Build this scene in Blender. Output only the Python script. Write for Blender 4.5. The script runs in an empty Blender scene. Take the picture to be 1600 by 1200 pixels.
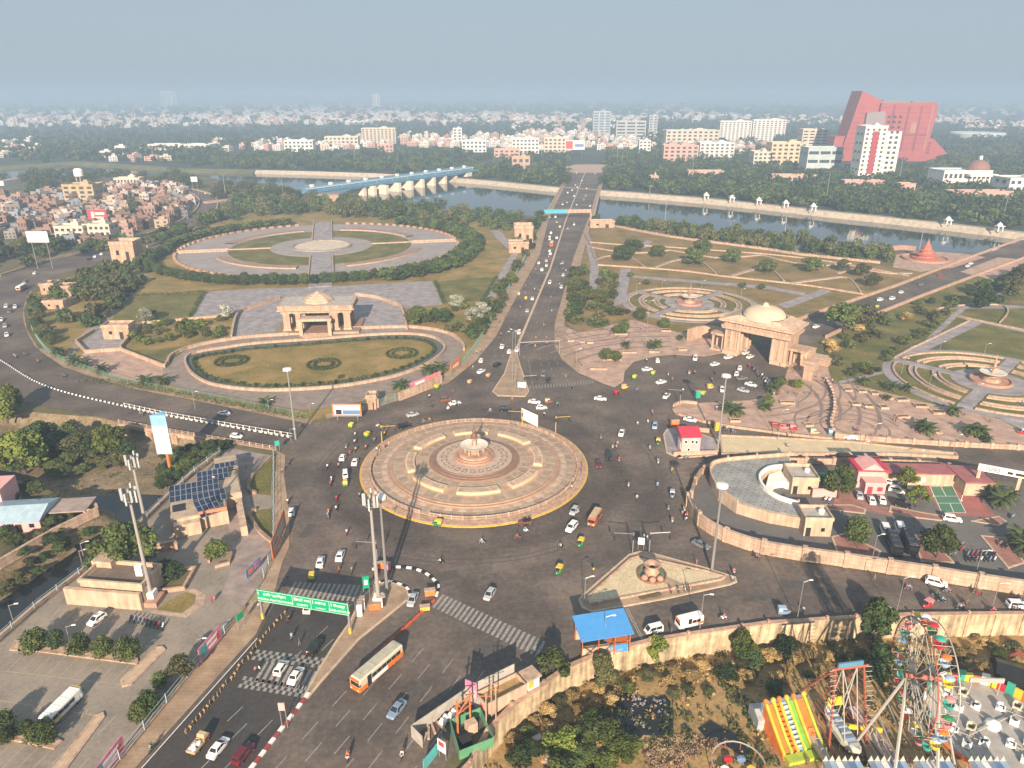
import bpy, bmesh, math, random
from math import sin, cos, pi, radians, atan, tan, sqrt, atan2, hypot
from mathutils import Vector, Matrix
from mathutils.geometry import delaunay_2d_cdt, tessellate_polygon
random.seed(7)
SC = bpy.context.scene
COL = SC.collection

# ------------------------------------------------------------------ camera
CAM_H, PITCH, FPX = 100.0, radians(21.7),1130.0
cd = bpy.data.cameras.new('camera')
cam = bpy.data.objects.new('camera', cd)
COL.objects.link(cam)
cam.location = (0,0, CAM_H)
cam.rotation_euler = (pi / 2 - PITCH, 0,0)
cd.sensor_width = 36.0
cd.lens = 36.0 * FPX / 1600.0
cd.clip_start = 0.5
cd.clip_end = 60000
SC.camera = cam

# ------------------------------------------------------------------ sky and sun
SUN_EL, SUN_AZ = radians(23), radians(182.5)   # azimuth of the sun, clockwise from +Y: behind the camera
wd = bpy.data.worlds.new('World')
SC.world = wd
wd.use_nodes = True
nt = wd.node_tree
sky = nt.nodes.new('ShaderNodeTexSky')
sky.sky_type = 'NISHITA'
sky.sun_disc = False
sky.sun_elevation = SUN_EL
sky.sun_rotation = SUN_AZ
sky.altitude = 100
sky.air_density = 1.0
sky.dust_density = 2.0
sky.ozone_density = 1.6
bg = nt.nodes['Background']
bg.inputs['Strength'].default_value = 0.10
veil = nt.nodes.new('ShaderNodeMix')          # an even veil of thin high haze over the whole dome
veil.data_type = 'RGBA'
veil.inputs[0].default_value = 0.93
veil.inputs[7].default_value = (2.00,2.42,2.82,1)
nt.links.new(sky.outputs[0], veil.inputs[6])
nt.links.new(veil.outputs[2], bg.inputs[0])

sd = bpy.data.lights.new('sun', 'SUN')
sd.energy = 5.0
sd.angle = radians(0.6)
sd.color = (1.0,0.80,0.61)
sun = bpy.data.objects.new('sun', sd)
COL.objects.link(sun)
d = Vector((sin(SUN_AZ) * cos(SUN_EL), cos(SUN_AZ) * cos(SUN_EL), sin(SUN_EL)))
sun.rotation_euler = d.to_track_quat('Z', 'Y').to_euler()
sun.location = d * 300

SC.view_settings.view_transform = 'Standard'
SC.view_settings.look = 'None'
SC.view_settings.exposure = 1.0
SC.view_settings.gamma = 1.0
SC.view_settings.use_curve_mapping = False
SC.cycles.max_bounces = 6
SC.cycles.diffuse_bounces = 2
SC.cycles.glossy_bounces = 2
SC.cycles.transmission_bounces = 3
SC.cycles.transparent_max_bounces = 6
SC.cycles.volume_bounces = 1
SC.cycles.use_denoising = True

# ------------------------------------------------------------------ ground-plane surveying
def W(u, v, z=0.0):
 """survey point of the photograph (1600 px wide) laid on the level z"""
 x, y = (u - 800) / FPX, -(v - 600) / FPX
 dy = cos(PITCH) + y * sin(PITCH)
 dz = -sin(PITCH) + y * cos(PITCH)
 t = (z - CAM_H) / dz
 return Vector((x * t, dy * t, z))

def hgt(v, vt, z=0.0):
 """height of something whose foot is seen at row v and whose top at row vt"""
 Y = W(800, v, z).y
 return CAM_H - Y * tan(PITCH + atan((vt - 600) / FPX)) - z

def scl(v, z=0.0):
 """pixels per metre at row v"""
 Y = W(800, v, z).y
 return FPX / (Y * cos(PITCH) + (CAM_H - z) * sin(PITCH))

def heading(u, v, du, dv, z=0.0):
 a, b = W(u, v, z), W(u + du * 0.5, v + dv * 0.5, z)
 return atan2(b.y - a.y, b.x - a.x)

# ------------------------------------------------------------------ materials
MATS = {}

def mat(name, col, rough=0.8, var=0.0, scale=1.0, col2=None, bump=0.0, metal=0.0, spec=None, emit=None, rnd=0.0, detail=4.0,
  bscale=None, trans=0.0, streak=0.0, blocks=None):
 if name in MATS:
  return MATS[name]
 m = bpy.data.materials.new(name)
 m.use_nodes = True
 t = m.node_tree
 b = t.nodes['Principled BSDF']
 b.inputs['Roughness'].default_value = rough
 b.inputs['Metallic'].default_value = metal
 if spec is not None:
  b.inputs['Specular IOR Level'].default_value = spec
 c = (*col, 1)
 b.inputs['Base Color'].default_value = c
 out = None
 if var > 0 or col2 is not None:
  g = t.nodes.new('ShaderNodeNewGeometry')
  n = t.nodes.new('ShaderNodeTexNoise')
  n.inputs['Scale'].default_value = scale
  n.inputs['Detail'].default_value = detail
  n.inputs['Roughness'].default_value = 0.62
  t.links.new(g.outputs['Position'], n.inputs['Vector'])
  r = t.nodes.new('ShaderNodeValToRGB')
  if col2 is None:
   lo = [x * (1 - var) for x in col]
   hi = [min(1, x * (1 + var)) for x in col]
  else:
   lo, hi = col, col2
  r.color_ramp.elements[0].color = (*lo, 1)
  r.color_ramp.elements[1].color = (*hi, 1)
  r.color_ramp.elements[0].position = 0.33
  r.color_ramp.elements[1].position = 0.67
  t.links.new(n.outputs['Fac'], r.inputs['Fac'])
  out = r.outputs['Color']
 if blocks:           # fine ashlar joints
  gb_ = t.nodes.new('ShaderNodeNewGeometry')
  sx_ = t.nodes.new('ShaderNodeSeparateXYZ')
  ad_ = t.nodes.new('ShaderNodeMath')
  cb_ = t.nodes.new('ShaderNodeCombineXYZ')
  bk = t.nodes.new('ShaderNodeTexBrick')
  bk.inputs['Color1'].default_value = (1,1,1,1)
  bk.inputs['Color2'].default_value = (.88,.88,.88,1)
  bk.inputs['Mortar'].default_value = (.62,.60,.58,1)
  bk.inputs['Scale'].default_value = 1
  bk.inputs['Brick Width'].default_value = blocks[0]
  bk.inputs['Row Height'].default_value = blocks[1]
  bk.inputs['Mortar Size'].default_value = .05
  xb = t.nodes.new('ShaderNodeMix')
  xb.data_type = 'RGBA'
  xb.blend_type = 'MULTIPLY'
  xb.inputs[0].default_value = 1.0
  t.links.new(gb_.outputs['Position'], sx_.inputs[0])
  t.links.new(sx_.outputs[0], ad_.inputs[0])
  t.links.new(sx_.outputs[1], ad_.inputs[1])
  t.links.new(ad_.outputs[0], cb_.inputs[0])
  t.links.new(sx_.outputs[2], cb_.inputs[1])
  t.links.new(cb_.outputs[0], bk.inputs['Vector'])
  t.links.new(out, xb.inputs[6])
  t.links.new(bk.outputs['Color'], xb.inputs[7])
  out = xb.outputs[2]
 if streak > 0:       # rain streaks and grime running down the faces
  g3 = t.nodes.new('ShaderNodeNewGeometry')
  mp = t.nodes.new('ShaderNodeMapping')
  mp.inputs['Scale'].default_value = (.9,.9,.10)
  n3 = t.nodes.new('ShaderNodeTexNoise')
  n3.inputs['Scale'].default_value = 1.0
  n3.inputs['Detail'].default_value = 5
  m3 = t.nodes.new('ShaderNodeMapRange')
  m3.inputs['From Min'].default_value = .35
  m3.inputs['From Max'].default_value = .65
  m3.inputs['To Min'].default_value = 1 - streak
  m3.inputs['To Max'].default_value = 1 + streak * .4
  x3 = t.nodes.new('ShaderNodeMix')
  x3.data_type = 'RGBA'
  x3.blend_type = 'MULTIPLY'
  x3.inputs[0].default_value = 1.0
  t.links.new(g3.outputs['Position'], mp.inputs['Vector'])
  t.links.new(mp.outputs[0], n3.inputs['Vector'])
  t.links.new(n3.outputs['Fac'], m3.inputs['Value'])
  if out is not None:
   t.links.new(out, x3.inputs[6])
  else:
   x3.inputs[6].default_value = c
  t.links.new(m3.outputs[0], x3.inputs[7])
  out = x3.outputs[2]
 if rnd > 0:
  oi = t.nodes.new('ShaderNodeObjectInfo')
  mr = t.nodes.new('ShaderNodeMapRange')
  mr.inputs['To Min'].default_value = 1 - rnd
  mr.inputs['To Max'].default_value = 1 + rnd
  t.links.new(oi.outputs['Random'], mr.inputs['Value'])
  mx = t.nodes.new('ShaderNodeMix')
  mx.data_type = 'RGBA'
  mx.blend_type = 'MULTIPLY'
  mx.inputs[0].default_value = 1.0
  if out is not None:
   t.links.new(out, mx.inputs[6])
  else:
   mx.inputs[6].default_value = c
  t.links.new(mr.outputs[0], mx.inputs[7])
  out = mx.outputs[2]
 if out is not None:
  t.links.new(out, b.inputs['Base Color'])
 if bump > 0:
  g2 = t.nodes.new('ShaderNodeNewGeometry')
  n2 = t.nodes.new('ShaderNodeTexNoise')
  n2.inputs['Scale'].default_value = bscale or scale * 4
  n2.inputs['Detail'].default_value = 3
  t.links.new(g2.outputs['Position'], n2.inputs['Vector'])
  bp = t.nodes.new('ShaderNodeBump')
  bp.inputs['Strength'].default_value = bump
  bp.inputs['Distance'].default_value = 0.3
  t.links.new(n2.outputs['Fac'], bp.inputs['Height'])
  t.links.new(bp.outputs[0], b.inputs['Normal'])
 if emit:
  b.inputs['Emission Color'].default_value = c
  b.inputs['Emission Strength'].default_value = emit
 if trans:
  b.inputs['Transmission Weight'].default_value = trans
 MATS[name] = m
 return m

def ramp2(name, cols, poss, scale1, scale2, mixf=0.5, rough=0.9, bump=0.0, bscale=3.0):
 """two noises of different size blended through one colour ramp: dusty ground, worn grass, asphalt"""
 if name in MATS:
  return MATS[name]
 m = bpy.data.materials.new(name)
 m.use_nodes = True
 t = m.node_tree
 b = t.nodes['Principled BSDF']
 b.inputs['Roughness'].default_value = rough
 b.inputs['Specular IOR Level'].default_value = 0.2
 g = t.nodes.new('ShaderNodeNewGeometry')
 fs = []
 for s in (scale1, scale2):
  n = t.nodes.new('ShaderNodeTexNoise')
  n.inputs['Scale'].default_value = s
  n.inputs['Detail'].default_value = 5
  n.inputs['Roughness'].default_value = 0.65
  t.links.new(g.outputs['Position'], n.inputs['Vector'])
  fs.append(n.outputs['Fac'])
 mx = t.nodes.new('ShaderNodeMix')
 mx.inputs[0].default_value = mixf
 t.links.new(fs[0], mx.inputs[2])
 t.links.new(fs[1], mx.inputs[3])
 r = t.nodes.new('ShaderNodeValToRGB')
 while len(r.color_ramp.elements) < len(cols):
  r.color_ramp.elements.new(0.5)
 for e, c, p in zip(r.color_ramp.elements, cols, poss):
  e.color = (*c, 1)
  e.position = p
 t.links.new(mx.outputs[0], r.inputs['Fac'])
 t.links.new(r.outputs['Color'], b.inputs['Base Color'])
 if bump:
  n2 = t.nodes.new('ShaderNodeTexNoise')
  n2.inputs['Scale'].default_value = bscale
  n2.inputs['Detail'].default_value = 4
  t.links.new(g.outputs['Position'], n2.inputs['Vector'])
  bp = t.nodes.new('ShaderNodeBump')
  bp.inputs['Strength'].default_value = bump
  bp.inputs['Distance'].default_value = 0.4
  t.links.new(n2.outputs['Fac'], bp.inputs['Height'])
  t.links.new(bp.outputs[0], b.inputs['Normal'])
 MATS[name] = m
 return m

def paving(name, c1, c2, cm, sx=1.2, sy=1.2, rot=0.0, rough=0.75, mortar=0.03):
 """stone slabs too small to pick apart from the air: brick-texture joints on the world position"""
 if name in MATS:
  return MATS[name]
 m = bpy.data.materials.new(name)
 m.use_nodes = True
 t = m.node_tree
 b = t.nodes['Principled BSDF']
 b.inputs['Roughness'].default_value = rough
 b.inputs['Specular IOR Level'].default_value = 0.25
 g = t.nodes.new('ShaderNodeNewGeometry')
 mp = t.nodes.new('ShaderNodeMapping')
 mp.inputs['Rotation'].default_value[2] = rot
 br = t.nodes.new('ShaderNodeTexBrick')
 br.inputs['Color1'].default_value = (*c1,1)
 br.inputs['Color2'].default_value = (*c2,1)
 br.inputs['Mortar'].default_value = (*cm, 1)
 br.inputs['Scale'].default_value = 1.0
 br.inputs['Brick Width'].default_value = sx
 br.inputs['Row Height'].default_value = sy
 br.inputs['Mortar Size'].default_value = mortar
 t.links.new(g.outputs['Position'], mp.inputs['Vector'])
 t.links.new(mp.outputs[0], br.inputs['Vector'])
 n = t.nodes.new('ShaderNodeTexNoise')
 n.inputs['Scale'].default_value = 0.25
 n.inputs['Detail'].default_value = 6
 t.links.new(g.outputs['Position'], n.inputs['Vector'])
 mr = t.nodes.new('ShaderNodeMapRange')
 mr.inputs['From Min'].default_value = 0.3
 mr.inputs['From Max'].default_value = 0.7
 mr.inputs['To Min'].default_value = 0.72
 mr.inputs['To Max'].default_value = 1.18
 t.links.new(n.outputs['Fac'], mr.inputs['Value'])
 mx = t.nodes.new('ShaderNodeMix')
 mx.data_type = 'RGBA'
 mx.blend_type = 'MULTIPLY'
 mx.inputs[0].default_value = 1.0
 t.links.new(br.outputs['Color'], mx.inputs[6])
 t.links.new(mr.outputs[0], mx.inputs[7])
 t.links.new(mx.outputs[2], b.inputs['Base Color'])
 MATS[name] = m
 return m

M_ASPH = ramp2('asphalt', [(.072,.060,.053),(.112,.092,.079),(.175,.139,.110)],[.39,.50,.61],.045,.9,.35,.78)
# tyre-polished lanes and dusty margins running round the junction island
t = M_ASPH.node_tree
b = t.nodes['Principled BSDF']
src = b.inputs['Base Color'].links[0].from_socket
g = t.nodes.new('ShaderNodeNewGeometry')
n = t.nodes.new('ShaderNodeTexNoise')
n.inputs['Scale'].default_value = .06
n.inputs['Detail'].default_value = 4
vm = t.nodes.new('ShaderNodeVectorMath')
vm.operation = 'DISTANCE'
vm.inputs[1].default_value = (-10.9,187,.08)
ma = t.nodes.new('ShaderNodeMath')
ma.operation = 'MULTIPLY_ADD'
ma.inputs[1].default_value = 9
mr = t.nodes.new('ShaderNodeMapRange')
mr.inputs['From Min'].default_value = 32
mr.inputs['From Max'].default_value = 72
rp = t.nodes.new('ShaderNodeValToRGB')
for k, (p_, c_) in enumerate([(0,1.25),(.10,1.0),(.16,.74),(.24,.86),(.34,.70),(.46,1.12),(.62,.95),(.8,1.15),(1,.98)]):
 e = rp.color_ramp.elements[k] if k < 2 else rp.color_ramp.elements.new(p_)
 e.position = p_
for e, c_ in zip(sorted(rp.color_ramp.elements, key=lambda e: e.position),(.83,.67,.50,.58,.48,.75,.63,.77,.66)):
 e.color = (c_, c_, c_, 1)
mx = t.nodes.new('ShaderNodeMix')
mx.data_type = 'RGBA'
mx.blend_type = 'MULTIPLY'
mx.inputs[0].default_value = 1
sc_ = t.nodes.new('ShaderNodeVectorMath')
sc_.operation = 'SCALE'
sc_.inputs['Scale'].default_value = 1.66
for a_, b_ in ((g.outputs['Position'], n.inputs['Vector']),(g.outputs['Position'], vm.inputs[0]),(n.outputs['Fac'], ma.inputs[0]),(vm.outputs['Value'], ma.inputs[2]),(ma.outputs[0], mr.inputs['Value']),(mr.outputs[0], rp.inputs['Fac']),
    (src, mx.inputs[6]),(rp.outputs['Color'], mx.inputs[7]),(mx.outputs[2], sc_.inputs[0]),(sc_.outputs[0], b.inputs['Base Color'])):
 t.links.new(a_, b_)
M_ASPH2 = ramp2('asphalt_grey', [(.10,.10,.10),(.14,.135,.13),(.19,.175,.155)],[.34,.5,.68],.06,1.1,.4,.85)
M_LOT = ramp2('worn_concrete', [(.17,.155,.135),(.27,.235,.195),(.36,.30,.24)],[.34,.5,.68],.10,1.3,.4,.9)
M_GROUND = ramp2('dry_ground', [(.055,.07,.035),(.13,.115,.06),(.22,.17,.10)],[.35,.5,.68],.03,.5,.4,.95)
M_FARGND = ramp2('far_ground', [(.035,.055,.04),(.05,.07,.045),(.11,.11,.085)],[.38,.52,.70],.004,.03,.5,.95)
M_SCRUB = ramp2('scrub_ground', [(.10,.085,.035),(.30,.20,.085),(.46,.32,.16)],[.33,.46,.66],.12,1.4,.5,.95,.2,1.2)
M_GRASS = ramp2('worn_lawn', [(.135,.125,.036),(.25,.185,.064),(.36,.245,.105)],[.39,.51,.62],.07,1.2,.42,.95,.1,3)
M_DRYL = ramp2('dry_lawn', [(.115,.105,.036),(.22,.160,.062),(.32,.21,.095)],[.38,.50,.62],.06,1.0,.42,.95,.1,3)
M_GREEN = ramp2('green_lawn', [(.075,.090,.024),(.145,.135,.042),(.24,.185,.075)],[.39,.51,.62],.08,1.2,.42,.95,.1,3)
M_STONE = mat('peach_sandstone', (.46,.305,.212),.8,.16,.35, bump=.08, bscale=4, streak=.28)
M_STONE2 = mat('pale_sandstone', (.52,.368,.268),.8,.14,.4, bump=.06, streak=.26, blocks=(2.4,1.0))
M_STONE3 = mat('pink_sandstone', (.42,.24,.17),.8,.16,.5)
M_KERB = mat('kerb_stone', (.50,.38,.27),.85,.2,.8)
M_FOOT = paving('footpath_slabs', (.40,.29,.195),(.35,.25,.17),(.25,.18,.125),1.2,.8)
M_PAVG = paving('grey_slabs', (.35,.315,.315),(.28,.26,.27),(.17,.16,.16),2.4,2.4)
M_PAVP = paving('pink_slabs', (.50,.345,.265),(.43,.295,.23),(.28,.19,.15),2.0,1.4,.5)
M_CONC = mat('concrete', (.40,.37,.33),.85,.18,.5)
M_WHITE = mat('white_paint', (.78,.77,.74),.55,.05,2)
M_WORNW = mat('worn_white_paint', (.28,.27,.255),.8,.35,2.2, detail=6)
M_YELP = mat('yellow_paint', (.62,.40,.05),.7,.2,2)
M_WATER = mat('river_water', (.035,.050,.055),.06, spec=.6, bump=.10, scale=.08, bscale=.12)
M_DIRTYW = mat('dark_water', (.012,.014,.014),.10, spec=.5, bump=.05, scale=.3, bscale=.5)
M_METAL = mat('grey_metal', (.42,.42,.42),.45, metal=.6)
M_DARK = mat('dark_opening', (.02,.02,.022),.6)
M_GLASS = mat('dark_glass', (.015,.02,.025),.08, spec=.7)
M_BLACK = mat('black_plastic', (.015,.015,.016),.6)

# ------------------------------------------------------------------ mesh helper
class MB:
 def __init__(s):
  s.v, s.f, s.m = [],[],[]

 def add(s, vs, fs, mi=0):
  o = len(s.v)
  s.v += [tuple(p) for p in vs]
  for f in fs:
   s.f.append([o + i for i in f])
   s.m.append(mi)
  return s

 def box(s, c, sz, rz=0.0, mi=0, tp=1.0, bottom=True):
  """c = centre of the base"""
  hx, hy, h = sz[0] / 2, sz[1] / 2, sz[2]
  ca, sa = cos(rz), sin(rz)
  vs = []
  for z, k in ((0,1),(h, tp)):
   for x, y in ((-hx, -hy),(hx, -hy),(hx, hy),(-hx, hy)):
    x, y = x * k, y * k
    vs.append((c[0] + x * ca - y * sa, c[1] + x * sa + y * ca, c[2] + z))
  fs = [(4,5,6,7),(0,1,5,4),(1,2,6,5),(2,3,7,6),(3,0,4,7)]
  if bottom:
   fs.append((3,2,1,0))
  return s.add(vs, fs, mi)

 def prism(s, poly, z0, z1, mi=0, tmi=None, cap=True, bottom=False):
  poly = [(p[0], p[1]) for p in poly]
  if sum(a[0] * b[1] - b[0] * a[1] for a, b in zip(poly, poly[1:] + poly[:1])) < 0:
   poly = poly[::-1]
  n = len(poly)
  vs = [(x, y, z0) for x, y in poly] + [(x, y, z1) for x, y in poly]
  s.add(vs, [(i, (i + 1) % n, n + (i + 1) % n, n + i) for i in range(n)], mi)
  if cap:
   tri = tessellate_polygon([[Vector((x, y, 0)) for x, y in poly]])
   up = []
   for a, b, c in tri:
    A, B, C = poly[a], poly[b], poly[c]
    if (B[0] - A[0]) * (C[1] - A[1]) - (B[1] - A[1]) * (C[0] - A[0]) < 0:
     a, b, c = a, c, b
    up.append((a, b, c))
   s.add([(x, y, z1) for x, y in poly], up, mi if tmi is None else tmi)
   if bottom:
    s.add([(x, y, z0) for x, y in poly],[f[::-1] for f in up], mi)
  return s

 def tube(s, p0, p1, r0, r1=None, n=6, mi=0, caps=True):
  p0, p1 = Vector(p0), Vector(p1)
  r1 = r0 if r1 is None else r1
  ax = (p1 - p0)
  if ax.length < 1e-6:
   return s
  ax.normalize()
  t = Vector((0,0,1)) if abs(ax.z) < .9 else Vector((1,0,0))
  e1 = ax.cross(t).normalized()
  e2 = ax.cross(e1)
  vs = []
  for p, r in ((p0, r0),(p1, r1)):
   for i in range(n):
    a = 2 * pi * i / n
    vs.append(p + e1 * (r * cos(a)) + e2 * (r * sin(a)))
  fs = [(i, n + i, n + (i + 1) % n, (i + 1) % n) for i in range(n)]
  if caps:
   fs += [tuple(range(n)), tuple(range(2 * n - 1, n - 1,-1))]
  return s.add(vs, fs, mi)

 def path(s, pts, r, n=6, mi=0):
  for a, b in zip(pts, pts[1:]):
   s.tube(a, b, r, r, n, mi)
  return s

 def lathe(s, prof, c=(0,0,0), n=24, mi=0, a0=0.0, a1=2 * pi):
  full = abs(a1 - a0 - 2 * pi) < 1e-6
  k = n if full else n + 1
  vs = []
  for r, z in prof:
   for i in range(k):
    a = a0 + (a1 - a0) * i / n
    vs.append((c[0] + r * cos(a), c[1] + r * sin(a), c[2] + z))
  fs = []
  for j in range(len(prof) - 1):
   for i in range(n):
    i2 = (i + 1) % k
    fs.append((j * k + i, j * k + i2,(j + 1) * k + i2,(j + 1) * k + i))
  return s.add(vs, fs, mi)

 def wall(s, pts, h, th, z=0.0, mi=0, closed=False):
  """a wall of thickness th along world points (mitred)"""
  P = [Vector((p[0], p[1])) for p in pts]
  n = len(P)
  L, R = [],[]
  for i in range(n):
   a = P[i - 1] if (i > 0 or closed) else None
   b = P[(i + 1) % n] if (i < n - 1 or closed) else None
   d1 = (P[i] - a).normalized() if a is not None else (b - P[i]).normalized()
   d2 = (b - P[i]).normalized() if b is not None else d1
   t = (d1 + d2)
   t = t.normalized() if t.length > 1e-6 else d1
   nn = Vector((-t.y, t.x))
   k = 1 / max(.4, abs(nn.dot(Vector((-d1.y, d1.x)))))
   L.append(P[i] + nn * th / 2 * k)
   R.append(P[i] - nn * th / 2 * k)
  zz = z if hasattr(z, '__len__') else [z] * n
  hh = h if hasattr(h, '__len__') else [h] * n
  vs = []
  for i in range(n):
   vs += [(L[i].x, L[i].y, zz[i]),(R[i].x, R[i].y, zz[i]),(R[i].x, R[i].y, zz[i] + hh[i]),(L[i].x, L[i].y, zz[i] + hh[i])]
  fs = []
  for i in range(n if closed else n - 1):
   a, b = 4 * i, 4 * ((i + 1) % n)
   fs += [(a, a + 3, b + 3, b),(a + 1, b + 1, b + 2, a + 2),(a + 2, b + 2, b + 3, a + 3)]
  if not closed:
   fs += [(0,1,2,3),(4 * n - 4,4 * n - 1,4 * n - 2,4 * n - 3)]
  return s.add(vs, fs, mi)

 def quad(s, a, b, c, d, mi=0):
  return s.add([a, b, c, d],[(0,1,2,3)], mi)

 def mesh(s, name, mats, smooth=False):
  me = bpy.data.meshes.new(name)
  me.from_pydata(s.v, [], s.f)
  for m in (mats if isinstance(mats, (list, tuple)) else [mats]):
   me.materials.append(m)
  if any(s.m):
   me.polygons.foreach_set('material_index', s.m)
  if smooth:
   me.polygons.foreach_set('use_smooth', [True] * len(me.polygons))
  me.update()
  return me

 def build(s, name, mats, parent=None, world=False, smooth=False):
  if world and parent is not None:
   mi = parent.matrix_basis.inverted()
   s.v = [tuple(mi @ Vector(p)) for p in s.v]
  return put(name, s.mesh(name, mats, smooth), parent)

def put(name, me, parent=None, loc=None, rz=0.0, scale=None):
 o = bpy.data.objects.new(name, me)
 COL.objects.link(o)
 if parent is not None:
  o.parent = parent
 if loc is not None:
  o.location = loc
 if rz:
  o.rotation_euler[2] = rz
 if scale is not None:
  o.scale = scale if hasattr(scale, '__len__') else (scale,) * 3
 return o

def tag(o, label=None, cat=None, group=None, kind=None):
 if label:
  o['label'] = label
 if cat:
  o['category'] = cat
 if group:
  o['group'] = group
 if kind:
  o['kind'] = kind
 return o

def thing(name, label, cat, loc=(0,0,0), rz=0.0, group=None):
 o = put(name, None, None, loc, rz)
 o.empty_display_size = .5
 o.matrix_basis = Matrix.Translation(Vector(loc)) @ Matrix.Rotation(rz, 4, 'Z')
 return tag(o, label, cat, group)

def dup(o, loc=None, rz=None, parent=None, scale=None):
 c = o.copy()
 COL.objects.link(c)
 c.parent = parent
 if loc is not None:
  c.location = loc
 if rz is not None:
  c.rotation_euler[2] = rz
 if scale is not None:
  c.scale = scale if hasattr(scale, '__len__') else (scale,) * 3
 for ch in o.children:
  dup(ch, parent=c)
 return c

# labels that single a thing out by the landmark it stands nearest to
LMARK = []     # (phrase, x, y)
PENDING = []   # (object, base phrase, prefer)
ORD = ['nearest', 'second nearest', 'third nearest', 'fourth nearest', 'fifth nearest', 'sixth nearest', 'seventh nearest', 'eighth nearest',
  'ninth nearest', 'tenth nearest', 'eleventh nearest', 'twelfth nearest', 'thirteenth nearest', 'fourteenth nearest', 'fifteenth nearest',
  'sixteenth nearest', 'seventeenth nearest', 'eighteenth nearest', 'nineteenth nearest', 'twentieth nearest']

def lm(phrase, u, v):
 p = W(u, v)
 LMARK.append((phrase, p.x, p.y))

def later(o, base, cat, group=None, kind=None):
 tag(o, None, cat, group, kind)
 PENDING.append((o, base))
 return o

def settle_labels():
 D = {}
 for o, base in PENDING:
  x, y = o.location.x, o.location.y
  best = min(LMARK, key=lambda l: hypot(l[1] - x, l[2] - y))
  D.setdefault((base, best[0]),[]).append((hypot(best[1] - x, best[2] - y), o))
 for (base, ph), L in D.items():
  L.sort(key=lambda q: q[0])
  for i, (_, o) in enumerate(L):
   if len(L) == 1:
    o['label'] = f'{base} near {ph}'
   elif i < len(ORD):
    o['label'] = f'{base}, {ORD[i]} to {ph}'
   else:
    o['label'] = f'{base}, farther out from {ph}'
    o['group'] = f'{base} group around {ph}'

def poly_in(p, poly):
 x, y = p[0], p[1]
 c = False
 n = len(poly)
 for i in range(n):
  a, b = poly[i], poly[i - 1]
  if (a[1] > y) != (b[1] > y) and x < (b[0] - a[0]) * (y - a[1]) / (b[1] - a[1]) + a[0]:
   c = not c
 return c

def seg_dist(p, poly, closed=True):
 best = 1e9
 n = len(poly)
 for i in range(n if closed else n - 1):
  a, b = poly[i], poly[(i + 1) % n]
  dx, dy = b[0] - a[0], b[1] - a[1]
  t = max(0, min(1,((p[0] - a[0]) * dx + (p[1] - a[1]) * dy) / (dx * dx + dy * dy + 1e-12)))
  best = min(best, hypot(a[0] + t * dx - p[0], a[1] + t * dy - p[1]))
 return best

def P(pts, z=0.0):
 return [W(u, v, z) for u, v in pts]

def smooth_line(pts, k=4, closed=False):
 """Catmull-Rom through world points"""
 n = len(pts)
 out = []
 for i in range(n if closed else n - 1):
  p0 = pts[(i - 1) % n] if (closed or i > 0) else pts[0]
  p1, p2 = pts[i], pts[(i + 1) % n]
  p3 = pts[(i + 2) % n] if (closed or i + 2 < n) else pts[-1]
  for j in range(k):
   t = j / k
   out.append(.5 * ((2 * p1) + (-p0 + p2) * t + (2 * p0 - 5 * p1 + 4 * p2 - p3) * t * t + (-p0 + 3 * p1 - 3 * p2 + p3) * t ** 3))
 if not closed:
  out.append(pts[-1])
 return out

def S(pts, k=4, z=0.0, closed=False):
 return smooth_line(P(pts, z), k, closed)

def sheet(name, polys, z, m, holes=(), kind='structure', parent=None):
 """one flat sheet: union of polygons minus holes, at level z"""
 polys = [[(p[0], p[1]) for p in q] for q in polys]
 holes = [[(p[0], p[1]) for p in q] for q in holes]
 vs, fs = [],[]
 for q in polys + holes:
  o = len(vs)
  vs += [Vector(p) for p in q]
  fs.append(list(range(o, o + len(q))))
 V, E, F, ov, oe, of = delaunay_2d_cdt(vs, [], fs, 1,1e-3)
 npoly = len(polys)
 keep = []
 for f, o in zip(F, of):
  cx = sum(V[i].x for i in f) / len(f)
  cy = sum(V[i].y for i in f) / len(f)
  if any(poly_in((cx, cy), h) for h in holes):
   continue
  if any(poly_in((cx, cy), h) for h in polys):
   keep.append(f)
 mb = MB()
 mb.v = [(p.x, p.y, z) for p in V]
 for f in keep:
  a, b, c = [V[i] for i in f[:3]]
  if (b.x - a.x) * (c.y - a.y) - (b.y - a.y) * (c.x - a.x) < 0:
   f = f[::-1]
  mb.f.append(f)
  mb.m.append(0)
 o = mb.build(name, m, parent)
 if parent is None and kind:
  o['kind'] = kind
 return o

def ring(cx, cy, r, n=64, a0=0, a1=2 * pi):
 return [(cx + r * cos(a0 + (a1 - a0) * i / n), cy + r * sin(a0 + (a1 - a0) * i / n)) for i in range(n)]

# ================================================================== THE SETTING
RIV_Z = -4.8
near_bank = P([(-260,300),(-100,287),(70,276),(135,273),(220,270),(300,273),(345,281),(400,285),(470,297),(530,307),(600,319),
    (680,328),(760,335),(850,338),(930,342),(1000,350),(1100,359),(1200,369),(1300,381),(1380,390),(1460,395),
    (1540,395),(1600,392),(1700,395),(1900,405)])
far_bank = P([(-260,272),(-100,264),(40,257),(120,252),(200,257),(290,263),(400,265.5),(500,268),(590,271),(680,276),(745,281),
    (800,286),(870,293),(935,297.5),(1000,302),(1100,310),(1200,320),(1300,331),(1400,341),(1500,352),(1600,364),(1900,396)])
river_poly = near_bank + far_bank[::-1]
valley_px = [(-160,632),(0,640),(100,648),(197,655),(275,670),(352,685),(346,705),(300,735),(268,765),(205,828),(160,866),
    (60,943),(-40,1018),(-120,1060),(-140,990),(0,890),(85,838),(157,803),(155,793),(115,788),(75,765),(0,745),(-160,720)]
valley_poly = P(valley_px)
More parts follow.
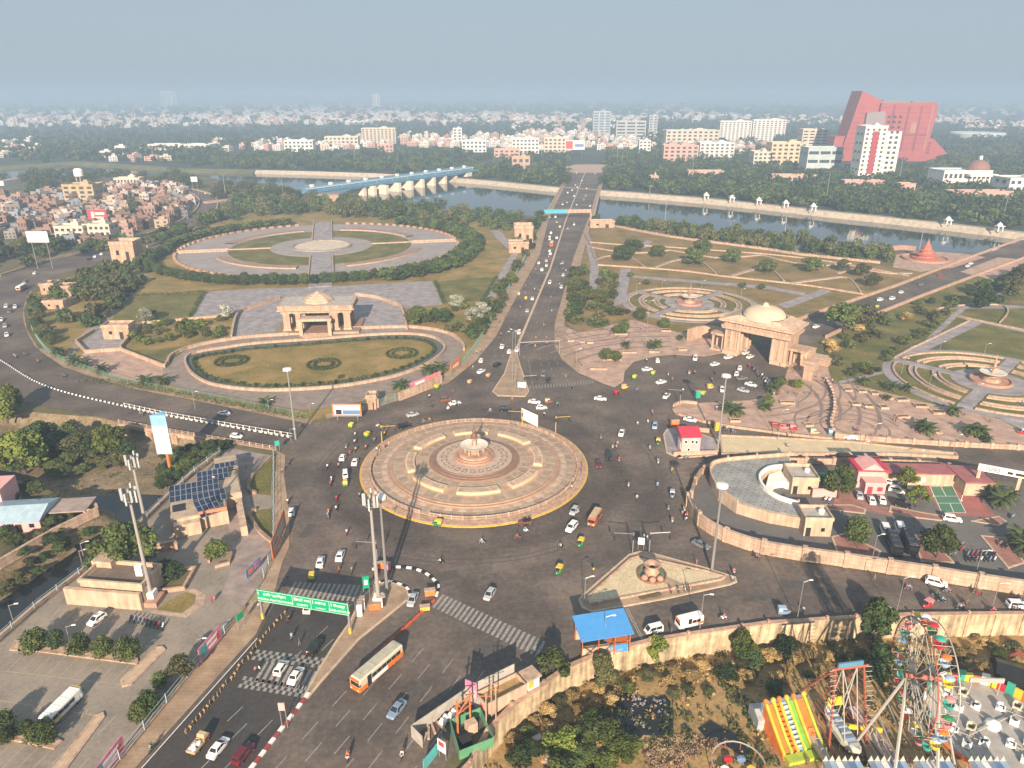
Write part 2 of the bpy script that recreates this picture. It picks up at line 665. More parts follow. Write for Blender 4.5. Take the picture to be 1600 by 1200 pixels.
pit_px = [(640,1330),(690,1245),(735,1197),(762,1147),(800,1107),(850,1072),(885,1047),(925,1030),(955,1020),(1015,1005),
   (1075,995),(1200,977),(1337,968),(1425,964),(1600,962),(1760,964),(1900,968),(1950,1500),(640,1500)]
pit_poly = P(pit_px)
B = 26000
bigrect = [(-B, -600),(B, -600),(B, 26000),(-B, 26000)]
mid = [(-900,-300),(900,-300),(1500,1000),(-1500,1000)]
ground = sheet('ground', [bigrect],0.0, M_GROUND, [river_poly, valley_poly, pit_poly])
# beyond the river the soil is darker and greener: paint it as a second sheet with its own material
far_land_poly = far_bank[::-1] + [Vector((-3000,1600,0)), Vector((-B, 5000,0)), Vector((-B, 25900,0)), Vector((B, 25900,0)), Vector((B, 3000,0)), Vector((2500,700,0))]
sheet('land_beyond_river', [far_land_poly],.05, M_FARGND)

def bank(name, line, off, z1, m, label=None):
 mb = MB()
 n = len(line)
 vs = []
 for i, p in enumerate(line):
  a, b = line[max(0, i - 1)], line[min(n - 1, i + 1)]
  t = (b - a).normalized()
  nn = Vector((t.y, -t.x, 0)) * off
  q = p + nn
  vs += [(p.x, p.y, .06),(q.x, q.y, z1)]
 mb.add(vs, [(2 * i, 2 * i + 1,2 * i + 3,2 * i + 2) for i in range(n - 1)])
 o = mb.build(name, m)
 o['kind'] = 'structure'
 return o

M_BANK = mat('stone_embankment', (.42,.36,.28),.9,.2,.25)
M_BANKG = ramp2('grassy_bank', [(.05,.07,.025),(.12,.12,.05),(.22,.17,.09)],[.35,.5,.68],.05,.6,.5)
bank('river_embankment', far_bank[6:],6, RIV_Z - .4, M_BANK)
bank('river_bank', far_bank[:7],12, RIV_Z - .4, M_BANKG)
bank('river_bank', near_bank, -14, RIV_Z - .4, M_BANKG)
grow = [p + Vector((0,-40,0)) for p in near_bank] + [p + Vector((0,40,0)) for p in far_bank[::-1]]
sheet('river', [grow], RIV_Z, M_WATER)
# lane of pale footway along the top of the far embankment
fw = [p + Vector((0,2,0)) for p in far_bank[9:]] + [p + Vector((0,9,0)) for p in far_bank[9:][::-1]]
sheet('river_promenade', [fw],.10, mat('promenade_paving', (.40,.33,.26),.9,.15,.1))

def sunk(name, poly, depth, rampw, res, m, amp=.4, seed=1, hard=False):
 rnd = random.Random(seed)
 poly = [(p[0], p[1]) for p in poly]
 xs, ys = [p[0] for p in poly],[p[1] for p in poly]
 vs = [Vector(p) for p in poly]
 nb = len(vs)
 x = min(xs)
 while x < max(xs):
  y = min(ys)
  while y < max(ys):
   q = (x + rnd.uniform(-.3,.3) * res, y + rnd.uniform(-.3,.3) * res)
   if poly_in(q, poly) and seg_dist(q, poly) > res * .4:
    vs.append(Vector(q))
   y += res
  x += res
 V, E, F, ov, oe, of = delaunay_2d_cdt(vs, [],[list(range(nb))],1,1e-3)
 from mathutils import noise
 mb = MB()
 for p in V:
  dd = seg_dist((p.x, p.y), poly)
  k = 1.0 if hard else min(1, dd / rampw)
  k = k * k * (3 - 2 * k)
  nz = noise.noise((p.x * .12, p.y * .12, seed)) * amp + noise.noise((p.x * .5, p.y * .5, seed)) * amp * .4
  mb.v.append((p.x, p.y, (-depth + nz) * k if not hard else -depth + nz))
 for f in F:
  a, b, c = [V[i] for i in f[:3]]
  if (b.x - a.x) * (c.y - a.y) - (b.y - a.y) * (c.x - a.x) < 0:
   f = f[::-1]
  mb.f.append(list(f))
  mb.m.append(0)
 o = mb.build(name, m, smooth=True)
 o['kind'] = 'structure'
 return o

sunk('ravine', valley_poly, 3.6,3.6,1.8, ramp2('ravine_soil', [(.07,.07,.035),(.19,.145,.085),(.30,.24,.165)],[.36,.48,.64],.15,1.3,.5,.95,.15,1.5),.5,3)
sunk('fairground_ground', pit_poly, 5.0,1,1.7, M_SCRUB, .35,5, True)
wz = -5.15
sheet('drain_water', [P([(95,800),(130,775),(200,772),(258,775),(262,790),(215,845),(150,905),(60,968),(-60,1050),(-110,1010),(30,920),(120,860)],-3.2)],-3.15, M_DIRTYW)
sheet('pond', [P([(955,1098),(975,1085),(1010,1092),(1040,1088),(1050,1105),(1052,1140),(1035,1152),(1005,1150),(990,1170),(972,1145),(960,1120)],-5)],-4.72, M_DIRTYW)
sheet('pond', [P([(1090,1140),(1110,1128),(1150,1150),(1175,1172),(1160,1182),(1130,1165),(1100,1152)],-5)],-4.72, M_DIRTYW)

# ------------------------------------------------------------------ roads
west_inner = [(485,664),(400,646),(300,626),(200,607),(100,575),(62,550),(41,515),(36,485),(50,452),(90,430),(160,408),(230,387),(300,362),
    (330,340),(341,318),(332,305),(300,296),(280,294)]
west_outer = [(268,297),(296,301),(312,313),(303,332),(270,352),(210,373),(140,392),(80,407),(0,432),(-110,470),(-150,520),(-110,575),(-40,607),
    (0,618),(100,641),(197,662),(275,677),(400,698),(470,706)]
main_road = [(120,1300),(215,1197),(400,992),(428,930),(441,880),(452,855),(452,800),(444,745),(446,712),(470,700),(485,664),(510,656),(575,642),
    (640,622),(700,600),(742,567),(775,527),(800,478),(843,400),(897,400),(867,505),(866,540),(877,562),(905,585),(940,600),(960,607),
    (975,597),(977,582),(990,567),(1020,559),(1050,556),(1100,559),(1138,552),(1172,541),(1216,560),(1228,580),(1222,600),(1205,618),(1170,625),(1125,627),
    (1082,630),(1060,631),(1048,640),(1055,650),(1100,663),(1150,672),(1330,692),(1450,697),(1600,703),(1850,716),(1850,765),(1600,757),
    (1525,744),(1445,728),(1325,725),(1232,723),(1170,724),(1100,731),(1078,750),(1064,775),(1066,800),(1085,824),(1130,849),(1200,871),
    (1300,886),(1450,909),(1600,933),(1850,958),(1850,966),(1600,961),(1450,962),(1340,967),(1200,974),(1100,985),(960,1008),(905,1024),(850,1056),
    (815,1080),(770,1120),(700,1190),(620,1300)]
north_road = [(843,400),(858,340),(893,270),(902,258),(936,258),(941,270),(922,334),(897,400)]
east_road = [(1172,541),(1230,512),(1266,496),(1330,474),(1400,450),(1500,411),(1600,375),(1760,318),(1800,325),(1640,388),(1540,424),(1440,462),(1345,500),(1290,527),(1216,560)]
service_road = [(230,408),(170,420),(130,428),(110,445),(122,440),(175,428),(236,416)]
road = sheet('road', [P(main_road), S(west_inner, 3) + S(west_outer, 3), P(north_road), P(east_road)],.08, M_ASPH)

sheet('new_carriageway', [P([(222,1200),(400,1000),(436,930),(566,936),(548,972),(525,1005),(500,1045),(478,1085),(400,1186),(310,1298),(140,1298)])],.086, ramp2('new_asphalt', [(.040,.038,.038),(.058,.054,.052),(.09,.08,.072)],[.35,.5,.68],.06,1.2,.4,.75))
# painted markings, each a part of the road
def strip(a, b, w, z=.095, m=M_WORNW, name='lane_marking'):
 a, b = Vector((a[0], a[1],0)), Vector((b[0], b[1],0))
 t = (b - a).normalized()
 n = Vector((-t.y, t.x, 0)) * w / 2
 mb = MB()
 mb.quad(*[(q.x, q.y, z) for q in (a - n, b - n, b + n, a + n)])
 return mb.build(name, m, road)

main_poly = [(p.x, p.y) for p in P(main_road)]

def crossing(A, B, n, L, dr, w=None, name='crossing_stripe', m=M_WORNW):
 a, b = W(*A), W(*B)
 t = W(A[0] + dr[0], A[1] + dr[1]) - a
 t.normalize()
 step = (b - a) / n
 for i in range(n):
  c = a + step * (i + .5)
  strip(c - t * L / 2, c + t * L / 2, w or step.length * .52, m=m, name=name)

crossing((682,938),(848,1016),23,4.6,(-17,21))
crossing((452,921),(568,928),15,5.5,(-14,24))
crossing((826,606),(928,597),22,3.6,(0,12), m=mat('faint_paint', (.20,.19,.18),.85,.3,2))
crossing((404,1048),(492,1066),9,5.0,(-14,24))

def checker(A, B, n, rows, dr):
 a, b = W(*A), W(*B)
 t = (W(A[0] + dr[0], A[1] + dr[1]) - a).normalized()
 st = (b - a) / n
 for r in range(rows):
  for i in range(n):
   if (i + r) % 2 == 0:
    c = a + st * (i + .5) + t * r * .9
    strip(c - t * .45, c + t * .45, st.length, name='rumble_square')

checker((400,1018),(512,1032),22,3,(-14,24))
checker((380,1060),(486,1077),22,3,(-14,24))
ax0, ax1 = W(401,1190), W(640,938)
axd = (ax1 - ax0).normalized()
axn = Vector((axd.y, -axd.x, 0))

def in_road(p):
 return poly_in(p, main_poly) and seg_dist(p, main_poly) > .6

for k in range(1,8):
 s = -12.0 + (k % 2) * 3.2
 while s < 46:
  c = ax0 + axn * (k * 3.35 + .4) + axd * s
  u = c + axd * 4
  if in_road(c) and in_road(u) and s < 34 - k * .4:
   strip(c, u, .17)
  s += 7.7
for k in range(1,4):
 s = -14.0 + (k % 2) * 2.5
 while s < 36:
  c = ax0 - axn * (k * 3.4 + .2) + axd * s
  u = c + axd * 3.6
  if in_road(c) and in_road(u) and not (8 < s < 15):
   strip(c, u, .17)
  s += 7.7

def dashes(px, off, period, L, w=.16, m=M_WORNW):
 pts = P(px)
 acc = 0.0
 for a, b in zip(pts, pts[1:]):
  t = (b - a)
  ln = t.length
  t.normalize()
  n = Vector((t.y, -t.x, 0))
  s = period - acc if acc else 0
  while s + L < ln:
   c = a + t * s + n * off
   strip(c, c + t * L, w, m=m)
   s += period
  acc = 0

nmed = [(804,560),(810,545),(860,420),(884,345),(916,270)]
for off in (-8.2,-5.0,3.6,6.8):
 dashes(nmed, off, 9.5,3.4)
dashes([(820,612),(812,560)],3.5,7.5,3.2)
for q in ((-1.5,0),(6,1.6),(11.4,3.2),(17,4.6)):
 dashes([(836 + q[0] * 3,602 - q[1]),(828 + q[0] * 2.2,556)],0,6.5,3.0)
dashes([(1216,535),(1280,510),(1390,468),(1600,388)],0,10,4)
# tyre-blackened arcs and repaired patches
M_TM = mat('tyre_black', (.075,.064,.058),.8,.25,1.5)
M_PT = mat('patched_asphalt', (.085,.075,.068),.85,.2,1.0)
for k, (r_, a0, a1) in enumerate([(37.2,190,262),(38.7,195,268),(41.5,300,385),(43.1,302,380),(46,250,300),(47.6,252,298),(39,20,85),(40.6,24,80),(44,130,185),(45.6,134,182),(52,325,372),(53.6,327,370)]):
 MB().lathe([(r_ + .28,.088 + .0004 * k),(r_, .088 + .0004 * k)],(-10.9,187,0),24,0, radians(a0), radians(a1)).build('tyre_mark', M_TM, road)
for k, (u, v, w_, l_, rz) in enumerate([(700,900,3,5,.4),(480,830,2.2,6,1.4),(1010,690,3,4,.2),(1000,800,2,7,1.1),(760,1010,3,6,.9),(640,1090,2,8,.9),(1250,915,3,8,-.1),(1180,935,2,5,.1),(880,650,3,4,0),(560,850,2,3,.5),(930,880,4,2.4,.7),(300,660,2,6,-.2),(1420,720,2,9,0),(1080,600,3,3,.3)]):
 q = W(u, v)
 MB().box((q.x, q.y, .06),(l_, w_, .0305 + .0003 * k), rz).build('road_patch', M_PT, road)
# white edge line along the slip islands
for ln in ([(215,1200),(300,1105),(398,996)],):
 for a, b in zip(P(ln), P(ln)[1:]):
  strip(a + axn * .7, b + axn * .7,.16, m=M_WHITE, name='edge_line')
strip(W(977,951), W(1004,1002),.22, m=M_WORNW, name='stop_line')
strip(W(980,950.5), W(1007,1001.5),.22, m=M_WORNW, name='stop_line')

# ------------------------------------------------------------------ paved and planted zones
def zone(name, px, z, m, sm=0, closed=True):
 return sheet(name, [S(px, sm, closed=True) if sm else P(px)], z, m)

park_west = [(488,658),(400,639),(300,619),(200,600),(105,568),(70,545),(48,510),(44,483),(58,457),(95,437),(165,413),(235,392),(310,366),(338,340),(352,328),(400,325),
    (530,331),(700,342),(800,352),(845,345),(815,415),(775,490),(735,553),(692,592),(635,616),(570,636),(510,650)]
zone('park_lawn', park_west, .03, M_GRASS)
zone('footpath', [(485,663),(400,645),(300,625),(200,606),(100,574),(63,549),(42,515),(37,485),(50,453),(44,457),(30,485),(34,512),(48,544),(70,545),(105,568),(200,600),(300,619),(400,639),(488,657)],.05, M_FOOT)
zone('footpath', [(510,655),(575,641),(640,621),(700,599),(742,566),(775,526),(800,477),(843,400),(858,340),(892,272),(886,272),(850,338),(822,405),(782,472),(758,518),(727,556),(690,588),(635,611),(570,633),(508,648)],.15, M_FOOT)
zone('footpath', [(897,400),(867,505),(866,540),(878,562),(906,585),(908,560),(884,530),(882,505),(908,410),(927,334),(945,271),(941,271),(922,334)],.15, M_FOOT)
zone('footpath', [(120,1298),(215,1197),(400,992),(428,930),(441,880),(452,855),(452,800),(444,745),(446,712),(433,704),(430,745),(428,800),(425,860),(415,905),(383,950),(310,1037),(180,1199),(70,1330)],.17, M_FOOT)
# right-hand parks
zone('park_lawn', [(908,412),(925,350),(960,352),(1025,366),(1100,378),(1200,391),(1280,404),(1378,414),(1415,418),(1445,425),(1400,446),(1330,470),(1266,493),(1225,512),(1150,520),(1060,540),(960,545),(905,520),(884,505)],.03, M_DRYL)
zone('park_lawn', [(1300,600),(1290,560),(1280,545),(1330,512),(1400,482),(1500,442),(1600,408),(1750,370),(1900,420),(1900,700),(1600,700),(1560,662),(1440,640),(1330,612)],.03, M_GREEN)
zone('plaza', [(882,510),(905,520),(990,500),(1060,520),(1150,520),(1160,540),(1138,551),(1100,558),(1050,555),(1020,558),(990,566),(976,581),(974,597),(960,606),(940,599),(906,584),(880,560),(870,535)],.14, M_PAVP)
zone('plaza', [(1230,580),(1240,560),(1290,560),(1300,600),(1330,600),(1440,628),(1560,655),(1640,697),(1600,702),(1450,696),(1330,691),(1150,671),(1100,662),(1056,649),(1050,640),(1061,632),(1082,631),(1125,628),(1171,626),(1206,619),(1224,601)],.14, M_PAVP)
# parking lot and the walled yard on the left
zone('parking_lot', [(-80,1330),(-60,1050),(60,946),(160,870),(206,832),(270,768),(335,720),(360,700),(425,712),(425,860),(412,905),(380,950),(305,1037),(175,1199),(60,1330)],.04, M_LOT)
zone('compound_yard', [(1105,735),(1232,727),(1325,729),(1445,732),(1522,748),(1600,762),(1850,770),(1850,950),(1600,925),(1450,902),(1300,880),(1200,865),(1135,845),(1090,820),(1072,796),(1072,775),(1085,752)],.12, M_ASPH2)
zone('neighbour_yard', [(-160,735),(0,750),(75,768),(115,790),(152,796),(154,803),(85,835),(0,886),(-140,980)],.03, M_GROUND)

# ------------------------------------------------------------------ haze: one closed box of air
hb = MB()
hb.box((0,9000,-9),(40000,26000,146))
mh = bpy.data.materials.new('haze_air')
mh.use_nodes = True
t = mh.node_tree
t.nodes.remove(t.nodes['Principled BSDF'])
pv = t.nodes.new('ShaderNodeVolumePrincipled')
pv.inputs['Color'].default_value = (.42,.58,.77,1)
pv.inputs['Density'].default_value = .00039
pv.inputs['Anisotropy'].default_value = 0.0
t.links.new(pv.outputs[0], t.nodes['Material Output'].inputs['Volume'])
haze = hb.build('haze', mh)
haze['kind'] = 'stuff'
haze.visible_shadow = True

# ================================================================== LANDMARKS USED IN LABELS
for ph, u, v in [('the round fountain island', 741,738),('the pot fountain', 1020,905),('the blue-roofed shelter', 940,1000),('the green gantry sign', 480,945),
     ('the orange and cream bus', 590,1050),('the domed archway', 1195,555),('the walled yard corner', 1080,800),('the pink police booth', 1075,695),
     ('the bridge road island', 800,600),('the orange-framed billboard', 545,650),('the blue-topped pylon', 262,690),('the solar-roofed building', 320,800),
     ('the parking lot hedge', 130,1020),('the badminton court', 1480,780),('the black parked buses', 1400,850),('the pillared monument', 497,520),('the eastern garden fountain', 1541,595),
     ('the northern garden fountain', 1072,472),('the ferris wheel', 1430,1100),('the near bridge end', 890,335),('the bridge approach', 850,440),('the far bridge end', 915,275),
     ('the western entrance booth', 180,525),('the pond', 1005,1120),('the western bend', 30,510),('the fairground wall', 1300,970),('the red pagoda fountain', 1445,410),('the gravel-topped median', 1300,700),
     ('the ring garden pool', 505,389),('the sentry hut', 780,1080),('the ravine corner', 60,680),('the pink house', 20,800),('the eastern road ramp', 1400,460),
     ('the white-kerbed slip lane', 650,930),('the ticket huts', 90,460),('the inflatable slide', 1240,1140)]:
 lm(ph, u, v)

def wall_thing(label, px, h, th=.5, z=0.0, m=M_STONE2, cope=.12, post=0, pm=None, sm=0, name='boundary_wall', cat='wall', closed=False, group=None, posth=.5, cm=None):
 pts = S(px, sm, z, closed) if sm else P(px, z)
 o = thing(name, label, cat, (pts[0].x, pts[0].y, z),0, group)
 MB().wall(pts, h, th, z, closed=closed).build('wall_body', m, o, world=True)
 if cope:
  MB().wall(pts, cope, th + .25, z + h, closed=closed).build('coping', cm or M_STONE2, o, world=True)
 if post:
  pb = MB().box((0,0,0),(th + .5, th + .5, h + posth)).mesh('post', pm or m)
  acc = 0.0
  for a, b in zip(pts, pts[1:] + ([pts[0]] if closed else [])):
   ln = (b - a).length
   if ln < 1e-6:
    continue
   s = -acc
   while s < ln:
    if s >= 0:
     q = a + (b - a) * (s / ln)
     put('post', pb, o, Vector((q.x, q.y, z)) - o.location, atan2(b.y - a.y, b.x - a.x))
    s += post
   acc = (acc + ln) % post
 return o

def rail_fence(label, px, h, m, post=3.0, z=.1, rails=(.35,.95), sm=0, name='railing', cat='railing', pr=.05, panel=None):
 pts = S(px, sm, z) if sm else P(px, z)
 o = thing(name, label, cat, tuple(pts[0]))
 for rh in rails:
  mb = MB()
  for a, b in zip(pts, pts[1:]):
   mb.tube(Vector((a.x, a.y, z + rh * h)), Vector((b.x, b.y, z + rh * h)), pr, pr, 4)
  mb.build('rail', m, o, world=True)
 if panel:
  mb = MB()
  for a, b in zip(pts, pts[1:]):
   n = max(1, int((b - a).length / .45))
   for i in range(n):
    q = a + (b - a) * (i / n)
    mb.box((q.x, q.y, z),(.05,.05, h))
  tag(mb.build('bars', panel, o, world=True), kind='stuff')
 pm_ = MB().box((0,0,0),(pr * 3, pr * 3, h * 1.05)).mesh('post', m)
 acc = 0.0
 for a, b in zip(pts, pts[1:]):
  ln = (b - a).length
  s = -acc
  while s < ln:
   if s >= 0:
    q = a + (b - a) * (s / max(ln, 1e-6))
    put('post', pm_, o, Vector((q.x, q.y, z)) - o.location)
   s += post
  acc = (acc + ln) % post
 return o

# ------------------------------------------------------------------ the round island
RC = (-10.9,187.0)
isl = thing('roundabout_island', 'large round terraced stone island in the middle of the junction', 'roundabout', (RC[0], RC[1],.08))
M_RSTONE = mat('island_stone', (.42,.29,.20),.8,.18,.5, bump=.08)
M_RSTONE_D = mat('island_stone_dark', (.25,.155,.115),.8,.18,.6)
M_TILE = mat('island_tile', (.33,.255,.19),.8,.18,.9, rnd=.14)
M_TILE_L = mat('island_tile_pale', (.47,.37,.285),.8,.15,.9, rnd=.10)
MB().lathe([(32.9,0),(32.9,.22),(32.5,.22)], n=120).build('yellow_kerb', M_YELP, isl)
MB().lathe([(32.5,0),(32.5,.40),(30.0,.46)], n=120).build('ledge', M_STONE, isl)
MB().lathe([(29.5,0),(29.5,.55),(24.9,.75)], n=120).build('outer_terrace', M_RSTONE, isl)
MB().lathe([(24.9,.7),(24.9,1.15),(24.2,1.15),(24.2,1.4),(23.6,1.4),(12.9,2.0)], n=120).build('middle_terrace', M_RSTONE, isl)
MB().lathe([(24.95,.95),(24.95,1.17),(24.0,1.17),(24.0,1.42),(23.4,1.425)], n=120).build('step_edge', mat('step_stone', (.36,.235,.165),.8,.15,.5), isl)
MB().lathe([(13.1,1.95),(13.1,2.25),(12.3,2.25),(12.3,2.5),(11.3,2.5),(11.3,2.75),(5.5,2.85)], n=96).build('inner_terrace', M_RSTONE_D, isl)
MB().lathe([(10.9,2.76),(10.9,2.80),(5.6,2.89)], n=96).build('inner_paving', M_TILE_L, isl)

def arc_tile(r0, r1, a, h, z0, z1, n=3):
 mb = MB()
 vs = []
 for i in range(n + 1):
  t = -a / 2 + a * i / n
  vs += [(r0 * cos(t), r0 * sin(t), z0 + h),(r1 * cos(t), r1 * sin(t), z1 + h),(r0 * cos(t), r0 * sin(t), z0 - .1),(r1 * cos(t), r1 * sin(t), z1 - .1)]
 for i in range(n):
  b = 4 * i
  mb.add(vs[b:b + 8],[(0,1,5,4),(1,3,7,5),(0,4,6,2)])
 mb.add(vs[:4],[(0,2,3,1)])
 mb.add(vs[-4:],[(0,1,3,2)])
 return mb

def tile_ring(r0, r1, n, fill, z0, z1, m, h=.05, name='paving_tile', off=0.0):
 me = arc_tile(r0, r1,2 * pi / n * fill, h, z0, z1).mesh(name, m)
 for i in range(n):
  put(name, me, isl, rz=2 * pi * (i + off) / n)

tile_ring(26.9,28.9,44,.80,.67,.58, M_TILE)
tile_ring(25.2,26.5,44,.55,.74,.69, M_TILE_L, off=.5)
tile_ring(20.8,23.2,36,.72,1.56,1.42, M_TILE)
tile_ring(14.0,16.4,30,.74,1.94,1.81, M_TILE)
tile_ring(7.9,9.7,24,.62,2.85,2.82, M_RSTONE_D, .04)
me = arc_tile(8.3,9.3,2 * pi / 24 * .40,.065,2.85,2.82).mesh('paving_tile', M_TILE_L)
for i in range(24):
 put('paving_tile', me, isl, rz=2 * pi * i / 24)
# balustrade: lattice panels between posts
NP = 64
pa = 2 * pi / NP
pm = MB()
L = 29.75 * pa
for zz in (.46,1.28):
 pm.box((0,0, zz),(.22, L * .96,.16))
k = 5
for i in range(k):
 y0, y1 = -L * .46 + L * .92 * i / k, -L * .46 + L * .92 * (i + 1) / k
 pm.tube((0, y0,.6),(0, y1,1.3),.055,.055,4)
 pm.tube((0, y1,.6),(0, y0,1.3),.055,.055,4)
pme = pm.mesh('balustrade_panel', M_STONE2)
pom = MB().box((0,0,.4),(.34,.30,1.15)).mesh('balustrade_post', M_STONE2)
for i in range(NP):
 a = pa * i
 if i % 16 not in (12,):
  put('balustrade_panel', pme, isl, (29.75 * cos(a),29.75 * sin(a),0), a)
 a += pa / 2
 put('balustrade_post', pom, isl, (29.75 * cos(a),29.75 * sin(a),0), a)
# eight long planters
pl = arc_tile(17.3,19.9,.60,.95,1.62,1.55,6).mesh('planter_wall', mat('cream_planter', (.60,.46,.30),.8,.08,.5))
plt = arc_tile(17.7,19.5,.56,.97,1.62,1.55,6).mesh('planter_soil', M_STONE2)
names8 = ['south side, by the lattice gap', 'south-east side', 'east side', 'north-east side', 'north side, behind the spire', 'north-west side', 'west side', 'south-west side']
for k in range(8):
 a = radians(-84 + 45 * k)
 o = thing('planter_bench', f'long cream stone planter on the round island, {names8[k]}', 'planter', (RC[0], RC[1],.08), a, 'eight cream planters ringing the fountain')
 put('planter_wall', pl, o)
 put('planter_fill', plt, o)
# the fountain
f = thing('fountain', 'tiered stone fountain with wide white bowl and spire on round island', 'fountain', (RC[0], RC[1],2.95))
MB().lathe([(5.9,0),(5.9,.5),(5.3,.5),(5.3,1.0),(4.9,1.0),(4.7,.6),(0,.6)], n=40).build('base_ring', M_STONE3, f, smooth=False)
MB().lathe([(4.6,.6),(4.2,1.2),(3.6,1.35),(1.9,1.5),(0,1.5)], n=40).build('basin', M_STONE, f)
MB().lathe([(1.9,1.5),(1.5,2.0),(1.0,2.4),(.9,3.3)], n=20).build('pedestal', M_STONE3, f)
MB().lathe([(.9,3.0),(2.4,3.2),(3.9,3.75),(4.05,3.95),(3.8,3.9),(2.2,3.5),(0,3.4)], n=40).build('bowl', mat('pale_marble', (.70,.62,.52),.5,.08,.8), f)
MB().lathe([(.7,3.4),(.6,5.4),(1.1,5.8),(1.9,6.3),(1.95,6.5),(1.0,6.3),(0,6.2)], n=24).build('upper_bowl', M_STONE2, f)
MB().lathe([(.9,6.2),(.8,7.0),(.45,7.5),(.5,8.0),(.22,9.0),(.0,10.6)], n=12).build('spire', mat('bronze', (.22,.13,.07),.5, metal=.4), f)
for k in range(6):
 a = 2 * pi * k / 6
 MB().lathe([(.0,1.5),(.34,1.5),(.40,2.2),(.2,2.6),(.26,2.9),(0,3.1)],(2.6 * cos(a),2.6 * sin(a),0),8).build('elephant_finial', M_STONE2, f)

# ------------------------------------------------------------------ raised traffic islands
def island(label, px, h=.18, m=M_FOOT, km=M_KERB, sm=0, name='traffic_island', kw=.45):
 pts = S(px, sm, closed=True) if sm else P(px)
 o = thing(name, label, 'traffic island', (pts[0].x, pts[0].y, .08))
 MB().prism(pts, .02,.08 + h).build('paving', m, o, world=True)
 MB().wall(pts, .05 + h, kw, .08, closed=True).build('kerb', km, o, world=True)
 return o

def bw_kerb(label, px, h=.35, w=.55, seg=1.3, cols=None, sm=4, z=.08, name='painted_kerb', cat='kerb'):
 """kerb of alternately painted blocks, each block a part"""
 pts = S(px, sm) if sm else P(px)
 o = thing(name, label, cat, (pts[0].x, pts[0].y, z))
 cols = cols or (M_WHITE, M_BLACK)
 me = [MB().box((0,0,0),(seg * .97, w, h)).mesh('kerb_block', c) for c in cols]
 i = 0
 carry = 0.0
 for a, b in zip(pts, pts[1:]):
  ln = (b - a).length
  s = carry
  while s < ln:
   q = a + (b - a) * (s / ln)
   put('kerb_block', me[i % 2], o, Vector((q.x, q.y, z)) - o.location, atan2(b.y - a.y, b.x - a.x))
   i += 1
   s += seg
  carry = s - ln
 return o

island('narrow tan island between the carriageways with cabinets and masts', [(590,912),(612,911),(635,920),(640,935),(560,1000),(500,1068),(482,1090),(478,1085),(500,1045),(525,1005),(548,972),(565,935)])
island('tan triangular island where the bridge road meets the junction', [(806,545),(812,570),(826,612),(820,620),(778,619),(770,612),(788,585),(800,550)])
tri = island('triangular gravel-topped island with grey border south of junction', [(905,938),(912,930),(983,868),(1000,863),(1020,866),(1100,888),(1148,903),(1150,910),(1140,914),(1040,936),(925,957),(910,950)])
M_GRAVEL = ramp2('yellow_gravel', [(.40,.32,.19),(.58,.48,.31),(.70,.61,.43)],[.36,.5,.64],.3,3.0,.75,.95,.12,5)
MB().wall(P([(918,936),(985,876),(1000,872),(1105,896),(1132,904),(1126,908),(922,946)]),.55,.4,.2, closed=True).build('border_wall', M_STONE2, tri, world=True)
MB().prism(P([(920,936),(985,878),(1000,874),(1104,898),(1129,904),(1124,907),(923,944)]),.2,.55).build('gravel_bed', M_GRAVEL, tri, world=True)
MB().prism(P([(1015,903),(1030,899),(1078,921),(1060,926)]),.5,.60).build('path', M_FOOT, tri, world=True)
MB().prism(P([(998,938),(1030,930),(1034,934),(1004,941)]),.5,.75).build('flower_bed', mat('dark_bed', (.12,.10,.05),.95,.3,1), tri, world=True)
# the pot fountain on it
pf = thing('pot_fountain', 'big stone pot fountain with turquoise basin on the gravel triangle', 'fountain', W(1018,899,.5))
MB().lathe([(1.1,0),(1.6,.6),(1.7,1.2),(1.3,1.8),(.85,2.2),(.85,2.5),(1.9,2.9),(2.0,3.1),(1.6,3.0),(.8,2.6),(.6,2.3)], n=28).build('pot', M_STONE, pf, smooth=True)
MB().lathe([(3.3,0),(3.3,.6),(3.0,.6),(3.0,.2)], n=32).build('basin_wall', mat('brown_stone', (.22,.11,.07),.8,.3,1), pf)
MB().lathe([(3.0,.25),(0,.28)], n=32).build('basin_floor', mat('turquoise_tile', (.14,.20,.14),.5,.4,.5), pf)
for k in range(3):
 a = 3.9 + k * .7
 MB().lathe([(.0,0),(.7,.1),(.8,.7),(.4,1.2),(.0,1.3)],(2.6 * cos(a),2.6 * sin(a),.2),8).build('boulder', M_STONE3, pf)
# slip lane kerbs
bw_kerb('black and white block kerb curving round the slip lane', [(586,890),(620,887),(648,890),(670,900),(685,917),(681,934)])
bw_kerb('black and white kerb along the head of the cabinet island', [(590,911),(612,910),(636,920),(641,934)], h=.3)
bw_kerb('red and white kerb down the middle of the wide road', [(480,1088),(440,1140),(400,1192),(350,1255)], h=.3, cols=(M_WHITE, mat('kerb_red', (.30,.06,.05),.7)), sm=0, w=.7)
bw_kerb('black and white median kerb along the western road', [(-60,530),(0,563),(50,594),(100,613),(175,631),(250,648),(340,664),(455,684)], h=.45, w=.42, seg=1.05)
rail_fence('white pipe railing on the western road median near the junction', [(195,636),(250,648),(340,664),(458,684)],1.5, M_WHITE, 2.4, z=.6, pr=.06)
o = thing('road_barrier', 'row of orange plastic road barriers beside the bus', 'barrier', W(674,944,.08))
bm_ = MB().box((0,0,0),(2.25,.34,.3)).box((0,0,.3),(2.2,.18,.35)).mesh('barrier_block', mat('orange_plastic', (.50,.10,.03),.6))
a, b = W(674,944), W(572,1040)
n = int((b - a).length / 2.35)
for i in range(n):
 q = a + (b - a) * (i / n)
 put('barrier_block', bm_, o, Vector((q.x, q.y, .08)) - o.location, atan2(b.y - a.y, b.x - a.x))
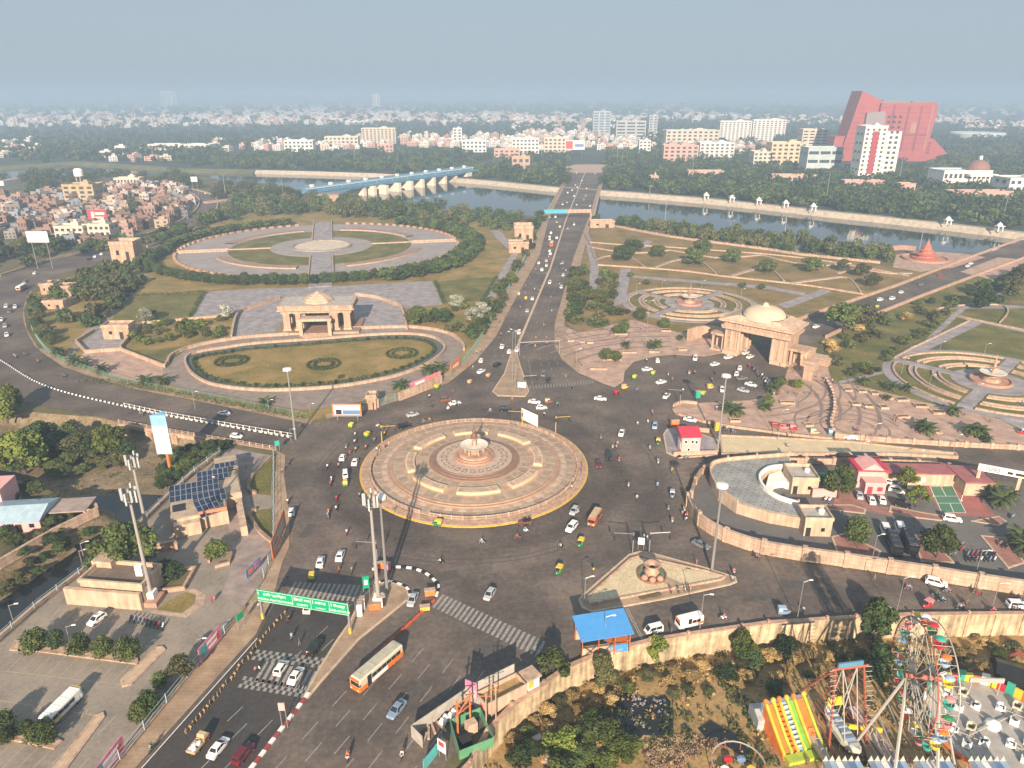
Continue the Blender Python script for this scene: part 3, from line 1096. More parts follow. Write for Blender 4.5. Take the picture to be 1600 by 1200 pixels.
# bridge-road median
o = thing('median_kerb', 'long pale stone median dividing the bridge road', 'median', W(806,550,.08))
MB().wall(P([(806,548),(860,420),(884,345),(917,263)]),.5,1.1,.08).build('kerb', M_KERB, o, world=True)

# ------------------------------------------------------------------ police booth island and long gravel median
bi = island('kerbed paved island under the pink police booth', [(1037,680),(1042,672),(1060,668),(1125,690),(1120,712),(1060,716),(1042,708)], m=M_PAVG)
med = thing('gravel_median', 'long tapering gravel-topped median with low stone walls', 'median', W(1127,690,.08))
mp = [(1125,684),(1200,687),(1330,694),(1400,702),(1492,712),(1495,717),(1400,712),(1300,712),(1200,712),(1128,713)]
MB().prism(P(mp),.0,.7).build('gravel_bed', M_GRAVEL, med, world=True)
MB().wall(P(mp),1.05,.5,.05, closed=True).build('border_wall', M_STONE2, med, world=True)
pb = thing('police_booth', 'small two-storey pink police booth with red sloping roof', 'booth', W(1075,706,.25),.06)
M_PINK = mat('pink_paint', (.72,.38,.36),.7,.08,.6)
M_REDR = mat('red_roof', (.50,.035,.07),.6,.12,1)
MB().box((0,0,0),(5.6,4.0,6.0)).build('wall', M_PINK, pb)
rf = MB().add([(-3.2,-2.4,6.0),(3.2,-2.4,6.0),(3.2,2.4,7.4),(-3.2,2.4,7.4),(-3.2,-2.4,5.8),(3.2,-2.4,5.8),(3.2,2.4,5.8),(-3.2,2.4,5.8)],
   [(0,1,2,3),(4,5,1,0),(5,6,2,1),(7,4,0,3),(6,7,3,2),(7,6,5,4)]).build('roof', M_REDR, pb)
for x, z in ((-1.6,3.9),(.4,3.9),(1.6,3.7),(-.6,1.3)):
 w_ = MB().box((x, -2.03, z),(.9,.12,1.0)).build('window', M_WHITE, pb)
 MB().box((x, -2.1, z + .12),(.66,.06,.76)).build('pane', M_GLASS, w_)
MB().box((-2.84,0,1.5),(.1,2.4,2.2)).build('notice_board', M_WHITE, pb)
wall_thing('low stone parapet on the police booth island', [(1052,712),(1120,709)],1.1,.4,.2)
wall_thing('low stone parapet behind the police booth', [(1056,671),(1108,676)],1.3,.4,.2)

# ------------------------------------------------------------------ the pillared monument in the western park
def frame_box(mb, x, y, z, w, d_, h, mi=0):
 mb.box((x, y, z),(w, d_, h),0, mi)

mo = thing('monument_gate', 'cream pillared monument with flat roof and stepped octagonal dome', 'monument', W(497,519,.1),.075)
M_MON = mat('monument_stone', (.50,.345,.245),.8,.10,.3, bump=.05, streak=.26, blocks=(2.2,1.1))
M_MON2 = mat('monument_trim', (.53,.378,.272),.8,.08,.3, streak=.22)
mo.scale = (.90,.85,.86)
MB().box((0,9,0),(42,26,1.2)).build('plinth', M_MON, mo)
for x in (-15,-9.2,9.2,15):
 for y in (1.5,16):
  c = MB().box((x, y, 1.2),(3.4 if abs(x) > 10 else 2.6,3.2,9.6), tp=.94).build('column', M_MON, mo)
  MB().box((x, y, 1.2),(4.1,3.9,.8)).box((x, y, 10.2),(3.9,3.7,.6)).build('column_base', M_MON2, c)
for x in (-7.6,7.6):
 MB().box((x, 9,1.2),(3.4,14,9.3)).build('inner_wall', M_MON, mo)
MB().box((0,15.5,1.2),(13,1.2,9.3)).build('rear_wall', M_MON, mo)
MB().box((0,8.8,10.6),(35,18.6,1.6)).build('beam', M_MON, mo)
MB().box((0,8.8,12.2),(38,21.5,.5)).build('cornice', M_MON2, mo)
MB().box((0,8.8,12.7),(36.6,20,2.0), tp=1.02).build('parapet', M_MON, mo)
MB().box((0,8.8,14.55),(35.2,18.6,.18)).build('roof', M_CONC, mo)
MB().lathe([(7.6,14.7),(7.6,16.0),(6.9,16.0),(6.4,17.0),(5.5,17.0),(4.8,17.9),(3.8,17.9),(3.0,18.7),(1.9,18.7),(1.2,19.4),(.5,19.5),(0,20.3)],(0,8.8,0),8).build('dome', M_MON2, mo)
po = MB()
for x in (-7.0,7.0):
 MB().box((x, -6.0,0),(1.7,1.7,8.0), tp=.9).build('porch_column', M_MON2, mo)
MB().box((0,-6.0,8.0),(16.5,2.4,1.2)).build('porch_beam', M_MON2, mo)
MB().box((0,-2.2,8.6),(14,5.2,.4)).build('porch_slab', M_CONC, mo)
for i in range(5):
 MB().box((0,-4.9 - i * .0 + i * .5,0),(12.0,9.0 - i * 1.0,.3 + i * .22)).build('step', M_MON, mo)

wall_thing('curved low stone wall west of the monument', [(362,529),(372,492),(400,480),(437,467)],1.6,.7, sm=4)
wall_thing('curved low stone wall east of the monument', [(555,462),(590,467),(615,476),(627,483),(636,515)],1.6,.7, sm=4)
zone('paved_court', [(322,456),(400,451),(483,449),(517,447),(675,439),(692,476),(628,482),(637,517),(500,522),(362,531),(373,492),(299,497)],.06, M_PAVG)
# oval lawn and its drive
oval = [(290,562),(295,580),(317,597),(350,606),(400,611),(450,611),(525,606),(587,596),(632,585),(670,569),(692,552),(693,540),(675,528),(637,523),(575,525),(500,531),(400,538),(350,545),(307,552)]
drive = [(255,575),(262,598),(300,612),(400,628),(470,640),(560,628),(640,605),(690,582),(722,552),(722,538),(700,522),(650,513),(560,516),(480,523),(380,530),(310,541),(275,555)]
zone('drive', drive, .05, mat('drive_paving', (.25,.20,.17),.85,.2,.3),3)
zone('oval_lawn', oval, .09, M_GRASS, 3)
zone('drive', [(110,560),(140,548),(125,535),(140,520),(185,545),(250,565),(262,598),(230,600),(160,585)],.045, M_PAVP)
zone('lawn', [(195,548),(250,545),(300,540),(262,568)],.07, M_GREEN)
oo = wall_thing('pale stone wall ringing the oval lawn', oval, 1.1,.6, sm=3, closed=True)
in_ring = [(303,565),(312,582),(335,594),(400,604),(450,604),(525,599),(587,588),(628,577),(660,563),(678,550),(675,540),(655,532),(620,530),(575,532),(500,538),(400,546),(350,553),(318,558)]
zone('planting_strip', oval, .092, mat('wet_gravel', (.10,.11,.10),.6,.3,.6),3)
zone('oval_lawn', in_ring, .11, M_GRASS, 3)
wall_thing('outer retaining wall along the upper drive of the oval', [(262,570),(270,556),(310,541),(380,529),(452,524)],1.3,.6, sm=3)
wall_thing('outer retaining wall curving round the east end of the drive', [(545,515),(600,513),(650,513),(700,522),(722,538),(725,548)],1.3,.6, sm=3)
wall_thing('angular stone wall of the western entrance court', [(148,518),(119,536),(134,552),(190,548),(188,545),(222,508)],1.4,.5)
wall_thing('stone wall slanting down to the western drive', [(191,549),(258,575),(262,568)],1.4,.5)
wall_thing('long low wall below the western lawn', [(222,506),(265,503),(340,496),(372,492)],1.2,.5)
zone('paved_court', [(148,518),(121,536),(135,551),(188,547),(220,510),(195,505)],.07, M_PAVG)
zone('lawn', [(200,465),(318,457),(297,496),(222,504),(175,500)],.07, M_GREEN)
zone('lawn', [(680,440),(775,432),(757,470),(693,474)],.07, M_GREEN)
zone('path', [(757,470),(778,432),(800,395),(811,395),(790,432),(770,472)],.08, M_PAVG)
zone('path', [(750,340),(775,372),(800,395),(811,395),(785,365),(762,340)],.08, M_PAVG)
zone('path', [(100,566),(140,530),(180,490),(225,440),(236,418),(228,416),(205,440),(165,485),(130,520),(112,540)],.075, M_LOT)
rail_fence('green mesh fence along the western park footpath', [(44,483),(48,510),(70,545),(105,567),(200,599),(300,618),(400,638),(487,656)],2.2, mat('fence_green', (.12,.25,.19),.6),5.0, z=.1, sm=3, name='fence', cat='fence', panel=mat('fence_green', (.12,.25,.19)), pr=.05)
rail_fence('green mesh fence beside the bridge road footpath', [(705,588),(735,553),(762,512),(785,470),(822,400)],2.2, mat('fence_green', (.12,.25,.19)),6.0, z=.1, sm=3, name='fence', cat='fence', panel=mat('fence_green', (.12,.25,.19)), pr=.05)

# ring garden with pool
GC = (-136.0,517.0)
g = thing('ring_garden', 'great circular garden of stone rings around a dry pool', 'garden', (GC[0], GC[1],.06), atan2(W(505,450).y - W(507,342).y, W(505,450).x - W(507,342).x) + pi / 2)
MB().lathe([(97,0),(97,.08),(62,.08)], n=96).build('outer_walk', mat('garden_paving', (.30,.265,.25),.85,.15,.1), g)
MB().lathe([(63,.05),(63,.35),(62,.35),(35,.14)], n=96).build('lawn_ring', M_GREEN, g)
MB().lathe([(35.5,.1),(35.5,.4),(20,.3)], n=64).build('inner_walk', mat('garden_paving', (.3,.27,.25)), g)
MB().lathe([(21,.3),(21,1.2),(19.5,1.2),(19.5,.3)], n=64).build('pool_rim', mat('rim_stone', (.28,.24,.20),.8,.2,.3), g)
MB().lathe([(19.5,.4),(0,.45)], n=48).build('pool_floor', mat('pool_floor', (.55,.47,.37),.85,.15,.2), g)
for a0, a1 in ((20,78),(102,160),(200,258),(282,340)):
 MB().lathe([(66,.1),(66,.9),(73,.9),(73,.1)][::-1], n=20, a0=radians(a0), a1=radians(a1)).build('curved_terrace', M_STONE2, g)
MB().box((0,66,.1),(13,84,.4)).build('axis_path', M_PAVG, g)
MB().box((0,-73,.1),(13,98,.4)).build('axis_path', M_PAVG, g)
for s in (-1,1):
 MB().box((s * 7.2,66,.1),(.8,88,1.2)).build('path_wall', M_STONE2, g)
 MB().box((s * 7.2,-72,.1),(.8,76,1.2)).build('path_wall', M_STONE2, g)
 MB().box((s * 49,0,.1),(28,.8,1.0)).build('cross_wall', M_STONE2, g)
 MB().box((s * 80,3,.1),(33,.8,1.0)).build('cross_wall', M_STONE2, g)
 MB().box((s * 80,-3,.1),(33,.8,1.0)).build('cross_wall', M_STONE2, g)
pk = MB().box((0,0,0),(1.6,3.2,1.5)).mesh('balustrade_block', M_STONE3)
for i in range(88):
 a = 2 * pi * i / 88
 if abs(sin(a)) < .985 and (i % 44) > 0:
  put('balustrade_block', pk, g, (97 * cos(a),97 * sin(a),0), a)

# ------------------------------------------------------------------ the domed archway
ga, gb = W(1165,575), W(1270,507)
grz = atan2(gb.y - ga.y, gb.x - ga.x) - pi / 2
gt = thing('domed_archway', 'cream stone archway with dome spanning the eastern road', 'archway', W(1186,556,.08), grz)
gt.scale = (.78,.74,1.0)
for s in (-1,1):
 c = MB()
 c.box((s * 13,0,0),(8.5,18,1.6)).build('pylon_base', M_MON2, gt)
 MB().box((s * 13,0,1.6),(7.6,16.5,9.6), tp=.97).build('pylon', M_MON, gt)
 for y in (-8.4,-4,4,8.4):
  MB().tube((s * 9.0, y, 1.6),(s * 9.0, y, 11),.8,.7,10).build('half_column', M_MON2, gt)
 for x in (-3,0,3):
  MB().box((s * 13 + x, -8.35,1.8),(1.3,.5,8.8)).build('pilaster', M_MON2, gt)
 # side porch
 MB().box((s * 21,-3,0),(8,8,.8)).build('porch_floor', M_MON, gt)
 for x in (18.4,24):
  for y in (-6,0):
   MB().box((s * x, y, .8),(1.0,1.0,6.0)).build('porch_column', M_MON2, gt)
 MB().box((s * 21,-3,6.8),(8.6,8.6,1.0)).build('porch_roof', M_MON, gt)
MB().box((0,0,11.2),(36,21,1.5), tp=1.03).build('entablature', M_MON2, gt)
fr = MB().box((0,0,12.7),(35,20,1.8)).build('frieze', M_MON, gt)
for i in range(17):
 MB().box((-16 + i * 2,-10.1,13.1),(1.0,.25,1.0)).build('frieze_block', M_MON2, fr)
MB().box((0,0,14.5),(39,24,.9)).build('cornice', M_MON2, gt)
MB().add([(-18.5,-11,15.4),(18.5,-11,15.4),(18.5,11,15.4),(-18.5,11,15.4),(-11,-9,17.4),(11,-9,17.4),(11,9,17.4),(-11,9,17.4)],
   [(0,1,5,4),(1,2,6,5),(2,3,7,6),(3,0,4,7),(4,5,6,7)]).build('roof', M_MON2, gt)
MB().lathe([(11.4,16.4),(11.4,17.4),(10.8,17.4),(10.4,18.5),(9.1,19.7),(6.8,20.7),(3.8,21.4),(1.5,21.6),(1.5,22.3),(.8,22.6),(0,23)], n=32).build('dome', mat('dome_stone', (.56,.45,.33),.75,.06,.3), gt, smooth=True)
wall_thing('tall curved cream screen wall west of the archway', [(1074,533),(1090,528),(1110,527),(1130,533)],5.2,1.0,.1, M_MON, sm=3)
for i, (x, y, w_, h_) in enumerate([(1256,560,7,4.4),(1264,575,6,3.0),(1281,567,8,2.4),(1262,592,3.2,5.2)]):
 q = W(x, y, .1)
 o = thing('stepped_wing', ['upper stepped stone block east of the archway', 'lower stepped stone block east of the archway', 'long low stone block at end of archway steps', 'tall cream stone pillar on the plaza beside the archway'][i], 'stone block', q, grz)
 MB().box((0,0,0),(w_, w_ * .7, h_)).build('block', M_MON, o)
 MB().box((0,0, h_),(w_ + .5, w_ * .7 + .5,.3)).build('cap', M_MON2, o)

# east road retaining walls
wall_thing('long stone parapet on the north side of the eastern road', [(1225,510),(1266,494),(1330,472),(1400,448),(1500,409),(1600,373),(1750,320)],1.4,.7, m=M_STONE)
wall_thing('long stone parapet on the south side of the eastern road', [(1290,529),(1345,502),(1440,464),(1540,426),(1640,390),(1800,327)],1.4,.7, m=M_STONE)
# park walls
wall_thing('northern park boundary wall with posts above the river', [(958,354),(1025,367),(1075,375),(1200,391),(1250,399),(1375,412)],1.5,.6, post=12, sm=2)
wall_thing('pale kerb wall along the south edge of the tree lawn', [(934,415),(1000,419),(1075,425),(1125,432),(1200,440),(1262,447),(1307,454),(1350,461)],.9,.6, sm=2)
wall_thing('pale kerb wall across the middle of the tree lawn', [(920,379),(970,383),(1015,385),(1090,390),(1200,398),(1300,410),(1420,432)],.7,.6, sm=2)
wall_thing('pale kerb wall beside the bridge path', [(912,365),(921,380),(928,402),(935,415)],.9,.6)
for i, ln in enumerate([[(930,408),(945,402),(965,400),(985,403),(1008,418)],[(920,386),(960,393),(1000,396),(1045,392)],[(1025,419),(1055,408),(1090,406),(1120,430)],[(1045,391),(1085,398),(1130,404),(1190,399)],
      [(1142,433),(1175,423),(1200,418),(1225,440)],[(1190,399),(1235,410),(1280,416),(1330,412)],[(1235,444),(1290,437),(1325,435),(1345,458)],[(1310,428),(1340,422),(1390,428),(1425,428)]]):
 wall_thing(['scalloped', 'wavy', 'bowed', 'rippling', 'hooped', 'sweeping', 'looping', 'short curved'][i] + ' pale garden kerb on the tree lawn, ' + ['first', 'second', 'third', 'fourth', 'fifth', 'sixth', 'seventh', 'eighth'][i] + ' from the bridge road', ln, .7,.9, sm=4, cope=0, name='garden_kerb', cat='kerb')
 pts = S(ln, 3)
 sheet('path', [[p + Vector((0,4.6,0)) for p in pts] + [p + Vector((0,.3,0)) for p in pts[::-1]]],.05 + .002 * i, M_PAVG)
for i, px in enumerate([[(922,415),(936,415),(930,475),(920,476)],[(970,420),(986,420),(977,475),(959,478)],[(912,366),(920,366),(936,415),(923,415)],[(1000,385),(1010,375),(1020,377),(1008,388)],
      [(1215,476),(1285,452),(1300,455),(1230,482)],[(1240,390),(1252,378),(1258,380),(1246,395)]]):
 zone('path', px, .07, M_PAVG)
zone('path', [(985,430),(1200,447),(1260,458),(1255,462),(1200,452),(985,434)],.065, M_PAVG)

def round_garden(cx, cy, R, name_, label, fh):
 g = thing('round_garden', label, 'garden', (cx, cy, .06))
 MB().lathe([(R, 0),(R, .1),(R * .90,.1)], n=72).build('outer_walk', M_PAVG, g)
 MB().lathe([(R * .9,.05),(R * .9,.15),(R * .36,.15)], n=72).build('lawn', M_GREEN, g)
 for k, (ra, wd_) in enumerate(((.90,.8),(.75,.8),(.69,.8),(.53,.8),(.47,.8))):
  for q in range(4):
   a0 = radians(45 + q * 90 + 5 / ra)
   a1 = radians(45 + q * 90 + 90 - 5 / ra)
   r0, r1 = R * ra, R * ra - wd_
   MB().lathe([(r0,.1),(r0,.75),(r1,.75),(r1,.1)], n=16, a0=a0, a1=a1).build('kerb_arc', M_STONE2, g)
   if k in (1,3):
    MB().lathe([(r1 - .05,.16),(R * (.70 if k == 1 else .48),.18)], n=16, a0=a0, a1=a1).build('path_arc', M_PAVG, g)
 MB().lathe([(R * .36,.1),(R * .36,.25),(0,.25)], n=48).build('inner_walk', M_PAVG, g)
 for q in range(4):
  a = radians(45 + q * 90)
  MB().box((cos(a) * R * .62, sin(a) * R * .62,.12),(R * .58, R * .13,.14), a).build('cross_path', M_PAVG, g)
 f = thing('fountain', fh, 'fountain', (cx, cy, .3))
 k = R / 36
 MB().lathe([(7 * k, 0),(7 * k, 1.0),(6.3 * k, 1.0),(6.3 * k, .5),(0,.5)], n=36).build('base_ring', M_STONE3, f)
 MB().lathe([(3.2 * k, .5),(2.6 * k, 1.6),(1.2 * k, 1.8),(.9 * k, 3.0)], n=24).build('pedestal', M_STONE, f)
 MB().lathe([(.9 * k, 2.8),(3.4 * k, 3.3),(4.4 * k, 3.9),(4.2 * k, 4.0),(0,3.4)], n=32).build('bowl', mat('pale_marble', (.7,.62,.52)), f)
 MB().lathe([(.6 * k, 3.4),(.5 * k, 5.2),(1.8 * k, 5.8),(1.7 * k, 6),(.5 * k, 5.9),(.4 * k, 7.6),(.15 * k, 9.5),(0,11)], n=12).build('spire', M_STONE, f)

round_garden(92,364,35, 'n', 'round northern garden of concentric lawns with curved kerbs', 'tiered stone fountain in the round northern garden')
round_garden(180,253,37, 'e', 'round eastern garden of concentric lawns with curved kerbs', 'tiered stone fountain in the round eastern garden')
for i, px in enumerate([[(1395,560),(1425,543),(1515,502),(1540,503),(1440,552),(1420,565)],[(1560,655),(1640,690),(1700,690),(1600,650)],[(1310,596),(1400,575),(1500,480),(1580,448),(1586,451),(1508,484),(1405,578),(1312,600)],
      [(1460,486),(1510,500),(1600,520),(1700,540),(1700,535),(1600,514),(1510,496),(1462,482)],[(1465,485),(1500,478),(1560,476),(1600,478),(1600,482),(1500,483)]]):
 zone('path', px, .07 + i * .006, M_PAVG)
wall_thing('pale kerb wall along the diagonal path of the eastern park', [(1398,560),(1425,545),(1515,502)],.7,.5)
wall_thing('pale kerb wall beyond the eastern round garden', [(1462,484),(1510,498),(1600,517),(1700,538)],.7,.5)
wall_thing('looping kerb wall round the lawn by the eastern ramp', [(1466,483),(1500,478),(1560,477),(1575,488),(1562,505)],.6,.5, sm=3)
wall_thing('stone wall with posts between the paved plaza and the road', [(1306,684),(1400,692),(1480,697),(1600,703),(1800,713)],1.5,.5, post=7.5, z=.1)
wall_thing('curving low balustrade between the two plazas', [(1290,595),(1302,620),(1303,645),(1298,665),(1306,684)],1.1,.45, sm=4, post=3, z=.14)
wall_thing('low curved wall at the tip of the plaza island', [(1052,636),(1066,630),(1090,632)],.9,.5, z=.14, sm=3)
wall_thing('low wall along the road edge of the striped plaza', [(1060,648),(1100,660),(1150,669),(1230,680),(1300,687)],.7,.45, z=.14)
# curved dark bands laid in the plazas
M_BAND = mat('plaza_band', (.23,.165,.145),.85,.2,.6)
for c0, cz, arcs in [((1130,590), None, ((31,284,345),(36,280,350),(41,282,352),(46,290,354))),((925,520), None, ((8,0,360),(12,0,360),(16,150,390))),((1335,668), None, ((6,0,360),(10,0,360),(14,0,180),(18,0,180)))]:
 c = W(*c0)
 for k, (r, a0, a1) in enumerate(arcs):
  o = MB().lathe([(r + .7,.155 + .004 * k),(r, .155 + .004 * k)],(c.x, c.y, 0),48,0, radians(a0), radians(a1)).build('plaza_band', M_BAND)
  o['kind'] = 'structure'
c = W(1075,610)
for k in range(5):
 o = MB().lathe([(50 + k * 7,.17 + .004 * k),(48.8 + k * 7,.17 + .004 * k)],(c.x, c.y, 0),24,0, radians(85), radians(140)).build('plaza_band', M_BAND)
 o['kind'] = 'structure'
for k in range(4):
 o = MB().lathe([(46 + k * 6,.17 + .004 * k),(44.8 + k * 6,.17 + .004 * k)],(c.x, c.y, 0),24,0, radians(-32), radians(12)).build('plaza_band', M_BAND)
 o['kind'] = 'structure'

# square stone planters on the plazas
def planter(u, v, w_, d_, label_base='square stone planter on the plaza', h=.7):
 w_, d_ = (w_ * .62, d_ * .62) if w_ == d_ else (w_ * .8, d_ * .9)
 q = W(u, v, .14)
 o = thing('planter', '', 'planter', q, random.uniform(-.1,.1))
 MB().wall([(-w_ / 2,-d_ / 2),(w_ / 2,-d_ / 2),(w_ / 2, d_ / 2),(-w_ / 2, d_ / 2)], h, .35,0, closed=True).build('planter_wall', M_STONE2, o)
 MB().box((0,0,.1),(w_ - .3, d_ - .3, h * .7)).build('soil', M_GROUND, o)
 later(o, label_base, 'planter', 'stone planters on the plazas')
 return o

for u, v, w_, d_ in [(956,562,9,2),(935,577,8,1.6),(983,551,7,2),(1022,550,5,2),(1066,547,4,2),(970,522,7,3),(1040,517,5,3),(1324,610,4,4),(1346,612,4,4),(1366,615,4,4),(1336,632,4,4),(1357,635,4,4),
      (1380,637,4,4),(1408,625,5,3),(1438,635,5,3),(1465,645,5,3),(1455,676,7,2),(1410,652,5,2),(1530,680,7,2),(1386,622,4,3),(1238,598,6,2),(1230,630,6,2),(1263,665,3,2),(1148,658,4,2),(892,533,3,2),(910,535,3,3),(922,536,3,2)]:
 planter(u, v, w_, d_)

# ================================================================== VEHICLES AND PEOPLE
def paint(name, c, r=.25):
 m = mat('paint_' + name, c, r, spec=.5)
 b = m.node_tree.nodes['Principled BSDF']
 b.inputs['Coat Weight'].default_value = .4
 b.inputs['Coat Roughness'].default_value = .1
 return m

PAINT = {'white': paint('white', (.80,.80,.79)), 'silver': paint('silver', (.42,.44,.46)), 'black': paint('black', (.012,.012,.014)), 'grey': paint('grey', (.16,.17,.18)),
   'maroon': paint('maroon', (.13,.012,.02)), 'red': paint('red', (.45,.02,.03)), 'blue': paint('blue', (.14,.24,.40)), 'slate blue': paint('slateblue', (.20,.27,.37)), 'tan': paint('tan', (.55,.40,.24)),
   'yellow': paint('yellow', (.72,.52,.04)), 'green': paint('green', (.03,.22,.07)), 'orange': paint('orange', (.72,.17,.02)), 'cream': paint('cream', (.62,.56,.42)), 'pale blue': paint('paleblue', (.32,.45,.58)),
   'pink': paint('pink', (.65,.25,.25)), 'brown': paint('brown', (.22,.08,.04)), 'pale green': paint('palegreen', (.45,.6,.35)), 'teal': paint('teal', (.03,.35,.25))}
M_TYRE = mat('tyre', (.02,.02,.02),.9)
M_RIM = mat('rim', (.45,.45,.46),.35, metal=.7)
M_HEADL = mat('headlight', (.75,.77,.78),.15)
M_TAILL = mat('taillight', (.40,.01,.01),.25)
M_CGLASS = mat('car_glass', (.02,.025,.03),.05, spec=.8)

def objmat(o, m, slot=0):
 o.material_slots[slot].link = 'OBJECT'
 o.material_slots[slot].material = m

def loft(mb, st, mi=0, chamfer=.12):
 """stations (x, z0, z1, half width) -> closed rounded shell"""
 rings = []
 for x, z0, z1, w in st:
  c = min(chamfer, (z1 - z0) * .3)
  rings.append([(x, -w, z0 + c),(x, -w + c * .6, z0),(x, w - c * .6, z0),(x, w, z0 + c),(x, w, z1 - c * 1.2),(x, w - c, z1),(x, -w + c, z1),(x, -w, z1 - c * 1.2)])
 vs = [p for r in rings for p in r]
 fs = []
 n = 8
 for j in range(len(st) - 1):
  for i in range(n):
   fs.append((j * n + i, (j + 1) * n + i, (j + 1) * n + (i + 1) % n, j * n + (i + 1) % n))
 fs.append(tuple(range(n)))
 fs.append(tuple(range((len(st) - 1) * n + n - 1,(len(st) - 1) * n - 1,-1)))
 return mb.add(vs, fs, mi)

def wheel_mesh(r=.31, w=.2):
 return MB().tube((0,-w / 2,0),(0, w / 2,0), r, r, 14,0).tube((0,-w / 2 - .012,0),(0, w / 2 + .012,0), r * .58, r * .58,10,1).mesh('wheel', [M_TYRE, M_RIM])

WHEEL = wheel_mesh()
WHEEL_BIG = wheel_mesh(.48,.3)
WHEEL_SM = wheel_mesh(.24,.12)

def cab(mb, b, r, z0, z1, wb, wr):
 """cabin frustum: base x-range b, roof x-range r"""
 v = [(b[0],-wb, z0),(b[1],-wb, z0),(b[1], wb, z0),(b[0], wb, z0),(r[0],-wr, z1),(r[1],-wr, z1),(r[1], wr, z1),(r[0], wr, z1)]
 mb.add(v, [(4,5,6,7),(0,1,5,4),(1,2,6,5),(2,3,7,6),(3,0,4,7)])
 e = .07
 v2 = [(r[0] + e, -wr + e, z1 + .045),(r[1] - e, -wr + e, z1 + .045),(r[1] - e, wr - e, z1 + .045),(r[0] + e, wr - e, z1 + .045)]
 mb.add(v[4:] + v2,[(4,5,6,7),(0,1,5,4),(1,2,6,5),(2,3,7,6),(3,0,4,7)])
 return v

def lerp3(a, b, t):
 return tuple(a[i] + (b[i] - a[i]) * t for i in range(3))

def pane(v, idx, s0, s1, t0, t1, off):
 """a window sheet on cabin face idx (4 corner ids: bl, br, tr, tl) between fractions s (along) and t (up), pushed out by off"""
 bl, br, tr, tl = [v[i] for i in idx]

 def pt(s, t):
  return lerp3(lerp3(bl, br, s), lerp3(tl, tr, s), t)
 q = [pt(s0, t0), pt(s1, t0), pt(s1, t1), pt(s0, t1)]
 n = (Vector(q[1]) - Vector(q[0])).cross(Vector(q[3]) - Vector(q[0])).normalized() * off
 q2 = [tuple(Vector(p) + n) for p in q]
 mb = MB()
 mb.add(q + q2,[(4,5,6,7),(0,1,5,4),(1,2,6,5),(2,3,7,6),(3,0,4,7)])
 return mb

CARS = {
 'hatchback': dict(st=[(-1.92,.36,.80,.66),(-1.84,.22,.95,.78),(-1.0,.20,.97,.83),(.6,.20,.95,.83),(1.05,.20,.92,.82),(1.7,.22,.80,.77),(1.92,.34,.62,.62)], b=(-1.82,1.08), r=(-1.42,.28), z=(.94,1.47), w=(.78,.60), wx=(-1.2,1.22)),
 'sedan': dict(st=[(-2.2,.36,.82,.68),(-2.1,.22,.96,.79),(-1.4,.20,.98,.85),(.7,.20,.95,.85),(1.15,.20,.90,.84),(1.95,.22,.78,.78),(2.18,.34,.60,.62)], b=(-1.55,1.15), r=(-.92,.32), z=(.95,1.44), w=(.79,.59), wx=(-1.35,1.38)),
 'suv': dict(st=[(-2.2,.42,1.0,.72),(-2.12,.28,1.10,.84),(-1.2,.26,1.12,.90),(.7,.26,1.10,.90),(1.15,.26,1.06,.89),(1.95,.28,.98,.84),(2.18,.40,.80,.72)], b=(-2.08,1.15), r=(-1.85,.48), z=(1.08,1.70), w=(.84,.68), wx=(-1.35,1.35)),
 'van': dict(st=[(-1.85,.4,.9,.70),(-1.8,.26,1.0,.74),(-.8,.24,1.0,.76),(.8,.24,1.0,.76),(1.4,.24,.98,.75),(1.75,.28,.86,.72),(1.85,.4,.7,.62)], b=(-1.8,1.7), r=(-1.72,1.0), z=(.98,1.85), w=(.73,.64), wx=(-1.15,1.2)),
}
PROTO = {}

def make_car(kind, full=True):
 d_ = CARS[kind]
 root = thing('car', '', 'car')
 mb = loft(MB(), d_['st'])
 body = mb.build('body', PAINT['white'], root, smooth=False)
 cm = MB()
 v = cab(cm, d_['b'], d_['r'], d_['z'][0], d_['z'][1], *d_['w'])
 cm.build('cabin', PAINT['white'], root)
 pane(v, (1,2,6,5),.06,.94,.08,.94,.015).build('windscreen', M_CGLASS, root)
 pane(v, (3,0,4,7),.08,.92,.18,.90,.015).build('rear_window', M_CGLASS, root)
 for idx in ((0,1,5,4),(2,3,7,6)):
  pane(v, idx, .07,.50,.12,.90,.012).build('side_window', M_CGLASS, root)
  pane(v, idx, .53,.93,.12,.90,.012).build('side_window', M_CGLASS, root)
 if full:
  w = d_['st'][2][3] - .06
  for x in d_['wx']:
   for s in (-1,1):
    put('wheel', WHEEL, root, (x, s * w, .31))
  x1, x0 = d_['st'][-2][0], d_['st'][1][0]
  zf, zr = d_['st'][-2][2] - .18, d_['st'][1][2] - .2
  for s in (-1,1):
   MB().box((x1 + .08, s * .52, zf - .06),(.18,.30,.14)).build('headlight', M_HEADL, root)
   MB().box((x0 - .02, s * .60, zr - .1),(.14,.22,.22)).build('tail_light', M_TAILL, root)
   MB().box((d_['b'][1] - .45, s * (w + .14), d_['z'][0] + .02),(.12,.18,.12)).build('wing_mirror', M_BLACK, root)
 PROTO[(kind, full)] = root
 return root

COUNT_USED = set()

def place(key, maker, u, v, dr, z=.09, base='car', cat='car', group=None, colour=None, parts=('body', 'cabin'), rz=None):
 q = W(u, v, z)
 if key not in PROTO:
  PROTO[key] = maker()
 src = PROTO[key]
 ang = heading(u, v, *dr) if rz is None else rz
 if key in COUNT_USED:
  o = dup(src, q, ang)
 else:
  o = src
  o.location = q
  o.rotation_euler[2] = ang
  COUNT_USED.add(key)
 if colour:
  for c in o.children:
   if c.name.split('.')[0] in parts:
    objmat(c, PAINT[colour])
 later(o, base, cat, group)
 return o

UP, DN, LF, RT = (13,-30),(-17,21),(-20,2),(20,-3)
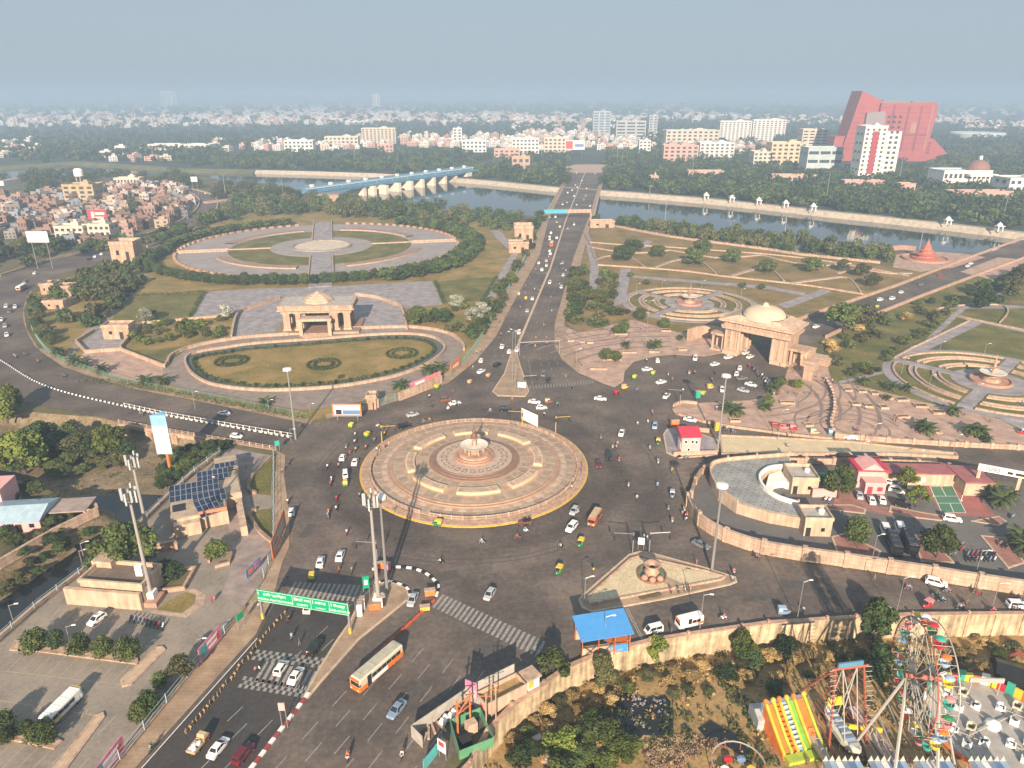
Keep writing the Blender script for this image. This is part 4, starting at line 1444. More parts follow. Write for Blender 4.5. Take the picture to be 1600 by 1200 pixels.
# kind, colour, u, v, heading in the photograph
car_list = [
 ('sedan', 'white', 342,1172,(13,-16)),('suv', 'maroon', 381,1182,(13,-16)),('hatchback', 'white', 440,1047,(12,-18)),('sedan', 'white', 463,1059,(12,-18)),('suv', 'black', 492,1016,(12,-18)),('hatchback', 'white', 483,952,(9,-20)),
 ('sedan', 'slate blue', 620,1112, DN),('sedan', 'silver', 645,940,(-10,22)),('hatchback', 'silver', 765,932,(-14,20)),('sedan', 'white', 501,881,(5,-22)),('sedan', 'white', 532,871,(8,-22)),('hatchback', 'white', 456,802,(1,-20)),
 ('hatchback', 'white', 536,717,(6,-12)),('sedan', 'white', 555,724,(5,-14)),('van', 'white', 540,744,(0,-15)),('suv', 'black', 951,716,(1,15)),('hatchback', 'maroon', 935,728,(2,15)),('sedan', 'white', 971,679,(-5,14)),
 ('suv', 'white', 893,827,(-17,19)),('hatchback', 'silver', 897,801,(-12,17)),('sedan', 'grey', 1095,854,(20,9)),('sedan', 'silver', 645,650,(20,-5)),('suv', 'black', 632,668,(20,-4)),('suv', 'black', 790,642,(20,0)),
 ('sedan', 'white', 711,632,(20,-4)),('sedan', 'white', 835,630,(20,2)),('hatchback', 'white', 846,639,(20,-1)),('sedan', 'white', 938,625,(20,2)),('sedan', 'white', 1041,621,(-12,12)),('sedan', 'white', 1078,658,(20,4)),
 ('sedan', 'white', 1328,686,(-20,-2)),('hatchback', 'white', 1027,565,(-3,-12)),('sedan', 'white', 1011,579,(20,-3)),('sedan', 'white', 1033,599,(20,-5)),('suv', 'white', 1086,562,(-3,12)),('sedan', 'white', 1117,571,(20,-5)),
 ('sedan', 'white', 1138,560,(20,-5)),('sedan', 'white', 1165,553,(20,-9)),('sedan', 'white', 1172,559,(20,-9)),('hatchback', 'white', 1156,577,(3,-12)),('hatchback', 'white', 1151,586,(4,-12)),('sedan', 'grey', 1159,593,(20,-3)),
 ('sedan', 'white', 1173,603,(20,5)),('sedan', 'silver', 1161,612,(20,5)),('hatchback', 'white', 1128,611,(3,12)),('sedan', 'white', 785,543,(8,-14)),('hatchback', 'white', 796,551,(8,-14)),('hatchback', 'white', 752,565,(6,-12)),
 ('suv', 'black', 777,572,(14,-8)),('sedan', 'white', 752,582,(14,-8)),('suv', 'brown', 697,627,(20,-3)),('sedan', 'black', 856,596,(-6,14)),('hatchback', 'grey', 849,587,(-6,14)),
 ('sedan', 'white', 350,648,(-20,-3)),('hatchback', 'white', 370,684,(20,2)),('sedan', 'silver', 1342,776,(-4,-14)),('sedan', 'white', 1361,784,(-6,-14)),('sedan', 'white', 1377,783,(-6,-14)),('suv', 'white', 1401,769,(20,4)),('suv', 'white', 1395,758,(20,4)),
 ('suv', 'black', 1409,791,(20,5)),('suv', 'white', 1487,814,(20,3)),('suv', 'white', 1462,914,(20,5)),('sedan', 'white', 1374,952,(20,5)),('suv', 'white', 1589,949,(20,1)),('van', 'white', 1021,988,(-20,5)),('hatchback', 'white', 152,971,(-14,10)),
 ('hatchback', 'pale blue', 1023,668,(-2,12)),
]
far_cars = [('hatchback', 'white', 10,480,(-6,8)),('sedan', 'grey', 15,488,(-5,9)),('hatchback', 'white', 24,481,(-4,9)),('sedan', 'white', 2,501,(-2,10)),('hatchback', 'silver', 8,511,(0,10)),('hatchback', 'white', 11,525,(0,10)),('hatchback', 'white', 56,428,(14,-6)),('sedan', 'grey', 40,441,(14,-8)),
   ('hatchback', 'white', 150,402,(14,-6)),('hatchback', 'white', 160,398,(14,-6)),('sedan', 'black', 140,406,(14,-6)),('hatchback', 'white', 321,303,(1,-10)),
   ('sedan', 'white', 1275,512,(20,-8)),('suv', 'white', 1375,470,(20,-8)),('suv', 'white', 1394,468,(20,-8)),('hatchback', 'white', 1408,458,(20,-8)),('sedan', 'grey', 1439,446,(20,-8)),('sedan', 'white', 1512,417,(20,-8)),('sedan', 'white', 1517,413,(20,-8)),('hatchback', 'red', 1469,432,(20,-8))]
nb = [(824,487),(832,468),(847,423),(854,416),(842,412),(854,409),(811,521),(859,393),(860,398),(875,355),(870,348),(861,365),(859,371),(859,375),(870,373),(886,317),(879,320),(887,302),(894,298),
  (902,293),(899,290),(909,283),(886,330),(879,330),(901,271),(859,340),(868,340),(897,307),(808,548)]
nb2 = [(879,412),(880,431),(859,443),(877,450),(887,358),(897,352),(901,321),(917,295),(915,307),(934,285),(930,272),(922,323),(912,313)]
for i, (u, v) in enumerate(nb):
 far_cars.append((['hatchback', 'sedan', 'suv'][i % 3], 'white' if i % 5 else 'silver', u, v, (6,-15)))
for i, (u, v) in enumerate(nb2):
 far_cars.append((['hatchback', 'sedan', 'suv'][i % 3], 'white' if i % 4 else 'silver', u, v, (-6,15)))
CN = {'suv': 'sport utility car', 'van': 'boxy van', 'sedan': 'saloon car', 'hatchback': 'small hatchback car'}
for kind, col_, u, v, dr in car_list:
 o = place((kind, True), lambda k=kind: make_car(k, True), u, v, dr, base=f'{col_} {CN[kind]}', cat='van' if kind == 'van' else 'car', group='cars on the roads', colour=col_, z=.09 if not (1240 < u < 1560 and 735 < v < 840) else .125)
 o.name = 'parked_car' if (1330 < u < 1500 and 750 < v < 800) else ('van' if kind == 'van' else 'car')
for kind, col_, u, v, dr in far_cars:
 place((kind, False), lambda k=kind: make_car(k, False), u, v, dr, base=f'{col_} {CN[kind]}', group='distant cars', colour=col_)

# auto-rickshaw
def make_auto():
 r = thing('auto_rickshaw', '', 'auto rickshaw')
 loft(MB(),[(-1.25,.30,.80,.58),(-1.1,.22,.95,.64),(.35,.22,.95,.64),(.8,.24,.95,.46),(1.2,.30,.82,.26),(1.3,.4,.7,.18)]).build('body', PAINT['green'], r)
 mb = MB()
 v = cab(mb, (-1.2,.92),(-1.15,.45),.94,1.68,.62,.58)
 # canopy: roof sheet, rear wall and posts
 c = MB()
 c.box((-.38,0,1.55),(1.75,1.28,.20), tp=.9)
 c.box((-1.16,0,.9),(.10,1.22,.7))
 c.box((-.75,.60,.9),(.80,.05,.68)).box((-.75,-.60,.9),(.80,.05,.68))
 for s in (-1,1):
  c.tube((.75, s * .45,.9),(.45, s * .55,1.6),.04,.04,4)
 c.build('canopy', PAINT['yellow'], r)
 pane(v, (1,2,6,5),.1,.9,.06,.9,.01).build('windscreen', M_CGLASS, r)
 MB().box((-.7,0,.9),(.6,1.0,.3)).build('seat', M_BLACK, r)
 for x, y in ((-.75,.55),(-.75,-.55),(1.0,0)):
  put('wheel', WHEEL_SM, r, (x, y, .24))
 MB().tube((1.3,0,.72),(1.36,0,.72),.1,.1,8).build('headlight', M_HEADL, r)
 return r

autos = [(540,758,(1,-14),0,0),(488,904,(5,-20),0,0),(683,821,(-20,-3),0,0),(907,852,(-10,18),0,0),(873,895,(-12,18),0,0),(550,668,(12,-10),0,0),(575,682,(12,-8),0,0),(684,607,(12,-6),0,0),(764,590,(14,-8), 'tan', 'brown'),
   (735,600,(14,-8), 'tan', 'brown'),(857,630,(20,0), 'tan', 'brown'),(992,592,(10,-8),0,0),(1021,586,(10,-8),0,0),(1110,607,(20,-2),0, 'tan'),(1099,618,(14,-8),0,0),(976,607,(20,-3), 'tan', 'yellow'),(964,617,(18,-4), 'red', 'maroon'),
   (1028,694,(-1,12),0,0),(1297,678,(-2,-12), 'pale blue', 'blue'),(1272,678,(20,2), 'pale green', 'tan'),(1224,959,(20,1), 'pale blue', 'slate blue'),(1448,948,(-14,8), 'pink', 'red'),(1050,776,(0,14), 'silver', 'slate blue'),(1371,482,(20,-8),0,0),(822,468,(6,-12),0, 'orange'),
   (811,461,(6,-12), 'tan', 'tan'),(1240,672,(20,2), 'pink', 'red'),(1225,670,(20,2), 'red', 'pink'),(1212,668,(20,2), 'red', 'brown'),(1597,678,(-20,-1), 'white', 'red')]
for u, v, dr, cc, bc in autos:
 cn = cc or 'yellow'
 bn = bc or 'green'
 nm = f'{cn} topped {bn} auto rickshaw'
 o = place(('auto',), make_auto, u, v, dr, base=nm, cat='auto rickshaw', group='auto rickshaws in traffic')
 for c in o.children:
  n = c.name.split('.')[0]
  if n == 'canopy':
   objmat(c, PAINT[cn])
  if n == 'body':
   objmat(c, PAINT[bn])

# motorcycles and riders
def make_bike():
 r = thing('motorcycle', '', 'motorcycle')
 mb = loft(MB(),[(-.55,.62,.74,.10),(-.45,.55,.80,.13),(.0,.55,.80,.13),(.15,.58,.92,.15),(.45,.62,.95,.13),(.55,.7,.85,.06)], chamfer=.06)
 mb.box((0,0,.28),(.5,.22,.3))
 mb.tube((.5,0,.85),(.68,0,.32),.05,.05,5)
 mb.tube((-.3,.1,.5),(-.65,.1,.32),.04,.04,5)
 mb.build('body', PAINT['black'], r)
 MB().tube((.48,-.33,1.0),(.48,.33,1.0),.03,.03,5).build('handlebar', M_METAL, r)
 for x in (-.65,.68):
  put('wheel', BW, r, (x, 0,.31))
 MB().tube((.6,0,.88),(.66,0,.88),.09,.09,8).build('headlight', M_HEADL, r)
 return r

BW = wheel_mesh(.31,.12)

def skin_mesh(name, joints, edges):
 me = bpy.data.meshes.new(name)
 me.from_pydata([j[0] for j in joints], edges, [])
 ob = bpy.data.objects.new(name, me)
 COL.objects.link(ob)
 sk = ob.modifiers.new('s', 'SKIN')
 for i, j in enumerate(joints):
  rr = j[1] if hasattr(j[1], '__len__') else (j[1], j[1])
  me.skin_vertices[0].data[i].radius = rr
  me.skin_vertices[0].data[i].use_root = (i == 0)
 ss = ob.modifiers.new('u', 'SUBSURF')
 ss.levels = 1
 ss.render_levels = 1
 dg = bpy.context.evaluated_depsgraph_get()
 dg.update()
 out = bpy.data.meshes.new_from_object(ob.evaluated_get(dg))
 out.name = name
 bpy.data.objects.remove(ob)
 bpy.data.meshes.remove(me)
 return out

M_SKIN = mat('skin', (.26,.13,.075),.6)
M_HAIR = mat('hair', (.012,.010,.009),.5)

def colour_body(me, hip, neck, headz):
 me.materials.clear()
 for m in (PAINT_CL['white'], PAINT_CL['dark'], M_SKIN, M_HAIR):
  me.materials.append(m)
 for p in me.polygons:
  c = p.center
  if c.z > headz + .02 or (c.z > headz - .10 and c.x < -.0 + HEADX[0]):
   p.material_index = 3
  elif c.z > neck:
   p.material_index = 2
  elif hip(c):
   p.material_index = 1
  else:
   p.material_index = 0
  p.use_smooth = True

PAINT_CL = {k: mat('cloth_' + k, c, .9) for k, c in {'white': (.62,.60,.56), 'dark': (.03,.03,.04), 'red': (.42,.03,.04), 'blue': (.05,.10,.28), 'yellow': (.60,.38,.05), 'pink': (.55,.18,.25), 'grey': (.22,.22,.22),
              'green': (.06,.18,.09), 'brown': (.16,.09,.05), 'orange': (.6,.18,.03), 'pale blue': (.28,.40,.55)}.items()}
HEADX = [0.0]

def person_mesh(pose):
 if pose == 'ride':
  J = [((-.12,0,.92),.16),((-.05,0,1.15),.15),((.02,0,1.38),(.19,.13)),((.05,0,1.50),.065),((.08,0,1.60),.10),((.07,0,1.72),.105),((.06,0,1.80),.07),
    ((.05,.20,1.38),.07),((.22,.26,1.16),.055),((.44,.25,1.04),.045),((.05,-.20,1.38),.07),((.22,-.26,1.16),.055),((.44,-.25,1.04),.045),
    ((-.05,.13,.88),.11),((.28,.20,.78),.085),((.15,.19,.42),.06),((.25,.19,.34),.05),((-.05,-.13,.88),.11),((.28,-.20,.78),.085),((.15,-.19,.42),.06),((.25,-.19,.34),.05)]
  hip = lambda c: c.z < .97 and abs(c.y) < .34 and not (c.x > .36)
  neck, hz = 1.46,1.74
  HEADX[0] = .02
 else:
  s = .22 if pose == 'walk' else .04
  J = [((0,0,.92),.15),((0,0,1.15),.14),((0,0,1.38),(.19,.12)),((.01,0,1.50),.06),((.02,0,1.58),.095),((.02,0,1.68),.10),((.01,0,1.76),.065),
    ((0,.20,1.38),.065),((-.06 * s * 5,.25,1.12),.05),((.10,.25,.88),.04),((0,-.20,1.38),.065),((.06 * s * 5,-.25,1.12),.05),((.14,-.25,.88),.04),
    ((0,.10,.88),.10),((s * .6,.11,.48),.07),((s, .11,.08),.05),((s + .14,.12,.05),.04),((0,-.10,.88),.10),((-s * .4,-.11,.48),.07),((-s, -.11,.08),.05),((-s + .14,-.12,.05),.04)]
  hip = lambda c: c.z < .96 and abs(c.y) < .205
  neck, hz = 1.46,1.70
  HEADX[0] = -.02
 E = [(0,1),(1,2),(2,3),(3,4),(4,5),(5,6),(2,7),(7,8),(8,9),(2,10),(10,11),(11,12),(0,13),(13,14),(14,15),(15,16),(0,17),(17,18),(18,19),(19,20)]
 me = skin_mesh('person', J, E)
 colour_body(me, hip, neck, hz)
 return me

PM = {p: person_mesh(p) for p in ('stand', 'walk', 'ride')}
CL = ['white', 'red', 'blue', 'pink', 'grey', 'yellow', 'brown', 'pale blue', 'green', 'orange', 'white', 'dark']

def person(u, v, pose='walk', z=.1, ang=None, shirt=None, at=None, base=None):
 q = at or W(u, v, z)
 o = put('person', PM[pose], None, q, ang if ang is not None else random.uniform(0,6.28))
 s = shirt or random.choice(CL)
 objmat(o, PAINT_CL[s],0)
 t = random.choice(['dark', 'dark', 'blue', 'grey', 'brown'])
 objmat(o, PAINT_CL[t],1)
 o.scale = (1,1, random.uniform(.94,1.04))
 later(o, base or (f'person in {"dark" if s == "dark" else s} top ' + {'walk': 'walking', 'stand': 'standing', 'ride': 'riding a motorcycle'}[pose]), 'person', 'people about the junction')
 return o

def bike(u, v, dr, rider=True, z=.09, col_=None, pillion=None, rz=None):
 col_ = col_ or random.choice(['black', 'black', 'black', 'red', 'grey', 'white', 'slate blue'])
 o = place(('bike',), make_bike, u, v, dr, base=f'{col_} motorcycle' + (' being ridden' if rider else ' parked'), cat='motorcycle', group='motorcycles on the roads' if rider else 'parked motorcycles', colour=col_, parts=('body',), z=z, rz=rz)
 if rider:
  a = o.rotation_euler[2]
  s = random.choice(CL)
  person(0,0, 'ride', at=o.location.copy(), ang=a, shirt=s)
  if pillion or (pillion is None and random.random() < .35):
   person(0,0, 'ride', at=o.location + Vector((-.42 * cos(a),-.42 * sin(a),.06)), ang=a)
 return o

bikes = [(555,682,(10,-10)),(555,693,(10,-10)),(541,701,(8,-12)),(572,702,(6,-14)),(585,691,(12,-10)),(556,706,(6,-14)),(590,667,(20,-3)),(601,681,(14,-10)),(526,783,(1,-16)),(514,802,(2,-16)),(542,835,(3,-18)),(562,777,(-2,-16)),
   (530,893,(5,-20)),(550,895,(5,-20)),(452,725,(2,-14)),(450,786,(1,-16)),(662,661,(20,-3)),(671,659,(20,-3)),(996,665,(-2,12)),(1012,662,(2,12)),(957,702,(0,14)),(963,701,(0,14)),(967,722,(0,14)),(982,761,(-3,14)),(1015,703,(0,14)),
   (1028,725,(4,14)),(1050,738,(-8,12)),(1044,798,(2,16)),(1050,817,(4,16)),(927,896,(0,-16)),(1146,897,(3,14)),(1181,873,(14,6)),(1190,863,(14,6)),(1027,761,(0,14)),(1019,648,(6,12)),(1067,613,(8,-10)),(1050,596,(-4,12)),
   (1044,587,(-4,12)),(1077,585,(14,-4)),(1085,585,(14,-4)),(1117,585,(-3,-12)),(1112,596,(-3,-12)),(1055,558,(14,-2)),(1010,566,(14,-2)),(884,590,(-6,12)),(872,635,(20,4)),(995,610,(14,-2)),(894,608,(14,2)),(1419,922,(18,4)),(1462,931,(18,4)),(1471,941,(18,4)),
   (1479,926,(18,4)),(1526,928,(-18,-4)),(1510,946,(14,-4)),(1500,952,(-18,0)),(1589,937,(18,2)),(1550,957,(18,2)),(1130,968,(18,4)),(451,971,(9,-18)),(456,999,(9,-18)),(544,1186,(-3,18)),(629,1183,(-5,18)),(239,1172,(13,-16)),(39,556,(12,6)),(24,559,(12,6)),(59,566,(14,4)),(100,590,(16,5)),(221,650,(18,4)),
   (438,680,(18,2)),(470,668,(-18,-2)),(700,640,(18,-3)),(708,614,(16,-6)),(672,622,(16,-6)),(1072,812,(4,14)),(1069,800,(4,14)),(1230,700,(18,1)),(1338,674,(-18,0)),(1310,692,(18,1)),(1135,672,(18,2)),(1146,678,(18,2)),(1120,640,(-12,6))]
for u, v, dr in bikes:
 bike(u, v, dr)
rb = random.Random(4)
for k in range(26):      # more riders circling the island
 a = rb.uniform(0,6.28)
 r_ = rb.uniform(37,50)
 q = Vector((-10.9 + r_ * cos(a),187 + r_ * sin(a)))
 if poly_in(q, main_poly) and seg_dist(q, main_poly) > 3 and not (q.x > 22 and q.y < 165):
  o = bike(800,700,(1,1), rz=a - pi / 2, pillion=False)
  dl = Vector((q.x, q.y, .09)) - o.location
  o.location += dl
  PENDING[-1][0].location += dl
for i in range(34):      # riders strung out along the bridge road
 t = rb.random()
 left = rb.random() < .6
 vv = 400 + 150 * t ** 1.3
 ul, um, ur = 843 + (vv - 400) * -.52,868 - (vv - 400) * .40,897 - (vv - 400) * .21
 uu = ul + (um - ul) * rb.uniform(.08,.9) if left else um + (ur - um) * rb.uniform(.15,.9)
 bike(uu, vv, (6,-15) if left else (-6,15), pillion=False)
# parked motorcycles
for k in range(28):      # at the archway
 t = k / 27
 u, v = 1168 + 47 * t + rb.uniform(-2,2),573 + 46 * (t if k % 2 else t * .8) + rb.uniform(-1,1) - (1 - t) * 2
 if v > 617:
  v = 617
 bike(u, v, (12,-5), False)
for k in range(9):
 bike(205 + 6.3 * k, 968 + k * 1.6,(6,-14), False, z=.05)
for k in range(10):
 bike(1485 + (k % 4) * 6 + rb.uniform(-1,1),852 + (k // 4) * 8,(14,-4), False, z=.13)
for k in range(14):
 bike(1512 + (k % 7) * 7,868 + (k // 7) * 8,(8,-10), False, z=.13)
for u, v in ((1290,782),(1296,783),(1420,834),(1345,845),(1575,850),(1570,856),(1562,851),(1582,809),(590,940),(1061,716),(1072,717),(1100,718)):
 bike(u, v, (14,-4), False, z=.13)

# people on foot
for u, v, p, z in [(589,706, 'stand', .55),(616,801, 'walk', .55),(909,731, 'stand', .55),(908,741, 'walk', .55),(893,765, 'stand', .55),(640,812, 'walk', .1),(1048,928, 'walk', .27),(1060,927, 'stand', .27),(1070,926, 'stand', .27),(1074,923, 'stand', .27),(1078,925, 'stand', .27),(1144,909, 'stand', .27),(1088,883, 'walk', .1),
     (441,739, 'walk', .2),(450,906, 'walk', .2),(444,918, 'walk', .2),(405,951, 'stand', .2),(400,1052, 'stand', .1),(406,1050, 'stand', .1),(1247,637, 'walk', .15),(1277,621, 'walk', .15),(1260,618, 'walk', .15),(1245,619, 'walk', .15),(1395,658, 'walk', .15),(1399,660, 'walk', .15),(1505,608, 'walk', .3),(1299,623, 'walk', .15),(1249,579, 'walk', .15),
     (1216,568, 'stand', .15),(1287,598, 'stand', .15),(789,498, 'walk', .16),(772,518, 'walk', .16),(752,551, 'walk', .16),(745,553, 'walk', .16),(735,573, 'walk', .16),(739,577, 'walk', .16),(1366,906, 'walk', .1),(1255,957, 'walk', .1),(1020,995, 'stand', .1),(385,733, 'walk', .1),(331,942, 'walk', .1),(335,940, 'walk', .1),(1218,572, 'stand', .15),
     (1208,614, 'stand', .15),(1214,608, 'stand', .15),(1220,600, 'stand', .15),(1275,590, 'walk', .15),(1300,598, 'walk', .15),(912,546, 'walk', .16),(909,572, 'walk', .16),(1002,516, 'walk', .16),(1070,816, 'stand', .1),(1066,806, 'stand', .1),(1073,808, 'stand', .1),(1006,843, 'stand', .1),(1011,844, 'stand', .1),(1268,618, 'walk', .15),(1231,616, 'walk', .15),
     (1352,640, 'stand', .15),(1498,652, 'stand', .15),(1506,650, 'walk', .15),(1230,682, 'stand', .1),(1240,680, 'stand', .1),(1220,678, 'stand', .1),(1206,676, 'stand', .1),(1546,660, 'walk', .15),(1596,633, 'walk', .15),(1600,634, 'walk', .15),(1240,580, 'walk', .15),(1380,658, 'walk', .15),(781,505, 'walk', .16),(776,512, 'walk', .16),(797,480, 'walk', .16),(1590,955, 'stand', .1),(1583,956, 'stand', .1),(1548,956, 'stand', .1),
     (1049,990, 'stand', .1),(468,1008, 'walk', .1)]:
 person(u, v, p, z)

# ------------------------------------------------------------------ larger vehicles, one of a kind
def bus(label, u, v, dr, L, Wd, H, body, roof, lower, nwin=7, z=.09, name='bus', cat='bus', frontcol=None, group=None):
 q = W(u, v, z)
 o = thing(name, label, cat, q, heading(u, v, *dr), group)
 loft(MB(),[(-L / 2,.55, H * .42, Wd / 2 - .06),(-L / 2 + .15,.42, H * .46, Wd / 2),(L / 2 - .3,.42, H * .46, Wd / 2),(L / 2,.5, H * .44, Wd / 2 - .1)]).build('lower_body', lower, o)
 loft(MB(),[(-L / 2, H * .44, H - .12, Wd / 2 - .08),(-L / 2 + .2, H * .44, H - .04, Wd / 2 - .02),(L / 2 - .45, H * .44, H - .04, Wd / 2 - .02),(L / 2 - .12, H * .44, H - .25, Wd / 2 - .1)], chamfer=.18).build('upper_body', body, o)
 rf = MB().box((-.1,0, H - .06),(L - .9, Wd - .5,.10)).build('roof', roof, o)
 for i in range(4):
  MB().box((-L / 2 + .9 + i * (L - 1.8) / 3.2,0, H + .04),(.12, Wd - .6,.05)).build('roof_rib', roof, rf)
 w = (L - 2.6) / nwin
 for s in (-1,1):
  for i in range(nwin):
   if s == 1 and i == nwin - 1:
    MB().box((-L / 2 + .7 + w * (i + .5), s * (Wd / 2 - .01),.6),(w * .8,.05, H * .72)).build('door', M_CGLASS, o)
   else:
    MB().box((-L / 2 + .7 + w * (i + .5), s * (Wd / 2 - .01), H * .52),(w * .92,.05, H * .26)).build('side_window', M_CGLASS, o)
  MB().box((L / 2 - .01, s * (Wd / 2 - .45),.8),(.08,.35,.22)).build('headlight', M_HEADL, o)
  MB().box((L / 2 + .05, s * (Wd / 2 + .16), H * .62),(.1,.22,.4)).build('wing_mirror', M_BLACK, o)
 MB().box((L / 2 - .16,0, H * .47),(.10, Wd - .5, H * .30)).build('windscreen', M_CGLASS, o)
 MB().box((-L / 2 - .01,0, H * .55),(.06, Wd - .7, H * .25)).build('rear_window', M_CGLASS, o)
 for x in (-L * .28, L * .33):
  for s in (-1,1):
   put('wheel', WHEEL_BIG, o, (x, s * (Wd / 2 - .18),.48))
 if frontcol:
  MB().box((L / 2 - .12,0, H - .55),(.22, Wd - .35,.42)).build('destination_board', frontcol, o)
  MB().box((-L / 2 + 1.4, Wd / 2 + .015, H * .30),(2.8,.05, H * .22)).box((-L / 2 + 1.4,-Wd / 2 - .015, H * .30),(2.8,.05, H * .22)).build('rear_stripe', frontcol, o)
  MB().box((.6, Wd / 2 + .02, H * .22),(4.2,.05, H * .26)).box((.6,-Wd / 2 - .02, H * .22),(4.2,.05, H * .26)).build('side_panel', PAINT['white'], o)
 return o

bus('orange and cream city bus with ribbed grey roof heading down the wide road', 590,1052,(-20,17.5),11.5,2.6,3.2, PAINT['cream'], mat('bus_roof', (.44,.42,.33),.8,.15,.8), PAINT['orange'],7, frontcol=PAINT['orange'])
bus('orange and brown minibus with tan roof beside the round island', 929,815,(-12,19),6.0,2.1,2.7, paint('rust', (.42,.13,.06)), mat('minibus_roof', (.46,.36,.24),.8,.15,1), paint('rust', (.42,.13,.06)),4, name='minibus', cat='minibus')
bus('white ambulance with orange stripes by the blue-roofed shelter', 1076,977,(-20,5),5.6,2.0,2.5, PAINT['white'], PAINT['white'], PAINT['white'],3, name='ambulance', cat='ambulance', frontcol=PAINT['orange'])
bus('long white van with yellow blotches in the parking lot', 99,1113,(14,-14),7.4,2.2,2.6, PAINT['white'], PAINT['white'], PAINT['white'],4, z=.05, name='caravan_van', cat='van', frontcol=PAINT['yellow'])
bus('black bus with white nose in the yard, next to the white-roofed jeeps', 1395,856,(-6,-15),8.5,2.4,3.0, PAINT['black'], PAINT['black'], PAINT['black'],7, z=.13)
bus('black bus with white nose in the yard, parked beside the round tree', 1419,854,(-6,-15),8.5,2.4,3.0, PAINT['black'], PAINT['black'], PAINT['black'],7, z=.13)
bus('small brown and white bus on the bend of the western road', 35,453,(16,-9),9.5,2.4,3.0, PAINT['cream'], PAINT['white'], PAINT['brown'],6)
bus('orange bus on the bridge approach road', 862,384,(6,-15),9,2.4,3.0, PAINT['orange'], PAINT['cream'], PAINT['orange'],6)
# white cabs in front of the two black buses
for i, (u, v) in enumerate([(1382,832),(1405,830)]):
 q = W(u, v, .13)
 o = thing('police_van', ['white-roofed van in front of the black bus, nearer the yard entrance wall', 'white-roofed van in front of the black bus beside the round tree'][i], 'van', q, heading(u, v, -6,-15))
 loft(MB(),[(-2.2,.4,1.0,.85),(-2.1,.3,1.1,.9),(1.9,.3,1.1,.9),(2.2,.4,.95,.8)]).build('body', PAINT['white'], o)
 c = MB()
 vv = cab(c, (-2.15,2.0),(-2.05,1.3),1.08,2.2,.88,.8)
 c.build('cabin', PAINT['white'], o)
 pane(vv, (1,2,6,5),.06,.94,.08,.94,.015).build('windscreen', M_CGLASS, o)
 for idx in ((0,1,5,4),(2,3,7,6)):
  pane(vv, idx, .1,.9,.25,.85,.012).build('side_window', M_CGLASS, o)
 for x in (-1.4,1.4):
  for s in (-1,1):
   put('wheel', WHEEL, o, (x, s * .85,.31))
# open jeep
q = W(820,819,.09)
o = thing('open_jeep', 'open-topped rusty red jeep passing under the round island', 'jeep', q, heading(820,819,-20,3))
loft(MB(),[(-1.7,.45,.95,.72),(-1.6,.4,1.0,.76),(.3,.4,1.0,.76),(.4,.4,1.05,.70),(1.6,.42,1.0,.62),(1.7,.5,.9,.55)]).build('body', paint('jeep', (.18,.06,.04)), o)
MB().box((-.2,0,.98),(1.7,1.2,.06)).build('cab_floor', M_BLACK, o)
MB().box((.45,0,1.02),(.06,1.3,.5)).build('windscreen', M_CGLASS, o)
for x in (-.2,-1.2):
 MB().box((x, 0,1.0),(.5,1.2,.45)).build('seat', M_BLACK, o)
MB().path([(-1.5,-.7,1),(-1.5,-.7,1.75),(-1.5,.7,1.75),(-1.5,.7,1)],.05).build('roll_bar', PAINT['brown'], o)
for x in (-1.1,1.15):
 for s in (-1,1):
  put('wheel', WHEEL, o, (x, s * .7,.36), scale=1.15)
# goods pickup
q = W(312,1166,.09)
o = thing('pickup_truck', 'small brown goods pickup loaded with white sacks', 'truck', q, heading(312,1166,13,-16))
loft(MB(),[(.5,.4,1.2,.75),(.7,.35,1.35,.8),(1.7,.35,1.3,.8),(2.0,.45,1.0,.72)]).build('cab_body', PAINT['brown'], o)
c = MB()
vv = cab(c, (.5,1.8),(.6,1.4),1.3,1.9,.76,.68)
c.build('cab_roof', PAINT['tan'], o)
pane(vv, (1,2,6,5),.06,.94,.08,.94,.015).build('windscreen', M_CGLASS, o)
MB().box((-.8,0,.55),(2.6,1.6,.12)).build('load_bed', PAINT['brown'], o)
MB().wall([(-2.1,-.8),(.45,-.8),(.45,.8),(-2.1,.8)],.5,.06,.67, closed=True).build('side_board', PAINT['tan'], o)
for x, y, h in ((-1.6,-.3,.5),(-1.0,.2,.7),(-.3,-.2,.6),(-.4,.4,.45),(-1.5,.4,.45)):
 loft(MB(),[(x - .4,.7,.7 + h, .28),(x, .68,.75 + h, .36),(x + .4,.7,.7 + h, .28)]).build('sack', M_WHITE, o).location.y = y
for x in (-1.2,1.3):
 for s in (-1,1):
  put('wheel', WHEEL, o, (x, s * .7,.31))

# ================================================================== TREES AND SHRUBS
import numpy as np

def leafmat(name, c, c2):
 m = mat(name, c, .7,0,.55, col2=c2, rnd=.38, spec=.25)
 return m

M_LEAF_D = leafmat('leaf_dark', (.022,.044,.013),(.066,.096,.028))
M_LEAF_M = leafmat('leaf_mid', (.036,.062,.015),(.115,.140,.036))
M_LEAF_B = leafmat('leaf_bright', (.060,.095,.014),(.190,.220,.040))
M_LEAF_O = leafmat('leaf_olive', (.050,.055,.020),(.120,.120,.045))
M_LEAF_Y = leafmat('leaf_straw', (.22,.15,.05),(.44,.32,.14))
M_LEAF_S = leafmat('leaf_silver', (.20,.22,.17),(.45,.45,.36))
M_TRUNK = mat('bark', (.10,.07,.05),.95,.3,2)

